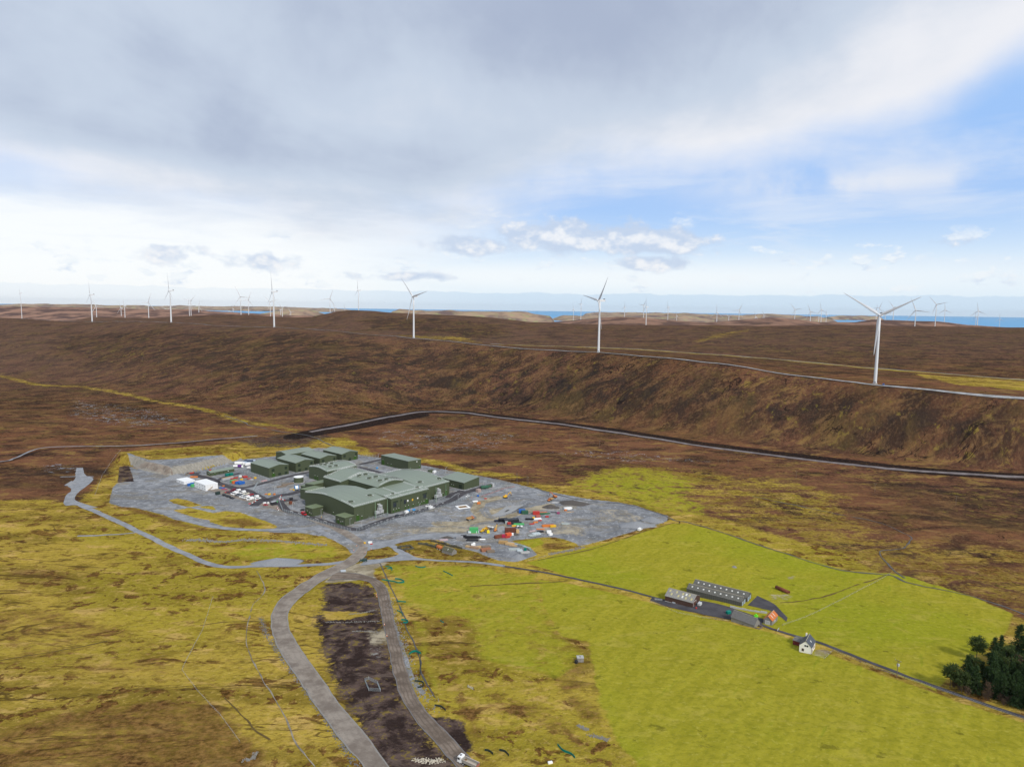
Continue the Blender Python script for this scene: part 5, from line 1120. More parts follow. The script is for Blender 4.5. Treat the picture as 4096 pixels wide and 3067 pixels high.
crate('switch_cabinet', 'pale grey cabinet beside the green generator', 'cabinet', Z3(2105, 835), SA, 2.6, 2.4, 3.6, LGREY)
crate('brick_kiosk', 'small pinkish brick kiosk between the right end building and the fuel tank', 'kiosk', Z3(1895, 912), SA, 4.4, 3.6, 3.0, mat('pink_brick', (.36, .27, .24), .9), None, False)
o = thing('cable_drum', 'big blue and white cable drum beside the lowest annex', 'cable drum', gp(*Z2(870, 885)), 0.5)
for x in (-1.6, 1.6):
    B = MB().tube((x - .15, 0, 2.6), (x + .15, 0, 2.6), 2.6, n=24); B.build('flange', LBLUE, o)
MB().tube((-1.44, 0, 2.6), (1.44, 0, 2.6), 2.05, n=24).build('winding', WPAINT, o)
# ---------------------------------------------------------------- farm
zf = lambda x, y: (2600 + x / 2.949, 2250 + y / 2.949)
HARL = mat('white_harling', (0.82, 0.80, 0.75), 0.9, 0.05, 1.5); SLATE = mat('slate_roof', (0.070, 0.078, 0.092), 0.5, 0.2, 2.0); OLDSL = mat('old_stone_roof', (0.135, 0.130, 0.125), 0.9, 0.25, 1.2)
FIBRE = mat('grey_fibre_roof', (0.235, 0.225, 0.205), 0.85, 0.22, 0.6, stripe=((1, 0, 0), 1.1, .25)); MOSSR = mat('mossy_fibre_roof', (0.115, 0.112, 0.098), 0.9, 0.3, 0.7, stripe=((1, 0, 0), 1.1, .3))
YSHEET = mat('yellowed_roof_light', (0.46, 0.41, 0.20), 0.6, .15, 1.5); WSHEET = mat('pale_roof_light', (0.62, 0.62, 0.58), 0.5, .1, 1.5); ORROOF = mat('orange_roof', (0.52, 0.15, 0.035), 0.6, .22, 1.5, stripe=((0, 1, 0), .6, .25))
SHEETB = mat('brown_wall_sheet', (0.075, 0.040, 0.030), 0.7, .15, 1.0, stripe=((1, 0, 0), .8, .3)); BOARD = mat('grey_boarding', (0.085, 0.085, 0.078), 0.85, .25, 1.5, stripe=((1, 0, 0), 1.4, .5)); REDW = mat('dark_red_boarding', (0.15, 0.022, 0.022), 0.7); FRAMEB = mat('brown_window_frame', (0.13, 0.045, 0.025), .6)
LBD = mat('pale_blue_door', (0.26, 0.36, 0.44), .7)
class Gable:
    # x along the wall A-B, y going back; ridge along 'x' or 'y'
    def __init__(s, name, label, px, rz, L, Wd, e, r, axis, wall, roof, cat='building', group=None, over=.25, anchor=(0, 0), ez=None):
        p = gp(*px); c, n = math.cos(rz), math.sin(rz); ax, ay = anchor[0] * L, anchor[1] * Wd
        q = (p[0] - ax * c + ay * n, p[1] - ax * n - ay * c, p[2])
        s.L, s.W, s.e, s.r, s.axis = L, Wd, e, r, axis; s.o = thing(name, label, cat, q, rz, group); e2 = e if ez is None else ez
        ext, ln = (Wd, L) if axis == 'x' else (L, Wd); s.ext, s.ln = ext, ln
        MB().prism([(0, -1.5), (0, e), (ext / 2, r), (ext, e2), (ext, -1.5)], 0, ln, axis).build('wall', wall, s.o)
        g = (r - e) / (ext / 2)
        s.roof = MB().sheet([(-over, e - g * over + .16), (ext / 2, r + .16), (ext + over, e2 - g * over + .16)], -over, ln + over, .14, axis).build('roof', roof, s.o)
        MB().tube(*[(k, ext / 2, r + .2) if axis == 'x' else (ext / 2, k, r + .2) for k in (-over, ln + over)], .14).build('ridge', mat('ridge_tile', (.36, .32, .24), .9), s.roof)
    def light(s, a, f, w, h, m, side=0):   # roof light: along the ridge a, fraction up the slope f
        g0 = (0, s.e) if side == 0 else (s.ext, s.e); g1 = (s.ext / 2, s.r); q = []
        d = math.hypot(g1[0] - g0[0], g1[1] - g0[1])
        for ff in (f - h / d / 2, f + h / d / 2):
            q.append((g0[0] + (g1[0] - g0[0]) * ff, g0[1] + (g1[1] - g0[1]) * ff + .20))
        MB().sheet(q, a - w / 2, a + w / 2, .05, s.axis).build('roof_light', m, s.roof)
    def open(s, face, a, z0, w, h, kind='window', m=GLASS, fm=None):
        def bx(M, a0, a1, z0_, z1_, d):
            if face == 'front': M.box(a0, a1, -d, 0, z0_, z1_)
            elif face == 'right': M.box(s.L, s.L + d, a0, a1, z0_, z1_)
            elif face == 'left': M.box(-d, 0, a0, a1, z0_, z1_)
            else: M.box(a0, a1, s.W, s.W + d, z0_, z1_)
        B = MB(); bx(B, a - w / 2, a + w / 2, z0, z0 + h, .05); o = B.build(kind, m, s.o)
        F = MB(); f = .11
        bx(F, a - w / 2 - f, a - w / 2, z0 - f, z0 + h + f, .10); bx(F, a + w / 2, a + w / 2 + f, z0 - f, z0 + h + f, .10); bx(F, a - w / 2, a + w / 2, z0 + h, z0 + h + f, .10); bx(F, a - w / 2, a + w / 2, z0 - f, z0, .10)
        if kind == 'window': bx(F, a - .05, a + .05, z0, z0 + h, .09)
        F.build('frame', fm or WPAINT, o)
FH = R_(-35)
b = Gable('farm_barn', 'farm barn with brown sheet walls and grey roof patched with yellow roof lights', zf(175, 455), FH, 18.1, 13.5, 3.8, 6.6, 'x', SHEETB, FIBRE)
for a, f, m in ((1.6, .72, YSHEET), (3.4, .36, YSHEET), (6.0, .74, YSHEET), (8.0, .34, YSHEET), (10.2, .70, YSHEET), (10.6, .36, WSHEET), (12.3, .72, WSHEET), (13.0, .30, YSHEET), (14.4, .74, YSHEET), (16.6, .34, YSHEET)): b.light(a, f, 1.0, 1.9, m)
MB().box(-.06, 18.16, -.07, -.005, -1, .55).box(18.105, 18.17, 0, 13.5, -1, .5).build('plinth', CONC, b.o); b.open('right', 4.2, 0, 4.2, 3.6, 'door', BRWN); b.open('front', 6, .3, 1.6, .8, 'window', LBD)
for i, (dy, lab) in enumerate(((0, 'front one of two joined long sheds with a row of pale roof lights'), (9.0, 'back one of two joined long sheds with a row of pale roof lights'))):
    b = Gable('long_shed', lab, zf(1080, 515) if i == 0 else zf(1146, 462), FH, 36, 8.9, 2.5, 4.5 if i == 0 else 4.7, 'x', BOARD, MOSSR, group='joined long sheds of the farm', anchor=(1, 0), over=.12)
    for k in range(9): b.light(3.0 + k * 3.75, .55, .9, 1.0, WSHEET)
    b.open('right', 2.2, 0, 2.2, 2.3, 'door', LBD, GALV); b.open('right', 6.2, 0, 2.2, 2.3, 'door', LBD, GALV)
h = Gable('farmhouse', 'white harled farmhouse with slate roof by the farm road', zf(1758, 1046), R_(-34), 6.1, 9.6, 3.8, 6.7, 'y', HARL, SLATE)
h.open('front', 3.4, 3.65, 1.9, 1.0); h.open('front', 1.8, 1.0, .9, 1.2, 'window', GLASS, FRAMEB); h.open('right', 1.6, 1.0, 1.0, 1.2, 'window', GLASS, FRAMEB); h.open('right', 6.2, 1.1, 1.9, 1.2, 'window', GLASS, FRAMEB); h.open('back', 3, 0, 1, 2.1, 'door', FRAMEB)
h.light(4.4, .45, .8, 1.1, WSHEET, 1)
c_ = MB().box(1.3, 2.0, 8.6, 9.3, 4.0, 7.2).build('chimney', HARL, h.roof)
for dx in (1.48, 1.82): MB().lathe([(.14, 7.2), (.11, 7.75)], 10, (dx, 8.95)).build('chimney_pot', mat('buff_chimney_pot', (.62, .42, .08), .8), c_)
MB().tube((6.1, -.1, -.2), (6.1, -.1, 3.8), .06).build('downpipe', FRAMEB, h.o)
g = Gable('garage', 'dark red garage with mossy roof tucked behind the farmhouse', zf(1683, 962), R_(-42), 4.6, 6.2, 2.5, 2.9, 'x', REDW, OLDSL)
g.open('left', 3, 0, 2.4, 2.0, 'door', REDW)
by = Gable('byre', 'small stone byre with bright orange roof and two white roof lights', zf(1337, 716), R_(-38), 5.0, 10.2, 3.0, 5.1, 'y', STONE, ORROOF)
by.light(3.2, .5, .5, 2.2, WSHEET, 1); by.light(6.6, .5, .5, 2.2, WSHEET, 1); by.open('front', 2.3, 0, 2.4, 2.3, 'door', LGREY); by.open('right', 5, 1, .8, .8)
sb = Gable('stone_barn', 'old grey stone barn with long slate roof facing the fields', zf(955, 692), R_(-47), 14.6, 6.6, 2.9, 6.0, 'x', STONE, OLDSL)
sb.open('front', 7.6, .5, .6, .7, 'window', GLASS, STONE)
rw = MB()
for a in ((14.9, 17.6, -.3, .2), (14.9, 17.6, 4.2, 4.7), (17.2, 17.7, .21, 4.19)): rw.box(a[0], a[1], a[2], a[3], -1.5, 2.0)
rw.build('ruined_lean_to', mat('timber_and_rubble', (.16, .12, .09), .9, .3, 1), sb.o)
p = gp(*zf(1562, 335)); o = thing('rusty_pipe', 'big rusty steel pipe lying in the green pasture', 'pipe', p, R_(-60))
B = MB(); n = 20
vs = [(x, r * math.cos(2 * math.pi * i / n), 1.05 + r * math.sin(2 * math.pi * i / n)) for x, r in ((-5.2, .98), (-5.2, 1.15), (5.2, 1.15), (5.2, .98)) for i in range(n)]
B.add(vs, [(k * n + i, k * n + (i + 1) % n, ((k + 1) % 4) * n + (i + 1) % n, ((k + 1) % 4) * n + i) for k in range(4) for i in range(n)]).build('shell', RUST, o, True)
for x in (-3, 0, 3): MB().lathe([(1.17, x - .12), (1.24, x - .12), (1.24, x + .12), (1.17, x + .12)], 20).build('flange', RUST, o).rotation_euler = (0, R_(90), 0)
for c in o.children:
    if c.name.startswith('flange'): c.location = (0, 0, 1.05)
z5_ = lambda x, y: (1500 + x / 2.212, 2600 + y / 2.212)
p = gp(*z5_(1785, 108)); o = thing('water_hut', 'lone flat roofed concrete hut in the field', 'hut', p, R_(4))
MB().box(.4, 3.6, .4, 3.0, -1, 2.0).build('wall', STONE, o); MB().box(.25, 3.75, .25, 3.15, 2.0, 2.2).build('roof', CONC, o); MB().box(1.6, 2.3, 1.2, 1.8, 2.2, 2.5).build('hatch', STONE, o)
t = solo(MB().lathe([(.85, -.3), (.85, 1.3), (.5, 1.6)], 16), 'plastic_tank', BLACK, 'black plastic tank beside the lone concrete hut', 'tank', gp(*z5_(1790, 112)), 0)
t.location.x -= .6; t.location.y -= .1
def blob(name, lab, cat, px, r, h, m, group=None, seed=0, n=26, rings=8, rz=0, sx=1.0, amp=.16):
    rr = random.Random(seed); V = []; ph = [rr.random() * 6 for _ in range(5)]
    for k in range(rings + 1):
        f = k / rings
        for i in range(n):
            a = 2 * math.pi * i / n; w = 1 + amp * (math.sin(2 * a + ph[0]) + .6 * math.sin(3 * a + ph[1]) + .4 * math.sin(5 * a + ph[2] + f * 3))
            V.append((r * sx * (1 - f) * w * math.cos(a), r * (1 - f) * w * math.sin(a), h * (f ** .9) * (1 + .12 * math.sin(4 * a + ph[3] + 6 * f) * (1 - f)) - .35 * (1 - f)))
    B = MB().add(V, [(k * n + i, k * n + (i + 1) % n, (k + 1) * n + (i + 1) % n, (k + 1) * n + i) for k in range(rings) for i in range(n)] + [tuple(range(n - 1, -1, -1))])
    return solo(B, name, m, lab, cat, gp(*px), rz, group, True)
GHEAP = mat('gravel_heap', (.225, .232, .245), .95, .22, 1.2, bump=.6); DHEAP = mat('dark_soil_heap', (.085, .075, .068), .95, .25, 1.0, bump=.6)
blob('gravel_heap', 'long low heap of grey gravel on the verge of the left access track', 'gravel heap', (1108, 2252), 9, 4.2, GHEAP, None, 1, sx=1.9, rz=.1)
blob('gravel_heap', 'dark gravel heap at the widening of the left track', 'gravel heap', (287, 1936), 5.5, 3.6, GHEAP, None, 2, sx=1.25)
blob('gravel_heap', 'grey gravel heap between the rock face and the white cabins', 'gravel heap', (708, 1914), 10, 5.5, GHEAP, None, 3, sx=1.3)
blob('gravel_heap', 'dark ridged gravel heap in the right-hand corner pit, nearer one', 'gravel heap', (2545, 2102), 9, 4.0, GHEAP, None, 4, sx=1.7)
blob('gravel_heap', 'grey gravel heap in the far corner of the right-hand pit', 'gravel heap', (2608, 2080), 8, 3.6, GHEAP, None, 5, sx=1.3)
blob('gravel_heap', 'gravel heap at the tip of the rounded storage yard', 'gravel heap', (2072, 2228), 5, 2.8, GHEAP, None, 6, sx=1.3)
blob('soil_heap', 'brown soil heap on the right of the building site', 'soil heap', (2202, 2028), 5, 3.0, DHEAP, None, 7, sx=1.5)
blob('soil_heap', 'small dark heap beside the brown steel skip', 'soil heap', (2062, 2138), 2.6, 2.0, DHEAP, None, 8, sx=1.2)
blob('soil_heap', 'broad brown heap along the right edge of the site by the white bags', 'soil heap', (2290, 2012), 9, 3.2, DHEAP, None, 9, sx=1.6)
blob('gravel_heap', 'grey heap beside the excavated pond, left of the yellow digger', 'gravel heap', (1905, 1995), 6, 2.2, GHEAP, None, 10, sx=1.5)
blob('soil_heap', 'low dark heap in front of the pipe stack', 'soil heap', (1790, 2150), 4, 1.6, DHEAP, None, 12, sx=1.5)
# ruin beside the junction with a rusty tank
zr_ = lambda x, y: (1550 + x / 3.687, 1900 + y / 3.687)
ru = Gable('ruined_cottage', 'ruined stone cottage with broken grey roof beside the storage yard', zr_(800, 1140), R_(-38), 10.5, 5.6, 2.3, 4.6, 'x', STONE, mat('broken_thatch', (.10, .095, .06), .95, .3, 1.2), over=.1)
ru.light(5.5, .45, .5, 1.2, WSHEET)
def wall_run(name, lab, pts, h, th, m=STONE, group=None):
    P = xy(pts); o0 = P[0]; B = MB()
    for a, b in zip(P[:-1], P[1:]):
        n = max(1, int(np.linalg.norm(b - a) / 2.5))
        for i in range(n):
            q = a + (b - a) * i / n; q2 = a + (b - a) * (i + 1.02) / n; d = (q2 - q) / np.linalg.norm(q2 - q) * 1.0; nn = np.array([-d[1], d[0]]) * th / 2; hh = h * (.7 + .6 * random.random())
            z = gz(*q); vs = [(*(k - o0), zz - gz(*o0)) for zz in (z - .8, z + hh) for k in (q - nn, q2 - nn, q2 + nn, q + nn)]
            B.add(vs, [(3, 2, 1, 0), (4, 5, 6, 7), (0, 1, 5, 4), (1, 2, 6, 5), (2, 3, 7, 6), (3, 0, 4, 7)])
    return solo(B, name, m, lab, 'wall', (o0[0], o0[1], gz(*o0)), 0, group)
MOSSW = mat('mossy_wall', (.085, .080, .055), .95, .3, 1)
wall_run('ruined_wall', 'dark mossy roofless walls left of the rusty tank', [zr_(450, 1020), zr_(560, 1030), zr_(700, 1070), zr_(720, 1040)], 1.8, .8, MOSSW)
wall_run('ruined_wall', 'long mossy wall behind the ruined cottage', [zr_(640, 975), zr_(760, 1000), zr_(900, 1045), zr_(1100, 1090)], 1.6, .8, MOSSW)
wall_run('ruined_wall', 'dark square sheepfold wall left of the ruined cottage', [zr_(150, 1080), zr_(240, 1110), zr_(380, 1090), zr_(330, 1055), zr_(200, 1058), zr_(150, 1080)], 1.3, .9, MOSSW)
htank('rusty_tank', 'rusty orange tank lying against the ruined cottage', zr_(765, 1095), R_(-38), 4.2, 1.5, mat('orange_rust', (.42, .14, .045), .85, .25, 1))
# farm clutter
solo(MB().box(-1.6, 1.6, -1, 1, 0, 2.0, .3), 'bale_stack', TEAL, 'dark teal wrapped bales left of the stone barn', 'bales', gp(*zf(925, 600)), .5)
solo(MB().box(-2.6, 2.6, -1, 1, 0, 1.8, .3), 'bale_stack', mat('dark_blue_wrap', (.012, .06, .08), .5), 'row of dark wrapped bales behind the stone barn', 'bales', gp(*zf(1075, 625)), -.5)
solo(MB().box(-1.2, 1.2, -.7, .7, 0, 1.3, .3).box(-.5, .5, -.6, .6, 1.3, 2.0, .2), 'green_trailer', mat('lime_green', (.16, .70, .02), .5), 'lime green machine in the farm court', 'machine', gp(*zf(1250, 640)), -.3)
solo(MB().box(-1.6, 1.6, -1, 1, .3, 1.9, .2), 'feed_trailer', GALV, 'white metal trailer against the barn gable', 'trailer', gp(*zf(585, 500)), FH + 1.5)
solo(MB().lathe([(.5, 0), (.55, .9), (.2, 1.2)], 10), 'red_drum', RED, 'small red drum at the corner of the brown barn', 'drum', gp(*zf(545, 543)), 0)
blob('rubble_heap', 'heap of grey rubble in the pasture above the long sheds', 'rubble', zf(995, 50), 2.6, 1.0, STONE, None, 20)
wall_run('yard_wall', 'low concrete wall between the farm yard and the byre', [zf(945, 520), zf(1080, 545), zf(1230, 575), zf(1380, 600)], 1.2, .5, CONC)
def rail_fence(name, lab, pts, h=1.1, step=3.0, m=POLE, wires=2, r=.09, group=None, cat='fence', wr=.03):
    P = xy(pts); P = np.vstack([spline(P[i:i + 2], step) if i == 0 else spline(P[i:i + 2], step)[1:] for i in range(len(P) - 1)]); o = thing(name, lab, cat, (P[0][0], P[0][1], gz(*P[0])), 0, group)
    zs = ground_h(P[:, 0], P[:, 1]); L = [(a[0] - P[0][0], a[1] - P[0][1], z - zs[0]) for a, z in zip(P, zs)]
    pm = MB().tube((0, 0, -.5), (0, 0, h), r, n=5).mesh('post', m)
    if len(L) > 100: L = L[:100]
    for q in L: child(o, 'post', pm, q)
    W_ = MB()
    for k in range(wires): W_.path([(q[0], q[1], q[2] + h * (k + 1) / (wires + .1)) for q in L], wr, 3)
    W_.build('wire', GALV, o); return o
rail_fence('post_fence', 'post and wire fence along the lower side of the farm road past the house', [zf(2160, 1050), (3500, 2675), (3680, 2735), (3850, 2790), (4096, 2880)], 1.1, 5)
rail_fence('post_fence', 'post and wire fence round the small garden plot in front of the house', [zf(1760, 1062), zf(1900, 1090), zf(2060, 1145), zf(2150, 1060)], 1.1, 2.5)
rail_fence('post_fence', 'post and wire fence climbing from the house up the far pasture edge', [zf(1560, 745), zf(1830, 650), zf(2212, 470), (3560, 2292)], 1.1, 5)
rail_fence('post_fence', 'post and wire fence below the barn yard', [zf(0, 455), zf(180, 520), zf(330, 590), zf(620, 650), zf(930, 690)], 1.1, 3)
rail_fence('post_fence', 'thin fence running down through the rough grass at lower left', [(852, 2390), (810, 2520), (740, 2650), (728, 2680), (790, 2770), (880, 2860), (960, 2970)], 1.0, 5)
rail_fence('post_fence', 'fence along the foot of the far pasture by the burn', [(2110, 2245), (2300, 2195), (2440, 2155), (2520, 2132), (2640, 2100)], 1.1, 5)
rail_fence('post_fence', 'fence from the left track widening up to the moor', [(380, 1980), (408, 1905), (450, 1840), (482, 1800)], 1.1, 5)
def gate(lab, px, rz, L=3.4):
    o = thing('field_gate', lab, 'gate', gp(*px), rz, 'galvanised field gates'); B = MB()
    for z in (.3, .6, .9, 1.25): B.tube((-L / 2, 0, z), (L / 2, 0, z), .045, n=4)
    B.tube((-L / 2, 0, .25), (-L / 2, 0, 1.3), .05).tube((L / 2, 0, .25), (L / 2, 0, 1.3), .05).tube((-L / 2, 0, .3), (L / 2, 0, 1.25), .04); B.build('gate_leaf', GALV, o)
    for s in (-1, 1): MB().tube((s * L / 2 + s * .15, 0, -.4), (s * L / 2 + s * .15, 0, 1.5), .1).build('gate_post', POLE, o)
gate('metal gate in the rough grass right of the muddy track', z5_(845, 340), -.7); gate('metal gate across the farm road below the byre', zf(1510, 800), .9); gate('metal gate at the yard corner left of the brown barn', zf(100, 445), -.3, 4.5)

# poles
def epole(px, lab, h=9.0, legs=1, tr=False):
    o = thing('power_pole', lab, 'power pole', gp(*px), .6, 'wooden power poles over the moor')
    for k in range(legs): MB().tube((0, (k - (legs - 1) / 2) * 2.0, -.5), (0, (k - (legs - 1) / 2) * 2.0, h), .17, .13).build('pole', POLE, o)
    MB().box(-.08, .08, -1.5, 1.5, h - .5, h - .32).build('cross_arm', POLE, o)
    I = MB()
    for y in (-1.3, 0, 1.3): I.tube((0, y, h - .32), (0, y, h + .05), .07)
    I.build('insulator', LGREY, o)
    if tr: MB().box(-.1, .9, -.5, .5, h - 3.2, h - 2.0, .1).build('transformer', LGREY, o)
epole((3587, 2709), 'power pole with a transformer beside the farm road near the wood', 9, 1, True)
epole((2068, 1930), 'twin legged power pole on the moor above the station, left of two', 10, 2); epole((2110, 1942), 'twin legged power pole on the moor above the station, right of two', 10, 2)
for p in [(361, 1412), (456, 1427), (516, 1434), (569, 1446), (636, 1460), (699, 1471), (771, 1483), (847, 1499), (931, 1515), (1007, 1531), (1088, 1543), (1159, 1560), (1248, 1585), (1352, 1603), (1454, 1624)]:
    epole(p, 'slim power pole in the line crossing the brown hillside left of centre', 9)
for p in [(2113, 1746), (2279, 1767), (2398, 1788), (2471, 1800), (2676, 1822), (2912, 1866), (3184, 1915), (3499, 1966), (3823, 2018)]:
    epole(p, 'slim power pole in the line over the low moor right of the station', 9)

PEATM = mat('peat_spoil', (.060, .042, .038), .95, .35, 1.2, bump=.7)
for i, (px, r, h, d) in enumerate((((1415, 2362), 4.0, 2.6, 'dark peat spoil mound at the top of the bare strip'), ((1480, 2402), 3.2, 2.0, 'small dark peat mound beside the muddy track bend'))):
    blob('peat_mound', d, 'peat mound', px, r, h, PEATM, None, 40 + i, sx=1.4, amp=.28)
# ---------------------------------------------------------------- the wood at the right edge
BARK = mat('bark', (0.10, 0.075, 0.055), .95, .25, 3)
def leafmat(name, a, b):
    def fn(T, bs):
        n = T.noise(T.n('ShaderNodeTexCoord').outputs['Object'], 1.3, 4, .6); r = T.n('ShaderNodeObjectInfo').outputs['Random']
        c = T.mix(n, a, b); c = T.mix(T.m('MULTIPLY', r, .35), c, b); T.put(bs.inputs['Base Color'], c); bs.inputs['Roughness'].default_value = .8; bs.inputs['Specular IOR Level'].default_value = .1
    return plainmat(name, fn)
LEAF = leafmat('spruce_needles', (0.012, 0.030, 0.012), (0.045, 0.075, 0.022)); LEAF2 = leafmat('pine_needles', (0.022, 0.044, 0.014), (0.075, 0.10, 0.028)); TWIG = leafmat('bare_twigs', (.075, .05, .035), (.15, .10, .06))
def crown(kind, h, seed):
    rr = random.Random(seed); B = MB(); L = MB()
    L.tube((0, 0, -.5), (0, 0, h * .5), h * .016, h * .010, 7).tube((0, 0, h * .5), (0, 0, h * .95), h * .010, .03, 6)
    def tuft(c, s, d):
        for _ in range(5):
            a = Vector((rr.gauss(0, 1), rr.gauss(0, 1), rr.gauss(0, .5))).normalized(); u = (Vector(d) * .9 + a).normalized(); w = u.orthogonal().normalized(); w.rotate(Matrix.Rotation(rr.random() * 6.28, 3, u))
            p = Vector(c) + a * s * .45; q = s * (.5 + .6 * rr.random())
            B.add([p - u * q * .3 - w * q * .22, p - u * q * .3 + w * q * .22, p + u * q + w * q * .10, p + u * q - w * q * .10], [(0, 1, 2, 3)])
    if kind == 'spruce':
        z = h * .10
        while z < h * .97:
            f = (z / h); rad = h * .24 * (1 - f) ** .8 * (.75 + .5 * rr.random()) + .25; nb = rr.randint(5, 8)
            for i in range(nb):
                a = rr.random() * 6.28; r = rad * (.55 + .6 * rr.random()); dz = -r * .18 + rr.gauss(0, .15); e = Vector((r * math.cos(a), r * math.sin(a), z + dz)); s = Vector((0, 0, z))
                if f < .6: L.tube(s, e, .05, .015, 3, False)
                m = max(2, int(r / .55))
                for j in range(m): q = s.lerp(e, (j + .9) / m); tuft(q, .62 + .25 * (1 - f), (e - s).normalized())
            z += .42 + .25 * rr.random()
        tuft((0, 0, h * .98), .5, (0, 0, 1))
    elif kind == 'pine':
        for i in range(16):
            f = .42 + .56 * i / 15; z = h * f; r0 = h * .26 * (1 - abs(f - .68) * 1.5) + .4
            for k in range(rr.randint(2, 4)):
                a = rr.random() * 6.28; r = r0 * (.4 + .7 * rr.random()); e = Vector((r * math.cos(a), r * math.sin(a), z + r * .22)); s = Vector((0, 0, z - .4)); L.tube(s, e, .09, .03, 4, False)
                for j in range(7): tuft(e + Vector((rr.gauss(0, .75), rr.gauss(0, .75), rr.gauss(0, .3))), .85, (math.cos(a), math.sin(a), .5))
                for j in range(3): tuft(s.lerp(e, .4 + .2 * j), .6, (0, 0, 1))
    else:
        for i in range(60):
            z = h * (.2 + .7 * rr.random()); a = rr.random() * 6.28; r = h * .22 * rr.random() + .3; s = Vector((0, 0, z * .7)); e = Vector((r * math.cos(a), r * math.sin(a), z)); L.tube(s, e, .05, .012, 3, False)
            for j in range(3): tuft(e, .35, (0, 0, 1))
    lm = {'spruce': LEAF, 'pine': LEAF2}.get(kind, TWIG)
    return B.mesh('crown', lm), L.mesh('trunk', BARK)
PRO = {k: [crown(k, hh, i * 7 + len(k)) for i in range(3)] for k, hh in (('spruce', 12), ('pine', 11), ('bare', 6))}
def tree(px, kind, v, sc, lab, group=None, dz=0):
    p = gp(*px); o = thing({'spruce': 'spruce_tree', 'pine': 'pine_tree', 'bare': 'bare_tree'}[kind], lab, 'tree', p, random.random() * 6.28, group); o.scale = (sc, sc, sc * (.95 + .15 * random.random()))
    c, t = PRO[kind][v % 3]; child(o, 'crown', c); child(o, 'trunk', t)
GT = 'trees of the small wood'
tree((3800, 2750), 'pine', 0, 1.0, 'spreading pine at the left tip of the wood', GT); tree((3846, 2768), 'pine', 1, .85, 'pine with bare leaning trunk beside the spreading pine at the tip of the wood', GT)
tree((3905, 2640), 'pine', 2, 1.0, 'wide topped pine standing out on the upper left side of the wood', GT); tree((3975, 2640), 'spruce', 0, 1.1, 'dark spruce right of the wide topped pine on the upper side of the wood', GT)
tree((4070, 2625), 'spruce', 1, 1.45, 'tallest dark tree at the top right of the wood', GT); tree((4000, 2630), 'spruce', 2, 1.0, 'pointed spruce just left of the tallest tree', GT)
tree((3950, 2790), 'bare', 0, 1.2, 'bare twiggy tree at the lower edge of the wood', GT); tree((4060, 2700), 'bare', 1, 1.9, 'bare reddish tree in the middle of the wood', GT); tree((3870, 2785), 'bare', 2, .9, 'small bare bush by the road at the left end of the wood', GT)
_rr = random.Random(5); _pl = np.array([(3815, 2728), (3900, 2775), (4110, 2845), (4320, 2920), (4320, 2640), (4080, 2630), (3985, 2665), (3900, 2695)], float)
_n = 0; _got = []
while _n < 120:
    x = _rr.uniform(3830, 4320); y = _rr.uniform(2630, 2920)
    if poly_sd(np.array([x]), np.array([y]), _pl)[0] < 0 or any(math.hypot((x - a) * .8, y - b_) < 12.5 for a, b_ in _got): 
        _n += .02; continue
    _got.append((x, y)); _n += 1
    tree((x, y), 'spruce' if _rr.random() < .78 else 'pine', _rr.randint(0, 2), _rr.uniform(.7, 1.2), 'dark conifer among the packed trees of the small wood', 'packed conifers of the small wood')
for _ in range(26):
    x = _rr.uniform(3810, 4150); tree((x, 2755 + (x - 3830) * .33 + _rr.uniform(-16, 8)), 'bare', _rr.randint(0, 2), _rr.uniform(.35, .7), 'low brown shrub in the undergrowth along the road edge of the wood', 'shrubs along the wood edge')
tree((2718, 2097), 'bare', 1, .6, 'lone thorn bush at the corner of the right-hand pit')

# ---------------------------------------------------------------- vehicles
def wheels(o, xs, y, r, w=.25, m=BLACK):
    k = ('w', r, w)
    if k not in MATS:
        MATS[k] = MB().tube((0, -w / 2, 0), (0, w / 2, 0), r, n=14).mesh('wheel', BLACK); MATS[('h', r, w)] = MB().tube((0, -w / 2 - .02, 0), (0, w / 2 + .02, 0), r * .55, n=10).mesh('rim', LGREY)
    for x in xs:
        for s in (-1, 1):
            q = child(o, 'wheel', MATS[k], (x, s * y, r)); child(q, 'rim', MATS[('h', r, w)])
VC = {}
def paint(c): return {'white': WPAINT, 'black': mat('black_paint', (.02, .02, .024), .35), 'dark': mat('dark_car_paint', (.035, .045, .06), .35), 'grey': mat('grey_car_paint', (.16, .17, .19), .35), 'red': mat('red_car_paint', (.42, .02, .03), .35), 'cream': mat('cream_paint', (.75, .71, .58), .5),
                      'maroon': mat('maroon_paint', (.14, .015, .03), .4), 'blue': BLUE, 'green': mat('bottle_green_paint', (.02, .06, .045), .4), 'silver': mat('silver_paint', (.52, .54, .56), .35)}[c]
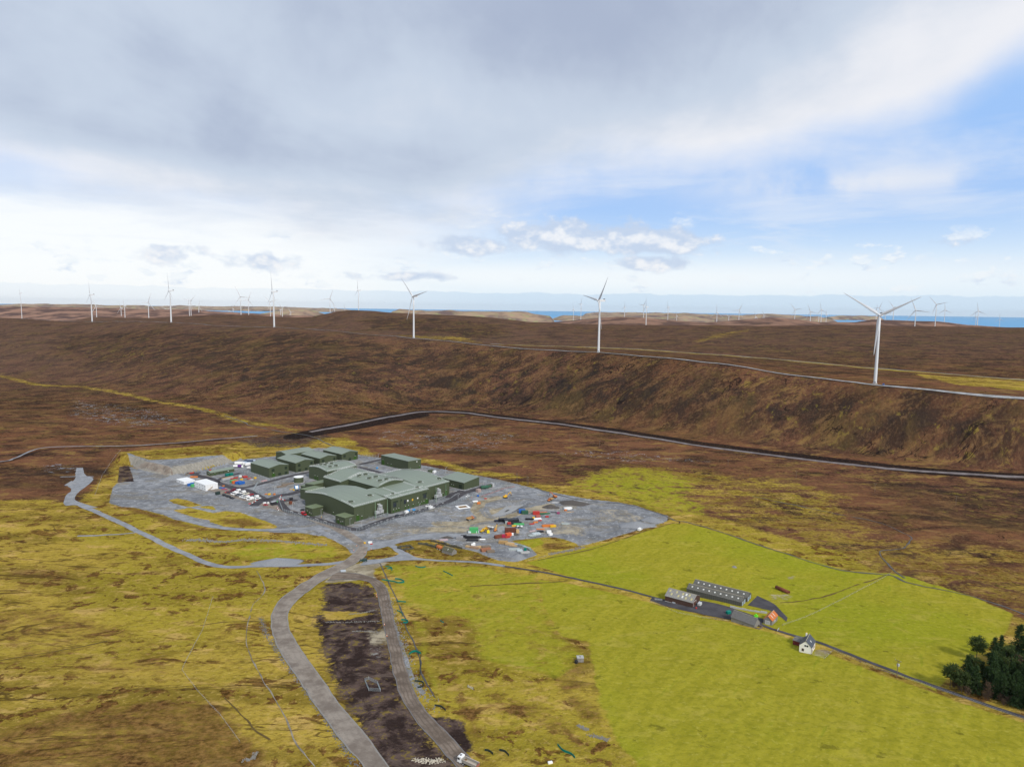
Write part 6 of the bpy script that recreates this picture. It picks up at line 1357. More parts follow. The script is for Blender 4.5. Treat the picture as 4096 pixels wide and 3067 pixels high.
def vshape(kind):
    if kind in VC: return VC[kind]
    W_ = .9
    def loft(prof_b, prof_t, y0, y1, z): pass
    if kind == 'car':
        body = MB().prism([(-2.15, .3), (2.15, .3), (2.2, .65), (2.05, .85), (1.0, .98), (-2.0, 1.0), (-2.2, .8)], -W_, W_)
        cab = frustum(-1.75, 1.05, -.84, .84, .97, -1.25, .35, -.66, .66, 1.46); roof = MB().box(-1.27, .37, -.68, .68, 1.46, 1.52); wb = (-1.35, 1.35); r = .34; yl = .8
    elif kind == 'suv':
        body = MB().prism([(-2.3, .38), (2.3, .38), (2.35, .85), (2.15, 1.08), (1.1, 1.15), (-2.3, 1.15)], -.95, .95)
        cab = frustum(-2.2, 1.15, -.9, .9, 1.13, -1.95, .45, -.74, .74, 1.75); roof = MB().box(-1.97, .47, -.76, .76, 1.75, 1.82); wb = (-1.45, 1.45); r = .4; yl = .84
    elif kind == 'van':
        body = MB().prism([(-2.7, .35), (2.6, .35), (2.7, .8), (2.55, 1.15), (1.75, 1.3), (1.05, 2.25), (-2.6, 2.35), (-2.7, 2.2)], -1, 1)
        cab = MB().prism([(1.80, 1.32), (1.14, 2.2), (1.08, 2.17), (1.72, 1.28)], -.9, .9); roof = MB().box(.3, 1.55, -1.03, 1.03, 1.35, 1.95); wb = (-1.75, 1.8); r = .38; yl = .88
    elif kind == 'pickup':
        body = MB().prism([(-2.6, .45), (2.5, .45), (2.55, .9), (2.4, 1.08), (1.3, 1.15), (-.7, 1.15), (-.7, .7), (-2.6, .7)], -.95, .95).box(-2.6, -.7, -.95, -.85, .7, 1.15).box(-2.6, -.7, .85, .95, .7, 1.15).box(-2.6, -2.5, -.85, .85, .7, 1.15)
        cab = frustum(-.75, 1.35, -.9, .9, 1.13, -.6, .7, -.74, .74, 1.72); roof = MB().box(-.62, .72, -.76, .76, 1.72, 1.79); wb = (-1.6, 1.6); r = .4; yl = .84
    VC[kind] = (body, cab, roof, wb, r, yl); return VC[kind]
def frustum(x0, x1, y0, y1, z0, X0, X1, Y0, Y1, z1):
    return MB().add([(x0, y0, z0), (x1, y0, z0), (x1, y1, z0), (x0, y1, z0), (X0, Y0, z1), (X1, Y0, z1), (X1, Y1, z1), (X0, Y1, z1)], [(3, 2, 1, 0), (4, 5, 6, 7), (0, 1, 5, 4), (1, 2, 6, 5), (2, 3, 7, 6), (3, 0, 4, 7)])
def car(kind, col, px, rz, lab, group=None, loc=None, sc=1.0):
    key = (kind, col)
    if key not in VC:
        b, c, r_, wb, r, yl = vshape(kind); VC[key] = (b.mesh('body', paint(col)), c.mesh('windows' if kind != 'van' else 'windscreen', GLASS), r_.mesh('roof' if kind != 'van' else 'side_window', paint(col) if kind != 'van' else GLASS))
    b, c, r_ = VC[key]; wb, r, yl = vshape(kind)[3:]
    o = thing('parked_' + kind, lab, kind, gp(*px) if loc is None else loc, rz, group); o.location.z += .16; o.scale = (sc,) * 3
    child(o, 'body', b); child(o, 'windscreen' if kind == 'van' else 'windows', c); child(o, 'side_window' if kind == 'van' else 'roof', r_); wheels(o, wb, yl, r)
    return o
zk = lambda x, y: (860 + x / 6.506, 1880 + y / 6.506)
GF = 'vehicles in the front row of the car park'; GB = 'vehicles in the back row of the car park'
HD = SA + math.pi
CSC = 1.12
for i, (x, y, k, c, d) in enumerate(((322, 572, 'car', 'red', 'red car at the left end of the front row of the car park'), (368, 580, 'car', 'black', 'black car second from the left in the front row of the car park'), (412, 590, 'car', 'maroon', 'maroon car third from the left in the front row'),
    (455, 600, 'car', 'grey', 'grey car fourth from the left in the front row, just before the white vans'), (492, 618, 'van', 'white', 'white van in the front row with a grey car on its left'), (545, 634, 'van', 'white', 'white van in the front row with a dark car on its right'), (592, 650, 'suv', 'dark', 'dark car right beside the pair of white vans in the front row'),
    (640, 662, 'suv', 'grey', 'dark grey car in the middle of the front row, next to a white car'), (702, 692, 'suv', 'white', 'white car in the middle of the front row'), (768, 716, 'pickup', 'silver', 'pale silver pickup in the front row'), (822, 722, 'van', 'white', 'white van second from the right in the front row'), (908, 766, 'van', 'white', 'large white van at the right end of the front row'))):
    car(k, c, zk(x, y + 14), HD, d, GF, sc=CSC * (1.1 if i == 11 else 1))
for x, y, k, c, d in ((465, 535, 'van', 'maroon', 'dark maroon van at the left end of the back row of the car park'), (588, 552, 'van', 'white', 'white van second from the left in the back row'), (650, 572, 'car', 'black', 'black car between two white vans in the back row'), (718, 592, 'van', 'white', 'white van in the back row beside the cream pickup'),
    (818, 622, 'pickup', 'cream', 'cream pickup in the back row'), (925, 650, 'pickup', 'red', 'red pickup in the back row'), (965, 682, 'car', 'dark', 'dark car in the back row next to the red pickup'), (1030, 690, 'car', 'grey', 'grey car in the back row'), (1060, 715, 'van', 'white', 'white van second from the right in the back row'), (1115, 748, 'pickup', 'white', 'white pickup at the right end of the back row')):
    car(k, c, zk(x, y + 14), HD, d, GB, sc=CSC)
for x, y, d in ((250, 675, 'black car at the left of three parked by the embankment'), (348, 705, 'black car in the middle of three parked by the embankment'), (442, 745, 'black car at the right of three parked by the embankment')): car('suv' if x < 400 else 'car', 'black', zk(x, y), SA - R_(75), d, 'black cars by the embankment', sc=CSC)
crate('skip_container', 'small dark green container beside the white cabins and black cars', 'container', zk(72, 630), SA, 4, 2.6, 2.6, mat('blackish_green', (.02, .04, .035), .6))
car('car', 'red', zk(1318, 918), SA - .9, 'single red car beside the site gate'); car('van', 'red', Z6(208, 882), SA - R_(92), 'red van in front of the plant room', sc=1.15); car('car', 'black', Z6(192, 826), SA - R_(20), 'black car behind the red van')
car('suv', 'dark', Z6(1392, 900), SA, 'dark car on the road beside the middle block'); car('pickup', 'white', Z6(1778, 780), SA, 'white pickup on the road in front of the middle block', sc=1.1); car('van', 'white', Z6(1822, 806), SA, 'white van in front of the middle block, beside the white pickup', sc=1.1)
car('pickup', 'white', zr_(1185, 322), SA + .2, 'white pickup at the road junction before the right end building', sc=1.1)
zj = lambda x, y: (1350 + x / 5.53, 2120 + y / 5.53)
car('suv', 'green', zj(575, 690), R_(2) + math.pi, 'dark car with marked doors at the mouth of the farm road', sc=1.15)
car('van', 'white', (2560, 2121), .9, 'white van parked beside the fence of the right-hand pit, upper one'); 
car('pickup', 'blue', (3534, 1540), 1.0, 'blue pickup at the foot of the nearest turbine', sc=1.2)
def box_trailer(name, lab, px, rz, L, h, m, group=None, cat='trailer'):
    o = thing(name, lab, cat, gp(*px), rz, group); MB().box(-L / 2, L / 2, -1.2, 1.2, .8, h, .12).build('body', m, o); MB().box(-L / 2, L / 2 + 1, -.4, .4, .55, .8).build('chassis', DGREY, o); wheels(o, (-L * .25, -L * .05), 1.0, .45); return o
box_trailer('white_trailer', 'small white box trailer beside the blue lifts', Z6(1505, 865), SA, 3.4, 2.9, WPAINT)
def lift(lab, px, rz):
    o = thing('scissor_lift', lab, 'lift', gp(*px), rz, 'blue lifts by the middle block'); MB().box(-1.4, 1.4, -.8, .8, .3, 1.0, .08).build('base', LBLUE, o); wheels(o, (-.95, .95), .8, .4)
    B = MB(); B.box(-1.0, 1.6, -.2, .2, 1.4, 1.8).box(-1.4, -.6, -.3, .3, 1.0, 1.9).build('boom', LBLUE, o); B = MB().box(1.6, 2.6, -.7, .7, 1.2, 1.3)
    for x in (1.6, 2.6):
        for y in (-.7, .7): B.tube((x, y, 1.3), (x, y, 2.3), .05)
    for y in (-.7, .7): B.tube((1.6, y, 2.3), (2.6, y, 2.3), .05)
    B.build('basket', GALV, o)
lift('blue lift next to the white trailer', Z6(1528, 838), SA); lift('blue lift to the right of the white trailer, standing alone', Z6(1598, 828), SA + 2.5); lift('blue lift by the tall store building', Z3(400, 568), SA + .4)
# tipper lorry at the bottom edge
z7 = lambda x, y: (1750 + x / 8.848, 3000 + y / 8.848)
def tipper(lab, px, rz, sc=1.0, cabm=WPAINT, bodym=None):
    o = thing('tipper_lorry', lab, 'lorry', gp(*px), rz); o.scale = (sc,) * 3; o.location.z += .15
    bm = bodym or mat('tipper_body_grey', (.30, .285, .26), .6, .2, 1)
    MB().box(-4.6, 3.6, -.45, .45, .75, 1.15).build('chassis', DGREY, o)
    c = MB().prism([(2.5, .7), (4.55, .7), (4.6, 1.6), (4.45, 3.0), (4.2, 3.15), (2.6, 3.15), (2.5, 2.9)], -1.22, 1.22).build('cab', cabm, o)
    MB().prism([(4.63, 1.75), (4.49, 2.75), (4.43, 2.75), (4.55, 1.75)], -1.05, 1.05).build('windscreen', GLASS, c)
    for s in (-1, 1): MB().box(3.35, 4.3, s * 1.2 - .05, s * 1.2 + .05, 1.75, 2.65).build('side_window', GLASS, c)
    MB().box(3.3, 4.0, -.45, .45, 3.15, 3.28, .04).build('roof_hatch', DGREY, c); MB().box(4.58, 4.72, -1.2, 1.2, .55, 1.0).build('bumper', cabm, c)
    for s in (-1, 1):
        MB().box(4.35, 4.5, s * 1.45 - .1, s * 1.45 + .1, 1.9, 2.6).build('mirror', BLACK, c); MB().box(4.70, 4.76, s * .9 - .18, s * .9 + .18, .65, .85).build('headlight', GLASS, c)
    B = MB().box(-4.7, 2.2, -1.25, 1.25, 1.2, 1.35).box(-4.7, 2.2, -1.25, -1.15, 1.35, 2.45).box(-4.7, 2.2, 1.15, 1.25, 1.35, 2.45).box(2.1, 2.2, -1.15, 1.15, 1.35, 2.7).build('tipper_body', bm, o)
    for s in (-1, 1):
        B_ = MB().box(-4.7, 2.2, s * 1.2 - .1, s * 1.2 + .1, 2.45, 2.56); B_.build('top_rail', mat('worn_rail', (.52, .44, .38), .6), B)
        R2 = MB()
        for i in range(7): R2.box(-4.5 + i * 1.08, -4.38 + i * 1.08, s * 1.29 - .05, s * 1.29 + .05, 1.3, 2.4)
        R2.build('side_rib', bm, B)
    MB().box(-4.8, -4.71, -1.2, 1.2, 1.3, 2.4).build('tailgate', mat('tailgate_red', (.32, .12, .09), .6, .3, 2), B)
    V_ = MB().box(-4.6, 2.0, -1.12, 1.12, 1.36, 1.42); V_.build('load_floor', mat('dusty_floor', (.42, .37, .30), .9, .25, 1.5), B); MB().box(1.2, 2.05, -1.1, 1.1, 1.43, 1.75, .2).build('soil', mat('brown_soil', (.20, .12, .05), .95), B)
    wheels(o, (3.5, 1.7, -2.3, -3.6), 1.0, .52, .34); return o
_a, _b = gp(*z7(760, 420)), gp(*z7(1300, 640))
tipper('white cabbed eight wheel tipper lorry with open grey body at the bottom edge', z7(1085, 545), math.atan2(_a[1] - _b[1], _a[0] - _b[0]) + .02, .93)
# diggers, dumpers
def digger(lab, px, rz, m, curl=0.0, sc=1.0):
    o = thing('excavator', lab, 'excavator', gp(*px), rz, 'excavators on the site'); o.scale = (sc,) * 3
    for s in (-1, 1): MB().prism([(-2.0, .25), (-1.7, 0), (1.7, 0), (2.0, .25), (2.0, .65), (1.7, .9), (-1.7, .9), (-2.0, .65)], s * 1.15 - .28, s * 1.15 + .28).build('track', BLACK, o)
    MB().box(-.9, .9, -.9, .9, .4, 1.1).build('undercarriage', DGREY, o); b = MB().box(-2.3, 1.3, -1.3, 1.3, 1.1, 2.2, .15).build('body', m, o); c = MB().box(-.1, 1.4, .35, 1.3, 1.3, 3.0, .12).build('cab', m, b)
    MB().box(1.41, 1.45, .45, 1.2, 1.7, 2.8).box(.1, 1.2, 1.305, 1.34, 1.9, 2.8).build('cab_glass', GLASS, c)
    MB().prism([(1.0, 1.6), (1.5, 1.6), (3.6, 4.7), (5.6, 5.2), (5.6, 4.8), (3.9, 4.3), (1.6, 1.3)], -.22, .22).build('boom', m, o)
    MB().prism([(5.2, 5.4), (5.7, 5.4), (6.3, 2.6), (6.0, 2.5)], -.18, .18).build('stick', m, o); MB().tube((3.2, 0, 3.6), (4.9, 0, 5.5), .12).build('ram', LGREY, o)
    MB().prism([(5.9, 2.6), (6.5, 2.6), (6.6, 1.7), (5.9, 1.2), (5.4, 1.5), (5.7, 1.9)], -.6, .6).build('bucket', DGREY, o); return o
digger('yellow tracked excavator with raised arm beside the flooded pit', zr_(1740, 335), .5, mat('digger_yellow', (.72, .40, .02), .5), 0, 1.05); zq = lambda x, y: (2100 + x / 3.403, 1900 + y / 3.403)
digger('orange tracked excavator at the top right of the site, loading', zq(405, 305), 2.5, ORA, 0, 1.0)
def dumper(lab, px, rz, m, sc=1.0):
    o = thing('dump_truck', lab, 'dump truck', gp(*px), rz, 'orange dump trucks on the site'); o.scale = (sc,) * 3
    MB().box(1.5, 4.0, -1.2, 1.2, 1.1, 2.1, .2).build('bonnet', m, o); c = MB().box(1.3, 2.6, -.9, .9, 2.1, 3.6, .15).build('cab', m, o); MB().box(2.61, 2.65, -.8, .8, 2.5, 3.4).box(1.5, 2.4, -.93, .93, 2.6, 3.4).build('cab_glass', GLASS, c)
    MB().box(-4, 2, -.5, .5, .8, 1.2).build('chassis', DGREY, o); B = MB().prism([(-4.6, 2.3), (-3.6, 1.5), (.6, 1.4), (1.0, 2.9), (.8, 2.9), (.4, 1.65), (-3.5, 1.75), (-4.5, 2.5)], -1.45, 1.45)
    for s in (-1, 1): B.prism([(-4.6, 2.3), (-3.6, 1.5), (.6, 1.4), (1.0, 2.9), (-3.6, 2.75)], s * 1.5 - .07, s * 1.5 + .07)
    B.build('tipping_body', mat('mud_caked_body', (.40, .25, .10), .85, .25, 1), o); wheels(o, (2.7, -1.1, -2.9), 1.3, .85, .6); return o
dumper('orange six wheel dump truck on the muddy haul route', zr_(1225, 660), .75, ORA, .95); dumper('orange dump truck standing under the orange excavator', zq(345, 350), 4.1, ORA, .95)
def telehandler(lab, px, rz, m, up_=True):
    o = thing('telehandler', lab, 'telehandler', gp(*px), rz); MB().box(-2, 1.8, -.9, .9, .6, 1.4, .15).build('body', m, o); c = MB().box(-.5, .8, .1, .95, 1.4, 2.5, .1).build('cab', m, o); MB().box(.81, .85, .2, .85, 1.6, 2.4).build('cab_glass', GLASS, c)
    B = MB(); B.prism([(-1.9, 1.6), (-1.6, 1.2), (2.6, 5.2), (2.3, 5.6)] if up_ else [(-1.9, 1.9), (-1.9, 1.5), (3.6, 1.0), (3.6, 1.4)], -.55, -.2).build('boom', mat('telehandler_boom', (.70, .38, .03), .5), o); MB().box(2.4, 2.6, -1.1, .4, 5.0, 6.0).build('forks', DGREY, o); wheels(o, (-1.3, 1.2), .95, .6, .4); return o
zl = lambda x, y: (1850 + x / 7.373, 2030 + y / 7.373)
telehandler('orange telehandler with boom raised, right of the yellow loader', zl(975, 690), 1.2, ORA)
def loader(lab, px, rz, m):
    o = thing('wheel_loader', lab, 'loader', gp(*px), rz); MB().box(-2.6, -.2, -1, 1, .9, 2.0, .2).build('body', m, o); c = MB().box(-.6, .8, -.7, .7, 1.6, 3.1, .12).build('cab', m, o); MB().box(.81, .85, -.6, .6, 2.0, 2.9).box(-.4, .6, -.73, .73, 2.0, 2.9).build('cab_glass', GLASS, c); MB().box(.2, 1.8, -.8, .8, .8, 1.3).build('front_frame', m, o)
    MB().prism([(1.2, 1.5), (1.4, 1.8), (3.2, .8), (3.1, .5)], -.6, .6).build('lift_arm', m, o); MB().prism([(3.0, .3), (4.1, .15), (3.5, .5), (3.2, 1.3)], -1.3, 1.3).build('bucket', DGREY, o); wheels(o, (-1.6, 1.4), 1.05, .75, .5); return o
loader('yellow wheel loader beside the green container', zl(600, 720), .9, YEL); loader('yellow roller machine behind the yellow loader', zl(700, 660), .6, mat('digger_yellow', (.72, .40, .02), .5))
def site_dumper(lab, px, rz, m, g):
    o = thing('site_dumper', lab, 'site dumper', gp(*px), rz, g); MB().prism([(.3, .9), (1.7, .8), (2.1, 1.7), (.1, 1.7)], -.9, .9).build('skip', m, o); MB().box(-1.6, .2, -.7, .7, .5, 1.2, .1).build('body', DGREY, o); wheels(o, (-1.1, 1.0), .85, .5, .35); B = MB().tube((-.3, -.6, 1.2), (-.3, -.6, 2.4), .06).tube((-.3, .6, 1.2), (-.3, .6, 2.4), .06).tube((-.3, -.6, 2.4), (-.3, .6, 2.4), .06).build('roll_bar', DGREY, o)
for x, y, c, d in ((745, 610, WPAINT, 'white site dumper behind the yellow loader, first of three'), (800, 625, WPAINT, 'white site dumper behind the yellow loader, middle of three'), (855, 630, WPAINT, 'white site dumper behind the yellow loader, nearest the telehandler')): site_dumper(d, zl(x, y), 1.0, c, 'white site dumpers')
for x, y, c, d in ((1600, 590, WPAINT, 'white tracked dumper below the bright green pipes, left of two'), (1700, 590, WPAINT, 'white tracked dumper below the bright green pipes, right of two')): site_dumper(d, zl(x, y), .4, c, 'small dumpers by the green pipes')
# lorries behind the rock face
def lorry(lab, px, rz, boxm, cabm=WPAINT, tanker=False, L=9.0):
    o = thing('parked_lorry', lab, 'lorry', gp(*px), rz, 'lorries behind the low office'); c = MB().box(L / 2 + .3, L / 2 + 2.3, -1.2, 1.2, .6, 3.1, .15).build('cab', cabm, o); MB().box(L / 2 + 2.3, L / 2 + 2.34, -1.0, 1.0, 1.7, 2.7).build('windscreen', GLASS, c)
    if tanker:
        B = MB().tube((-L / 2, 0, 2.2), (L * .05, 0, 2.2), 1.25, n=16); B.build('tank', WPAINT, o); MB().tube((L * .05, 0, 2.2), (L / 2, 0, 2.2), 1.25, n=16).build('tank_front', mat('purple_paint', (.13, .03, .22), .5), o)
    else: MB().box(-L / 2, L / 2, -1.25, 1.25, 1.1, 3.9, .06).build('box_body', boxm, o)
    MB().box(-L / 2, L / 2 + 1.5, -.5, .5, .6, 1.0).build('chassis', DGREY, o); wheels(o, (L / 2 + 1.2, -L * .2, -L * .34), 1.0, .5, .35)
zs_ = lambda x, y: (680 + x / 6.506, 1840 + y / 6.506)
lorry('white and purple tanker lorry behind the low office', zs_(1755, 200), SA - R_(45), WPAINT, WPAINT, True)
lorry('white box lorry left of the row of dark trailers', zs_(1790, 120), SA - R_(40), WPAINT); lorry('white box lorry close behind the leftmost gabled shed', zs_(2020, 150), SA - R_(10), WPAINT, WPAINT, False, 6)
for i, (x, y) in enumerate(((1880, 80), (1925, 65), (1975, 95), (2035, 65), (2070, 95), (2050, 40), (2110, 30))):
    box_trailer('flat_trailer', 'dark blue trailer with pale roof in the pack behind the leftmost gabled shed', zs_(x, y + 10), SA - R_(45), 10, 2.6, mat('navy_trailer', (.02, .035, .075), .5) if i % 2 else mat('pale_blue_trailer', (.42, .50, .60), .5), 'trailers behind the gabled sheds')
car('van', 'white', zs_(2062, 215), SA, 'white van beside the leftmost gabled shed, behind the lorries')
# ---------------------------------------------------------------- cabins, containers, stores
CABW = mat('white_cabin', (0.76, 0.77, 0.78), 0.5, .04, .6, stripe=((0, 1, 0), 2.6, .16))
def cabins(name, lab, pxc, L, Wd, h, storeys=1, step=None):
    o = thing(name, lab, 'site cabins', gp(*pxc), SA - R_(90)); 
    for k in range(storeys):
        z = k * h; MB().box(0, L, 0, Wd, z + (.02 if k else -.2), z + h - .02).build('cabin_row', CABW, o)
    n = int(L / 2.6); R2 = MB()
    for i in range(n): R2.box(i * L / n + .06, (i + 1) * L / n - .06, -.05, Wd / 2 - .08, storeys * h, storeys * h + .12).box(i * L / n + .06, (i + 1) * L / n - .06, Wd / 2 + .08, Wd + .05, storeys * h, storeys * h + .12)
    R2.build('roof', WPAINT, o)
    for k in range(storeys):
        for i in range(0, n, 2):
            MB().box(i * L / n + .8, i * L / n + 1.8, -.05, -.005, k * h + 1.0, k * h + 1.9).build('window', GLASS, o)
    return o
p = zs_(165, 560)
cabins('white_cabins', 'single row block of white site cabins nearest the gravel heap', zs_(165, 560), 18, 11.5, 2.9)
cb = cabins('white_cabins', 'two storey block of white site cabins beside the car park', zs_(628, 690), 25, 13, 3.0, 2)
B = MB()
for i in range(12): B.box(25.1 + .0, 26.3, 6.5 - i * .4, 6.9 - i * .4, 3.0 - i * .25, 3.1 - i * .25)
B.tube((25.2, 6.9, 3.1), (25.2, 6.9, 4.1), .05).tube((26.2, 2.2, 0), (26.2, 6.9, 4.1), .05); B.build('stair', WOOD, cb)
crate('blue_container', 'blue container wedged between the two white cabin blocks', 'container', zs_(640, 640), SA, 9, 2.5, 2.6, BLUE)
crate('blue_container', 'blue container at the embankment side of the white cabins', 'container', zs_(520, 665), SA, 4.5, 2.4, 2.4, BLUE); crate('green_tank_box', 'rounded bright green tank between the cabin blocks', 'tank', zs_(592, 690), SA, 3.6, 2.6, 2.6, GRN, None, False)
crate('light_blue_container', 'light blue container behind the two storey cabins', 'container', zs_(850, 580), SA, 8, 2.4, 2.5, LBLUE)
for x, y, m, rz, d in ((525, 335, mat('orange_container', (.62, .14, .03), .55), SA, 'orange container beside the blue ones in the stores yard'), (610, 350, BLUE, SA, 'dark blue container at the front of the stores yard'), (690, 365, BLUE, SA, 'blue container at the right end of the row in the stores yard'), (480, 315, GRN, SA, 'green container at the left end of the row in the stores yard')):
    crate('store_container', d, 'container', zk(x, y), rz, 6.5, 2.4, 2.6, m, 'containers in the stores yard')
crate('open_container', 'long grey skip heaped with timber in the stores yard', 'skip', zk(330, 235), SA + .12, 13, 2.6, 2.2, LGREY, None, True, WOOD)
crate('green_box', 'teal covered crate in front of the low office, left of two', 'crate', zk(318, 150), SA, 3.6, 3.2, 2.6, TEAL, 'teal crates by the low office', False); crate('green_box', 'teal covered crate in front of the low office, right of two', 'crate', zk(420, 135), SA, 3.6, 3.2, 2.6, TEAL, 'teal crates by the low office', False)
def stack(name, lab, cat, px, rz, L, Wd, h, m, n=4, group=None, seed=0):   # loose layers, slightly askew
    rr = random.Random(seed + int(px[0])); B = MB(); lay = max(1, int(h / .3))
    for k in range(lay):
        for i in range(n):
            w = Wd / n; j = rr.uniform(-.12, .12) * L; y = -Wd / 2 + i * w
            B.box(-L / 2 + j * .4, L / 2 + j * .4 - abs(j) * .5, y + .05 * rr.random(), y + w * .9, k * h / lay, (k + .92) * h / lay)
    return solo(B, name, m, lab, cat, gp(*px), rz, group)
def pipes(name, lab, px, rz, L, r, n, m, rows=2, group=None):
    B = MB()
    for k in range(rows):
        for i in range(n - k): B.tube((-L / 2 + .2 * ((i * 7 + k * 3) % 3), (i - (n - k - 1) / 2) * 2 * r, r + k * 1.75 * r), (L / 2 - .2 * ((i * 5 + k) % 3), (i - (n - k - 1) / 2) * 2 * r, r + k * 1.75 * r), r, n=10)
    return solo(B, name, m, lab, 'pipes', gp(*px), rz, group)
BP = mat('black_plastic_pipe', (.014, .014, .017), .45); LUMBER = mat('weathered_lumber', (.20, .155, .115), .9, .3, 2); TAN = mat('new_lumber', (.50, .34, .17), .85, .2, 2); GSLAB = mat('grey_slabs', (.36, .40, .39), .9, .2, 1); GREENG = mat('grey_green_slabs', (.22, .27, .24), .9, .2, 1)
S_ = [('steel_bundle', 'heap of red steel frames in the middle of the stores yard', 'steel frames', zk(780, 190), SA, 5, 5, 2.0, RED), ('red_skip', 'small red skip left of the red frames', 'skip', zk(440, 240), SA, 3.2, 1.8, 1.5, RED), ('red_girder', 'red girder stack beside the long grey skip', 'girders', zk(540, 215), SA + .1, 6, 1.6, 1.6, RED),
      ('yellow_box', 'yellow plant box in front of the red frames', 'plant', zk(690, 255), SA, 3.4, 2, 1.5, YEL), ('yellow_box', 'yellow hood shaped box at the fence of the stores yard', 'plant', zk(1045, 220), SA, 2.6, 2.4, 1.8, YEL), ('white_sack', 'white wrapped bundle left of the red frames', 'bundle', zk(660, 175), SA, 3, 2.6, 1.8, WPAINT),
      ('steel_bundle', 'red and grey scaffold stack right of the red frames', 'scaffold', zk(890, 230), SA, 5, 3.6, 1.2, mat('red_grey_scaffold', (.33, .10, .09), .7, .5, 2)), ('grey_scrap', 'grey scrap stack along the stores yard fence', 'scrap', zk(950, 255), SA, 4, 3, 1.0, LGREY), ('pink_barriers', 'stack of faded pink barriers at the fence corner of the stores yard', 'barriers', zk(1280, 285), SA + .05, 8, 2.4, 1.1, mat('faded_pink', (.48, .27, .27), .8)),
      ('timber_stack', 'stack of weathered timber beams inside the oval yard', 'timber', zk(1740, 425), SA - .05, 12, 4, 1.0, LUMBER), ('timber_stack', 'second stack of weathered timber beams nearer the water tank', 'timber', zk(1900, 370), SA - .1, 14, 5, 1.2, LUMBER),
      ('timber_pile', 'orange brown timber by the cable drum', 'timber', zk(1985, 505), SA, 4, 2, .9, TAN), ('yellow_plant', 'yellow site generator beside the cable drum', 'generator', zk(2055, 525), SA, 2.2, 1.6, 1.6, YEL), ('orange_trailer', 'long orange steel frame trailer near the gravel heap', 'trailer', zs_(630, 450), SA - .9, 9, 2.6, 1.6, ORA),
      ('red_skip', 'bright red pair of skips below the rock face', 'skip', zs_(565, 350), SA, 6, 2, 1.6, RED), ('grey_pipes_box', 'dark grey steel box below the rock face', 'steel box', zs_(745, 345), SA, 5, 2, 1.6, DGREY), ('timber_pile', 'brown timber pile left of the red skips below the rock face', 'timber', zs_(460, 375), SA, 5, 3, 1.2, LUMBER), ('red_machine', 'red compressor at the foot of the rock face', 'compressor', zs_(1045, 275), SA, 2.6, 1.6, 1.6, RED),
      ('red_girders', 'bundle of red and blue steel by the end of the two storey cabins', 'steel', zk(250, 505), SA - 1.0, 6, 3, 1.0, mat('red_blue_steel', (.34, .07, .10), .6, .6, 1.2)), ('blue_girders', 'bundle of blue steel by the end of the two storey cabins', 'steel', zk(180, 470), SA - 1.0, 6, 2.4, 1.0, BLUE), ('orange_plant', 'small orange roller on the car park loop', 'roller', zk(220, 425), SA, 2.6, 1.6, 1.4, ORA),
      ('yellow_mixer', 'yellow tracked machine at the kerb of the oval yard', 'machine', zk(1410, 640), SA, 3.2, 1.8, 1.7, YEL), ('orange_plant', 'orange generator at the kerb, right of the yellow machine', 'generator', zk(1545, 640), SA, 2.4, 1.8, 1.6, ORA), ('orange_plant', 'low orange plate at the kerb, left of the yellow machine', 'machine', zk(1325, 630), SA, 2.6, 1.4, .9, ORA),
      ('white_boxes', 'white cabinets beside the single red car', 'cabinet', zk(1290, 870), SA, 3, 2, 1.5, WPAINT), ('white_boxes', 'single white cabinet near the site hut', 'cabinet', zk(1382, 870), SA, 1.8, 1.6, 1.8, WPAINT), ('green_box', 'bright green bin behind the site hut', 'bin', zk(1605, 840), SA, 2.2, 1.6, 1.5, GRN)]
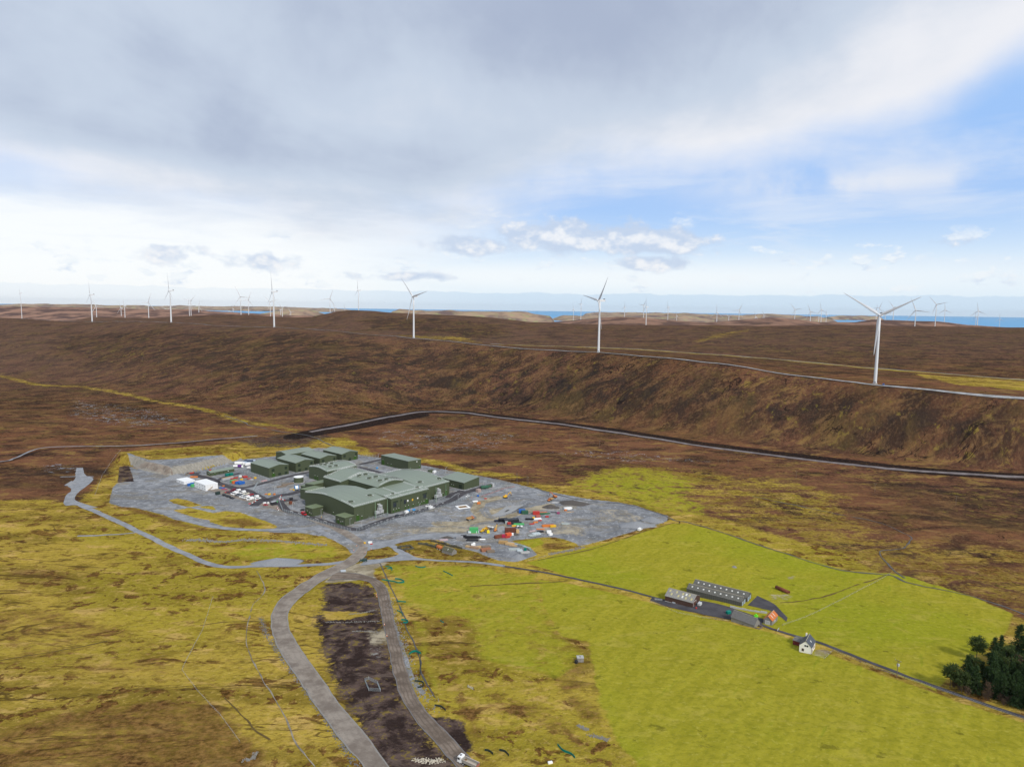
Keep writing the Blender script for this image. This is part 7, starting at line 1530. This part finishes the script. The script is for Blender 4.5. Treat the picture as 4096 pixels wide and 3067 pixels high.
S_ += [('white_bags', 'white bagged sacks on the right spoil bank', 'bags', (2272, 2036), .3, 9, 3.5, 2.0, WPAINT), ('orange_box', 'orange steel box left of the white bags', 'box', (2262, 2042), .5, 3, 2, 1.4, ORA), ('long_beam', 'long pale timber beam lying below the white bags', 'beam', (2283, 2048), .35, 11, .9, .6, TAN), ('scrap_pile', 'dark scrap left of the timber beam', 'scrap', (2215, 2050), .2, 6, 2.5, 1.0, DGREY), ('scrap_pile', 'red and blue scrap pile right of the dark scrap', 'scrap', (2233, 2054), .2, 3, 2, 1.8, mat('red_blue_scrap', (.26, .05, .12), .6, .7, 1.5)),
       ('black_scrap', 'black and white scrap heap at the edge of the spoil bank', 'scrap', (2207, 2063), .2, 8, 3, 1.2, mat('mixed_grey_scrap', (.24, .24, .25), .7, .6, 1.6)), ('red_skip', 'small red skip at the edge of the spoil bank', 'skip', (2188, 2068), .2, 3.4, 2, 1.4, RED), ('steel_bundle', 'red steel frames below the red container', 'frames', (2152, 2068), .3, 5, 2, 2.2, mat('red_grey_frame', (.40, .12, .09), .6, .4, 2)),
       ('white_sheets', 'pile of white sheets with red ends below the red frames', 'sheets', (2148, 2076), .3, 9, 4, .9, WPAINT), ('red_sheets', 'red boards at the end of the white sheets', 'boards', (2160, 2082), .3, 3.4, 2, .9, RED), ('steel_bundle', 'orange rail stack on the bank edge', 'frames', (2142, 2090), .4, 5, 2, 1.2, ORA), ('red_boards', 'red and white boards at the foot of the bank', 'boards', (2128, 2096), .3, 5, 2, .8, RED),
       ('orange_girder', 'long orange steel frame on the lower shelf', 'frame', (2192, 2106), .15, 12, 2.2, 2.2, ORA), ('orange_girder', 'yellow orange heap of steel right of the long frame', 'steel', (2212, 2106), .15, 6, 3.5, 1.8, YEL), ('orange_planks', 'orange planks lying flat below the long orange frame', 'planks', (2162, 2116), .0, 8, 3, .4, ORA), ('scrap_pile', 'small mixed scrap far right on the lower shelf', 'scrap', (2262, 2096), .0, 8, 3, .9, GSLAB),
       ('scrap_pile', 'black scrap mound among pale rubbish', 'scrap', (2162, 2127), .2, 6, 3, 1.2, BP), ('scrap_pile', 'pale blue and white rubbish pile', 'scrap', (2146, 2136), .4, 8, 5, 1.2, mat('pale_scrap', (.46, .52, .54), .7, .5, 1.5)), ('scrap_pile', 'mixed grey rubbish pile by the grassy mound', 'scrap', (2128, 2142), .4, 7, 4, .9, GSLAB), ('scrap_pile', 'long pale pole pile with a red sheet', 'scrap', (2130, 2124), .6, 7, 2, .7, mat('pinkish_scrap', (.45, .34, .35), .7, .5, 1)),
       ('wire_cage', 'white metal cage on the lower shelf', 'cage', (2196, 2130), .2, 4.5, 2.5, 2.2, WPAINT), ('wire_cage', 'second white metal cage nearer the grassy mound', 'cage', (2202, 2140), .6, 4, 2.5, 2.0, WPAINT), ('white_beam', 'long white beam lying at the back right of the site', 'beam', (2238, 2010), .05, 15, .8, .5, WPAINT), ('rust_skip', 'brown rusty skip full of scrap, front left of the rusty tank', 'skip', zl(1060, 890), .5, 8, 3.2, 2.8, RUST),
       ('red_box', 'dark pink box between the two rusty skips', 'box', zl(1210, 880), .1, 3.4, 2.6, 3.0, mat('crimson_box', (.36, .02, .06), .6)), ('red_machine', 'red and orange broken machine in front of the brown steel box', 'machine', zl(1350, 830), .6, 6, 3.4, 2.8, mat('red_orange_machine', (.60, .10, .03), .6, .45, 1.2)), ('red_machine', 'red buckets lying in front of the broken red machine', 'machine', zl(1330, 880), .4, 5, 2.6, 1.4, RED), ('white_tank', 'small white tank beside the dark soil heap', 'tank', zl(1472, 815), 0, 2.2, 2, 2.2, WPAINT),
       ('yellow_cube', 'bright yellow cube tank right of the yellow loader', 'tank', zl(755, 745), .2, 2.6, 2.4, 2.6, mat('bright_yellow', (.78, .62, .02), .5)), ('white_tank', 'pale tank left of the bright green container', 'tank', zl(205, 745), .3, 2.6, 2.2, 1.8, mat('pale_tank', (.58, .66, .68), .5)), ('white_tank', 'pale tank right of the bright green container', 'tank', zl(432, 740), .3, 2.4, 2.2, 2.2, mat('pale_tank', (.58, .66, .68), .5)),
       ('black_stack', 'stack of black wrapped pallets behind the green pipes', 'pallets', zl(1440, 420), .25, 15, 6, 3.2, mat('black_wrap', (.03, .033, .038), .4, .3, 1)), ('black_stack', 'dark stack of pallets left of the black wrapped ones', 'pallets', zl(1200, 400), .25, 9, 4, 3.0, BP), ('black_stack', 'low black bundle at the left end of the pallet row', 'bundle', zl(1060, 405), .2, 8, 3, 1.6, mat('blue_black_bundle', (.025, .03, .05), .5)), ('red_reel', 'red reels in front of the black pallets', 'reels', zl(1375, 490), .2, 3.6, 2.4, 2.2, RED),
       ('white_reel', 'pale reels left of the red reels', 'reels', zl(1300, 470), .2, 3, 2.4, 2.4, GSLAB), ('dark_stack', 'dark bundles in front of the white site dumpers', 'bundle', zl(1400, 535), .1, 6, 2, 1.2, DGREY), ('yellow_stack', 'yellow fittings left of the bright green pipes', 'fittings', zl(1520, 550), .2, 4.5, 2, 1.2, YEL), ('dark_box', 'long black box left of the yellow box near the red container', 'box', (2119, 2078), .0, 9, 1.8, 1.6, BP), ('yellow_cube', 'yellow box on the end of the long black box', 'box', (2134, 2074), .3, 2.6, 1.8, 1.8, YEL),
       ('rust_container', 'tall brown rusty steel tank standing at the bend of the gravel track', 'tank', zl(1415, 735), .15, 11, 4, 4.6, mat('brown_steel', (.115, .04, .025), .7, .25, 1)), ('timber_crate', 'tall plywood crate beside the brown steel tank', 'crate', zl(1615, 745), .3, 3, 3, 3.4, TAN), ('green_container', 'bright green container with a timber base on the site', 'container', zl(335, 735), .02, 8.4, 3.4, 5.0, GRN),
       ('pallet_stack', 'orange brown pallets along the yard edge by the grassy bank', 'pallets', zl(190, 1170), -.5, 6, 2.5, 1.4, TAN), ('pallet_stack', 'brown crates along the yard edge, middle of the row', 'crates', zl(350, 1200), -.4, 8, 2.6, 1.8, mat('brown_crates', (.34, .22, .14), .9, .3, 2)), ('pallet_stack', 'flat pale timber sheets right of the brown crates', 'timber', zl(490, 1175), .3, 7, 3.5, 1.2, TAN), ('timber_pile', 'long timber stack behind the tumbled crate heap', 'timber', zl(700, 1185), .2, 8, 3.5, 2.0, LUMBER),
       ('crate_heap', 'tumbled heap of rusty brown crates at the yard edge', 'crates', zl(690, 1270), .4, 9, 5, 2.2, mat('rusty_crates', (.30, .13, .07), .9, .5, 1.2)), ('crate_heap', 'grey and brown rubble of crates right of the tumbled heap', 'crates', zl(830, 1300), .2, 7, 5, 1.4, LUMBER), ('white_drum', 'white tank among the timber at the yard edge, left of two', 'tank', zl(290, 1125), 0, 2, 2, 2.0, WPAINT), ('white_drum', 'white reel among the timber at the yard edge, right of two', 'reel', zl(340, 1110), .4, 2, 2, 2.4, WPAINT),
       ('brown_crates', 'row of orange brown crates at the far end of the rounded yard', 'crates', zl(1200, 1050), -.15, 8, 4, 2.2, mat('orange_brown_crates', (.38, .24, .10), .9, .35, 1.5)), ('brown_crates', 'timber and yellow crates next to the orange brown row', 'crates', zl(1400, 1090), -.3, 8, 4, 1.8, TAN), ('plank_stack', 'timber planks in front of the yellow crates', 'planks', zl(1500, 1130), -.4, 7, 2, 1.0, TAN), ('slab_stack', 'grey slabs along the curved yard edge, first of four', 'slabs', zl(1600, 1095), -.5, 9, 2.4, .8, GSLAB),
       ('slab_stack', 'grey green slabs along the curved yard edge, second of four', 'slabs', zl(1760, 1130), -.6, 8, 2.4, .9, GREENG), ('slab_stack', 'grey slabs along the curved yard edge, third of four', 'slabs', zl(1890, 1180), -.7, 8, 2.2, .9, GSLAB), ('slab_stack', 'grey slabs along the curved yard edge, fourth and nearest the tip', 'slabs', zl(1980, 1240), -1.2, 7, 2.2, 1.0, GREENG), ('panel_stack', 'leaning pale panels in the middle of the rounded yard', 'panels', zl(1530, 1240), .1, 10, 3.4, 1.2, GSLAB),
       ('scrap_pile', 'pale scrap right of the leaning panels', 'scrap', zl(1690, 1275), .2, 5, 4, 1.2, mat('pale_scrap', (.46, .52, .54), .7, .5, 1.5)), ('concrete_rings', 'pale concrete rings at the tip of the rounded yard', 'rings', zl(1850, 1340), .3, 8, 2.4, 1.4, CONC), ('green_bin', 'dark green bin among the slabs of the rounded yard', 'bin', zl(1850, 1260), 0, 2.4, 2, 2.2, TEAL), ('scrap_pile', 'white and pink rubbish left of the black pipes', 'scrap', zr_(830, 960), .3, 8, 3, 1.0, mat('pinkish_scrap', (.45, .34, .35), .7, .5, 1)),
       ('tool_box', 'dark tank and pale boxes at the left end of the black pipes', 'boxes', zr_(1060, 935), .1, 7, 4, 2.2, mat('mixed_grey_scrap', (.24, .24, .25), .7, .6, 1.6)), ('orange_machine', 'orange compressor with white cover on the grey ground right of the white tent', 'compressor', zr_(1345, 425), .2, 3.6, 2.2, 2.2, ORA), ('white_cover', 'white sheet crumpled behind the orange compressor', 'sheet', zr_(1295, 390), .3, 6, 3, .9, WPAINT), ('blue_machine', 'small blue machine by the red mesh fence', 'machine', zr_(1335, 315), .1, 2.4, 1.6, 1.8, BLUE), ('red_cover', 'small red cover on the grey bank', 'cover', zr_(1445, 350), .1, 2.8, 1.6, 1.0, RED),
       ('grey_kit', 'small grey and red equipment at the roadside below the white van', 'equipment', zr_(715, 535), .4, 3.4, 2.4, 1.4, mat('mixed_grey_scrap', (.24, .24, .25), .7, .6, 1.6)), ('white_trailer_box', 'white trailer with red barriers at the road junction', 'trailer', zj(725, 285), .1, 3.4, 1.8, 1.6, WPAINT), ('yellow_plant', 'small yellow plant left of the white trailer at the junction', 'plant', zj(605, 295), .2, 1.8, 1.4, 1.4, YEL), ('site_board', 'flat pale solar board standing beside the haul road below the junction', 'solar panel', zj(130, 910), .3, 4.2, 2.6, .9, mat('solar_sheet', (.45, .49, .53), .3))]
for i, a in enumerate(S_):
    name, lab, cat, px, rz, L, Wd, h, m = a; L, Wd, h = L * .88, Wd * .88, h * .9
    if h >= 1.6 and name.endswith(('box', 'tank', 'cube', 'bin', 'crate', 'container', 'machine', 'plant', 'skip', 'drum', 'mixer')):
        t = thing(name, lab, cat, gp(*px), rz); MB().box(-L / 2, L / 2, -Wd / 2, Wd / 2, .12, h, .10).build('body', m, t)
        B = MB()
        for s in (-1, 1): B.box(-L / 2, L / 2, s * Wd / 2 - .12, s * Wd / 2 + .12, -.02, .14)
        B.build('skid', WOOD if 'timber base' in lab else DGREY, t); R2 = MB()
        for k in range(max(2, int(L / 1.2))): x = -L / 2 + (k + .5) * L / max(2, int(L / 1.2)); R2.box(x - .08, x + .08, -Wd / 2 - .05, Wd / 2 + .05, .3, h - .2)
        R2.build('rib', m, t); MB().box(-.5, .3, -.4, .4, h - .02, h + .18).build('lid', m, t)
    else: stack(name, lab, cat, px, rz, L, Wd, h, m, max(2, int(Wd / .7)), None, i)
pipes('black_pipes', 'bundle of thick black pipes lying at the yard entrance, front one', zr_(1250, 965), .02, 10, .5, 3, BP, 1); pipes('black_pipes', 'bundle of thick black pipes at the yard entrance, back one', zr_(1240, 930), .05, 10, .55, 3, BP, 2); pipes('black_pipes', 'short black pipes left of the back bundle', zr_(1125, 915), .05, 5, .55, 2, BP, 2); pipes('black_pipes', 'short black pipe rings right of the pipe bundles', zr_(1350, 925), .5, 3, .7, 2, BP, 1)
pipes('green_pipes', 'bright green pipes in front of the black wrapped pallets', zl(1660, 505), .12, 9.5, .35, 4, GRN, 2); pipes('black_pipes', 'black corrugated pipes above the bright green pipes', zl(1580, 470), .12, 10, .4, 4, BP, 2); pipes('green_pipes', 'dark and green pipes beside the red container', (2180, 2056), .1, 10, .35, 3, mat('dark_green_pipe', (.03, .13, .06), .5), 2)
pipes('red_pipe', 'long rusty red pipe behind the red container', (2170, 2050), .2, 9, .4, 2, mat('rusty_red', (.40, .12, .07), .7), 1); pipes('white_pipes', 'white pipes at the right end of the pipe bundles', zr_(1400, 950), .05, 5, .3, 3, WPAINT, 1)
crate('site_container', 'blue container in the right part of the site, left of a dark green one', 'container', zl(1755, 150), .1, 6.0, 3.4, 3.2, BLUE, 'containers on the building site'); crate('site_container', 'dark green container joined to the blue one on the site', 'container', zl(1835, 180), .1, 6.0, 3.4, 3.0, DKGRN, 'containers on the building site'); crate('site_container', 'bright red container with white label on the site', 'container', (2144, 2058), .12, 6.2, 2.8, 3.2, RED, 'containers on the building site')
crate('site_hut', 'black and yellow site hut at the car park exit', 'hut', zk(1525, 905), SA, 5, 3.2, 3.4, mat('black_hut', (.03, .03, .035), .6), None, False, LGREY)
crate('guard_hut', 'dark guard hut with a red panel behind the red and white barriers', 'hut', zk(1985, 790), SA, 2.6, 2.4, 2.8, mat('black_hut', (.03, .03, .035), .6)); crate('guard_hut', 'rusty brown hut in front of the dark guard hut', 'hut', zk(1970, 880), SA, 2.4, 2.2, 2.6, RUST)
crate('green_plant_house', 'green machine house behind the tall arched hall', 'plant house', Z3(1190, 628), SA, 6, 3.4, 3.4, CLADV, None, False); crate('white_tank', 'white tank wagon beside the green machine house', 'tank', Z3(1245, 628), SA, 4, 2.4, 2.4, WPAINT, None, False)
t = thing('white_tent', 'white sheeted square trench cover beside the station road', 'trench cover', gp(*zr_(1110, 470)), .45)
for a in ((-6, 6, -5, -3.4), (-6, 6, 3.4, 5), (-6, -4.2, -3.39, 3.39), (4.2, 6, -3.39, 3.39)): MB().box(*a, 0, .5, .15).build('sheet', WPAINT, t)
MB().box(-4.2, 4.2, -3.4, 3.4, -.1, .12).build('trench', mat('brown_soil', (.20, .12, .05), .95), t)
# barriers and cones
BAR = MB().prism([(-.3, 0), (.3, 0), (.16, .9), (-.16, .9)], -1, 1).mesh('plastic_barrier', RED)
def barriers(pts, lab, grp):
    P = xy(pts); P = np.vstack([spline(P[i:i + 2], 2.3)[:(None if i == len(P) - 2 else -1)] for i in range(len(P) - 1)])
    for i, (a, b) in enumerate(zip(P[:-1], P[1:])):
        m = (a + b) / 2; o = bpy.data.objects.new('plastic_barrier', BAR); COL.objects.link(o); o.location = (m[0], m[1], gz(*m)); o.rotation_euler = (0, 0, math.atan2(b[1] - a[1], b[0] - a[0]) - math.pi / 2)
        c = 'white' if i % 2 else 'red'; o.material_slots[0].link = 'OBJECT'; o.material_slots[0].material = WPAINT if i % 2 else RED
        tag(o, c + ' plastic barrier block ' + lab, 'barrier', grp + ', ' + c + ' blocks')
barriers([zk(845, 885), zk(960, 875), zk(1110, 780)], 'in the curved row at the end of the car park', 'car park barriers'); barriers([zk(1740, 660), zk(1665, 740), zk(1830, 800)], 'in the angled row before the guard hut', 'guard hut barriers'); barriers([zk(1610, 965), zk(1660, 1060)], 'in the short row by the site fence', 'fence barriers')
barriers([zj(680, 330), zj(820, 300)], 'before the white trailer at the junction', 'junction barriers')
CONE = MB().box(-.3, .3, -.3, .3, 0, .08).lathe([(.24, .08), (.06, .95)], 10).mesh('traffic_cone', ORA); BAND = MB().lathe([(.175, .40), (.125, .64)], 10).mesh('band', WPAINT)
for p, d in ((z4([(1036, 478)])[0], 'traffic cone on the bend of the muddy track, upper one'), (z4([(1040, 492)])[0], 'traffic cone on the bend of the muddy track, lower one'), (z4([(1092, 686)])[0], 'traffic cone at the left edge of the muddy track, halfway down'), (z4([(1109, 762)])[0], 'red traffic cone at the left edge of the muddy track below the halfway cone'), (zj(745, 432), 'traffic cone on the grassy triangle at the junction'), (zj(610, 505), 'traffic cone in the middle of the junction'), (zj(360, 455), 'traffic cone on the left side of the junction'), (zj(425, 355), 'traffic cone by the dark kerb above the junction')):
    o = thing('traffic_cone', d, 'traffic cone', gp(*p), 0, 'traffic cones'); o.scale = (1.2,) * 3; o.location.z += .2; child(o, 'body', CONE); child(o, 'band', BAND)
# mesh fences
def mesh_fence(lab, pts, h=2.6, grp='grey mesh fences of the station', col=None, gap=.55):
    P = xy(pts); Q = np.vstack([spline(P[i:i + 2], 3.0)[:(None if i == len(P) - 2 else -1)] for i in range(len(P) - 1)]); zs = ground_h(Q[:, 0], Q[:, 1]); o = thing('mesh_fence', lab, 'fence', (Q[0][0], Q[0][1], zs[0]), 0, grp)
    L = [(a[0] - Q[0][0], a[1] - Q[0][1], z - zs[0]) for a, z in zip(Q, zs)]; pm = MB().tube((0, 0, -.3), (0, 0, h + .1), .06, n=5).mesh('post', GALV)
    for q in L[:100]: child(o, 'post', pm, q)
    B = MB()
    for a, b in zip(L[:-1], L[1:]):
        d = math.dist(a, b); n = max(2, int(d / gap))
        for i in range(n):
            x, y, z = [a[k] + (b[k] - a[k]) * (i + .5) / n for k in range(3)]; B.tube((x, y, z + .05), (x, y, z + h), .035, n=3, cap=False)
        for k in (.15, h * .5, h): B.tube((a[0], a[1], a[2] + k), (b[0], b[1], b[2] + k), .04, n=3, cap=False)
    B.build('panel', col or mat('fence_grey', (.36, .42, .44), .6), o)
mesh_fence('grey mesh fence round the oval yard', [zk(1420, 280), zk(1110, 360), zk(985, 545), zk(1210, 610), zk(1450, 625), zk(1740, 605), zk(1900, 620)]); mesh_fence('grey mesh fence between the stores yard and the leftmost gabled shed', [zk(700, 60), zk(920, 90), zk(1180, 180), zk(1420, 275)])
mesh_fence('grey mesh fence along the embankment from the site gate to the near corner', [zk(1660, 800), zk(1760, 1060), Z6(200, 930), Z6(560, 1030), Z6(800, 1090)]); mesh_fence('grey mesh fence along the front road towards the right', [Z6(870, 1090), Z6(1300, 970), Z6(1750, 840), (1800, 2020), (1880, 1990), (1960, 1968)])
mesh_fence('grey mesh fence round the near cooler bank', [Z6(1025, 900), Z6(1030, 935), Z6(1270, 890), Z6(1262, 862)], 2.2); mesh_fence('grey mesh fence round the far cooler bank', [Z6(1790, 690), Z6(1795, 725), Z6(1990, 680), Z6(1985, 640)], 2.2)
mesh_fence('grey mesh fence at the top of the station behind the standalone gabled shed', [Z2(1790, 390), Z2(1900, 385), Z2(2080, 400)], 2.4); mesh_fence('long mesh fence behind the right store and fuel tanks', [(1700, 1880), (1840, 1915), (1945, 1930), (2040, 1950)], 2.4); mesh_fence('red plastic mesh fence along the edge of the site works', [zr_(1380, 320), zr_(1560, 260), zr_(1720, 200), zr_(1880, 170)], 1.0, 'red mesh fences', mat('red_mesh', (.62, .20, .16), .7), .5)
mesh_fence('square of mesh panels round a hole in the peat', [z4([(958, 1068)])[0], z4([(985, 1130)])[0], z4([(1065, 1135)])[0], z4([(1045, 1085)])[0], z4([(985, 1058)])[0], z4([(958, 1068)])[0]], 1.4, 'grey mesh fences of the peat', None, .5)
# silt fences: curved green sheets stuck in the grass
def silt(lab, pts, h=.75, m=TEAL):
    P = spline(xy(pts), .6); o0 = P[0]; z0 = gz(*o0); B = MB(); t = np.gradient(P, axis=0); t /= np.linalg.norm(t, axis=1)[:, None]; nn = np.stack([-t[:, 1], t[:, 0]], 1) * .07; zs = ground_h(P[:, 0], P[:, 1]) - z0
    vs = []
    for a, n_, z in zip(P - o0, nn, zs): vs += [(*(a - n_), z - .2), (*(a + n_), z - .2), (*(a + n_), z + h), (*(a - n_), z + h)]
    n = len(P); fs = [(4 * i + k, 4 * i + (k + 1) % 4, 4 * i + 4 + (k + 1) % 4, 4 * i + 4 + k) for i in range(n - 1) for k in range(4)] + [(3, 2, 1, 0), (4 * n - 4, 4 * n - 3, 4 * n - 2, 4 * n - 1)]
    return solo(B.add(vs, fs), 'silt_fence', m, lab, 'silt fence', (o0[0], o0[1], z0), 0, 'curved silt fences')
zp = lambda *q: z4(q); DT = mat('dark_silt_sheet', (.02, .035, .03), .6)
silt('teal silt fence nearest the junction, upper bow', zp((1100, 282), (1120, 284), (1145, 292))); silt('teal silt fence nearest the junction, lower hook', zp((1112, 298), (1138, 296), (1147, 305), (1140, 309))); silt('long teal silt fence across the slope right of the mud bend', zp((1075, 374), (1110, 380), (1160, 388), (1190, 395), (1228, 390)), .9); silt('teal silt fence loop on the right of the long one', zp((1165, 370), (1190, 372), (1215, 380), (1228, 392), (1205, 396)), 1.0)
silt('small dark teal silt fence in the upper green field', zp((1305, 280), (1325, 288), (1350, 290), (1375, 286))); silt('teal silt fence sloping in the upper green field', zp((1495, 315), (1520, 328), (1560, 350))); silt('short teal silt fence right of the muddy track, top one', zp((1180, 516), (1205, 520), (1240, 524))); silt('teal silt fence bow right of the muddy track, second one', zp((1178, 585), (1200, 595), (1215, 612), (1215, 625)))
silt('teal silt fence hook right of the muddy track, third one', zp((1208, 650), (1235, 652), (1255, 662), (1245, 675), (1220, 674)), 1.0); silt('bright teal half round silt fence above a small pool', zp((1263, 890), (1280, 875), (1305, 869), (1342, 880)), 1.1); silt('dark silt fence along the ditch right of the muddy track', zp((1345, 885), (1338, 920), (1342, 980), (1330, 1040)), .6, DT)
silt('dark hooked silt fence at the gravel edge of the muddy track', zp((1300, 1070), (1345, 1075), (1362, 1090), (1355, 1110), (1320, 1115)), .8, DT); silt('dark silt fence in the grass above the peat corner', [z5_(530, 488), z5_(590, 500), z5_(625, 530)], .8, DT); silt('dark silt fence near the lorry, left of two', [z5_(970, 880), z5_(1010, 890), z5_(1045, 920)], .9, DT); silt('dark silt fence near the lorry, right of two', [z5_(1100, 880), z5_(1150, 895), z5_(1185, 935)], .9, DT); silt('long teal silt fence at the bottom of the rough grass', [z5_(1615, 840), z5_(1660, 885), z5_(1730, 915), z5_(1770, 950)], .9); silt('small teal silt fence strip in the green field right of the ditch', zp((1475, 655), (1490, 665), (1500, 668)), .7)
solo(MB().box(-.9, .9, -.5, .5, 0, .7, .1), 'white_bag', WPAINT, 'white and blue bag lying in the grass at the bottom', 'bag', gp(*z5_(1550, 998)), .3)
# loose stone: too many to count
def rubble(name, pts, n, w, s0=.25, s1=.8, m=STONE, seed=0):
    rr = random.Random(seed); P = spline(xy(pts), 1.0); B = MB(); o0 = P[0]
    for _ in range(n):
        q = P[rr.randrange(len(P))] + np.array([rr.gauss(0, w), rr.gauss(0, w)]); s = rr.uniform(s0, s1); z = gz(*q) if n < 160 else None; B.v.append((q[0] - o0[0], q[1] - o0[1], s)) 
    pts_ = np.array(B.v); zz = ground_h(pts_[:, 0] + o0[0], pts_[:, 1] + o0[1]); B = MB()
    for (x, y, s), z in zip(pts_, zz):
        a = rr.random() * 6.28; k = [(math.cos(a + i * 1.571) * s * rr.uniform(.6, 1), math.sin(a + i * 1.571) * s * rr.uniform(.6, 1)) for i in range(4)]
        B.add([(x + c[0], y + c[1], z - .15) for c in k] + [(x + c[0] * .55, y + c[1] * .55, z + s * rr.uniform(.5, .9)) for c in k], [(0, 1, 5, 4), (1, 2, 6, 5), (2, 3, 7, 6), (3, 0, 4, 7), (4, 5, 6, 7)])
    o = B.build(name, m); o.location = (o0[0], o0[1], 0); o['kind'] = 'stuff'; o['label'] = 'loose grey stones'; return o
zo = lambda *q: [(200 + x / 2.458, 1720 + y / 2.458) for x, y in q]
rubble('loose_stones', zo((1340, 1085), (1500, 1085), (1700, 1100), (1900, 1080), (2212, 1090)), 500, 1.4, .3, .9, STONE, 1); rubble('loose_stones', [(1100, 2163), (1200, 2172), (1300, 2180)], 260, 1.2, .3, .9, STONE, 2); rubble('loose_stones', [(1040, 2470), (1080, 2560), (1180, 2700), (1260, 2810), (1340, 2930), (1430, 3080)], 1100, 1.0, .15, .5, mat('dark_road_stone', (.15, .15, .155), .95, .3, 1), 3); rubble('loose_stones', [(1540, 2350), (1575, 2470), (1620, 2600), (1660, 2720), (1740, 2840)], 700, 1.8, .15, .5, GHEAP, 4)
rubble('loose_stones', z4([(860, 605), (940, 600), (1030, 580)]), 160, .6, .15, .4, STONE, 5); rubble('loose_stones', z4([(700, 660), (850, 665), (1050, 662)]), 180, .6, .15, .4, STONE, 6); rubble('loose_stones', z4([(880, 735), (960, 733), (1050, 740)]), 140, .6, .15, .4, STONE, 7); rubble('loose_stones', z4([(1310, 1610), (1400, 1612), (1480, 1605)]), 260, 1.0, .15, .45, mat('pale_cobbles', (.52, .47, .38), .9), 8); rubble('loose_stones', zj(385, 955) and [zj(385, 955), zj(480, 985), zj(620, 1020), zj(880, 1055)], 160, .5, .15, .4, STONE, 9)
rubble('loose_stones', [(2330, 2190), (2260, 2205), (2200, 2215)], 260, 1.2, .25, .7, STONE, 10); rubble('loose_stones', [zr_(1420, 480), zr_(1380, 520), zr_(1450, 600), zr_(1560, 630), zr_(1650, 610), zr_(1800, 560), zr_(1950, 520)], 500, 1.6, .25, .7, GHEAP, 11); rubble('loose_stones', [zq(400, 420), zq(800, 560), zq(1000, 580), zq(1050, 540), zq(880, 430)], 700, 5, .25, .8, GHEAP, 12); rubble('loose_stones', [zr_(40, 800), zr_(300, 740), zr_(640, 690), zr_(800, 700)], 500, 2.0, .2, .6, GHEAP, 13)
rubble('loose_stones', [zk(0, 800), zk(300, 830), zk(600, 960), zk(900, 1080)], 700, 3, .2, .6, GHEAP, 14); rubble('loose_stones', zo((1600, 700), (1800, 720), (2000, 800)), 300, 3, .2, .6, GHEAP, 15); rubble('loose_stones', [(1380, 2122), (1420, 2150), (1450, 2165)], 120, .8, .2, .5, GHEAP, 16)
rubble('loose_stones', [z5_(1800, 660), z5_(1870, 690)], 150, .6, .15, .45, STONE, 21); rubble('loose_stones', [z5_(1930, 745), z5_(2050, 785)], 180, .7, .15, .5, STONE, 22); rubble('loose_stones', [(975, 3040), (1012, 3030), (1022, 3010)], 120, .5, .2, .5, STONE, 23)
# people at work
def person(lab, px, rz, top, legs):
    o = thing('person', lab, 'person', gp(*px), rz, 'site workers'); me = bpy.data.meshes.new('body'); v = [(0, 0, .95), (0, 0, 1.2), (0, 0, 1.45), (0, 0, 1.55), (0, 0, 1.68), (0, .2, 1.42), (.05, .27, 1.12), (.14, .26, .86), (0, -.2, 1.42), (.05, -.27, 1.12), (.1, -.26, .86), (0, .1, .88), (.04, .12, .48), (-.02, .13, .06), (.12, .13, .03), (0, -.1, .88), (-.02, -.12, .48), (-.06, -.13, .06), (.08, -.13, .03)]
    e = [(0, 1), (1, 2), (2, 3), (3, 4), (2, 5), (5, 6), (6, 7), (2, 8), (8, 9), (9, 10), (0, 11), (11, 12), (12, 13), (13, 14), (0, 15), (15, 16), (16, 17), (17, 18)]
    me.from_pydata(v, e, []); me.materials.append(legs); b = bpy.data.objects.new('body', me); COL.objects.link(b); b.parent = o; sk = b.modifiers.new('skin', 'SKIN'); R = [.15, .16, .17, .07, .11, .075, .055, .04, .075, .055, .04, .095, .07, .05, .04, .095, .07, .05, .04]
    for i, r in enumerate(R): me.skin_vertices[0].data[i].radius = (r, r)
    me.skin_vertices[0].data[0].use_root = True; b.modifiers.new('sub', 'SUBSURF').levels = 1
    MB().lathe([(.19, .92), (.21, 1.2), (.22, 1.45), (.10, 1.52)], 12).build('jacket', top, o, True); MB().lathe([(.13, 1.70), (.125, 1.76), (.06, 1.83)], 10).build('helmet', WPAINT, o, True); return o
HIV = mat('hi_vis_yellow', (.62, .80, .05), .7); HIO = mat('hi_vis_orange', (.85, .16, .05), .7)
person('person in yellow hi-vis jacket by the plant room door beside the red van', Z6(273, 885), 1, HIV, paint('black')); person('person in orange trousers and yellow vest on the paved area between the plant rooms', Z6(430, 918), 2, HIV, HIO); person('person standing alone on the grey ground left of the orange dump truck', zr_(930, 672), 1, mat('dark_jacket', (.05, .04, .05), .8), paint('black')); person('person at the kerb near the roundabout island in orange jacket', zr_(1240, 345), 2, HIO, paint('black'))
# ---------------------------------------------------------------- the air
def haze():
    M = bpy.data.materials.new("haze"); M.use_nodes = True; t = M.node_tree; t.nodes.clear(); o = t.nodes.new('ShaderNodeOutputMaterial'); v = t.nodes.new('ShaderNodeVolumePrincipled')
    v.inputs['Color'].default_value = (0.78, 0.86, 0.95, 1); v.inputs['Density'].default_value = 0.6e-5; v.inputs['Anisotropy'].default_value = 0.0
    t.links.new(v.outputs[0], o.inputs['Volume'])
    b = MB().box(-62000, 62000, -3000, 61000, SEA_Z - 40, 420); ob = b.build('haze', M); ob['kind'] = 'stuff'; ob['label'] = 'pale air haze over the land and sea'
haze()
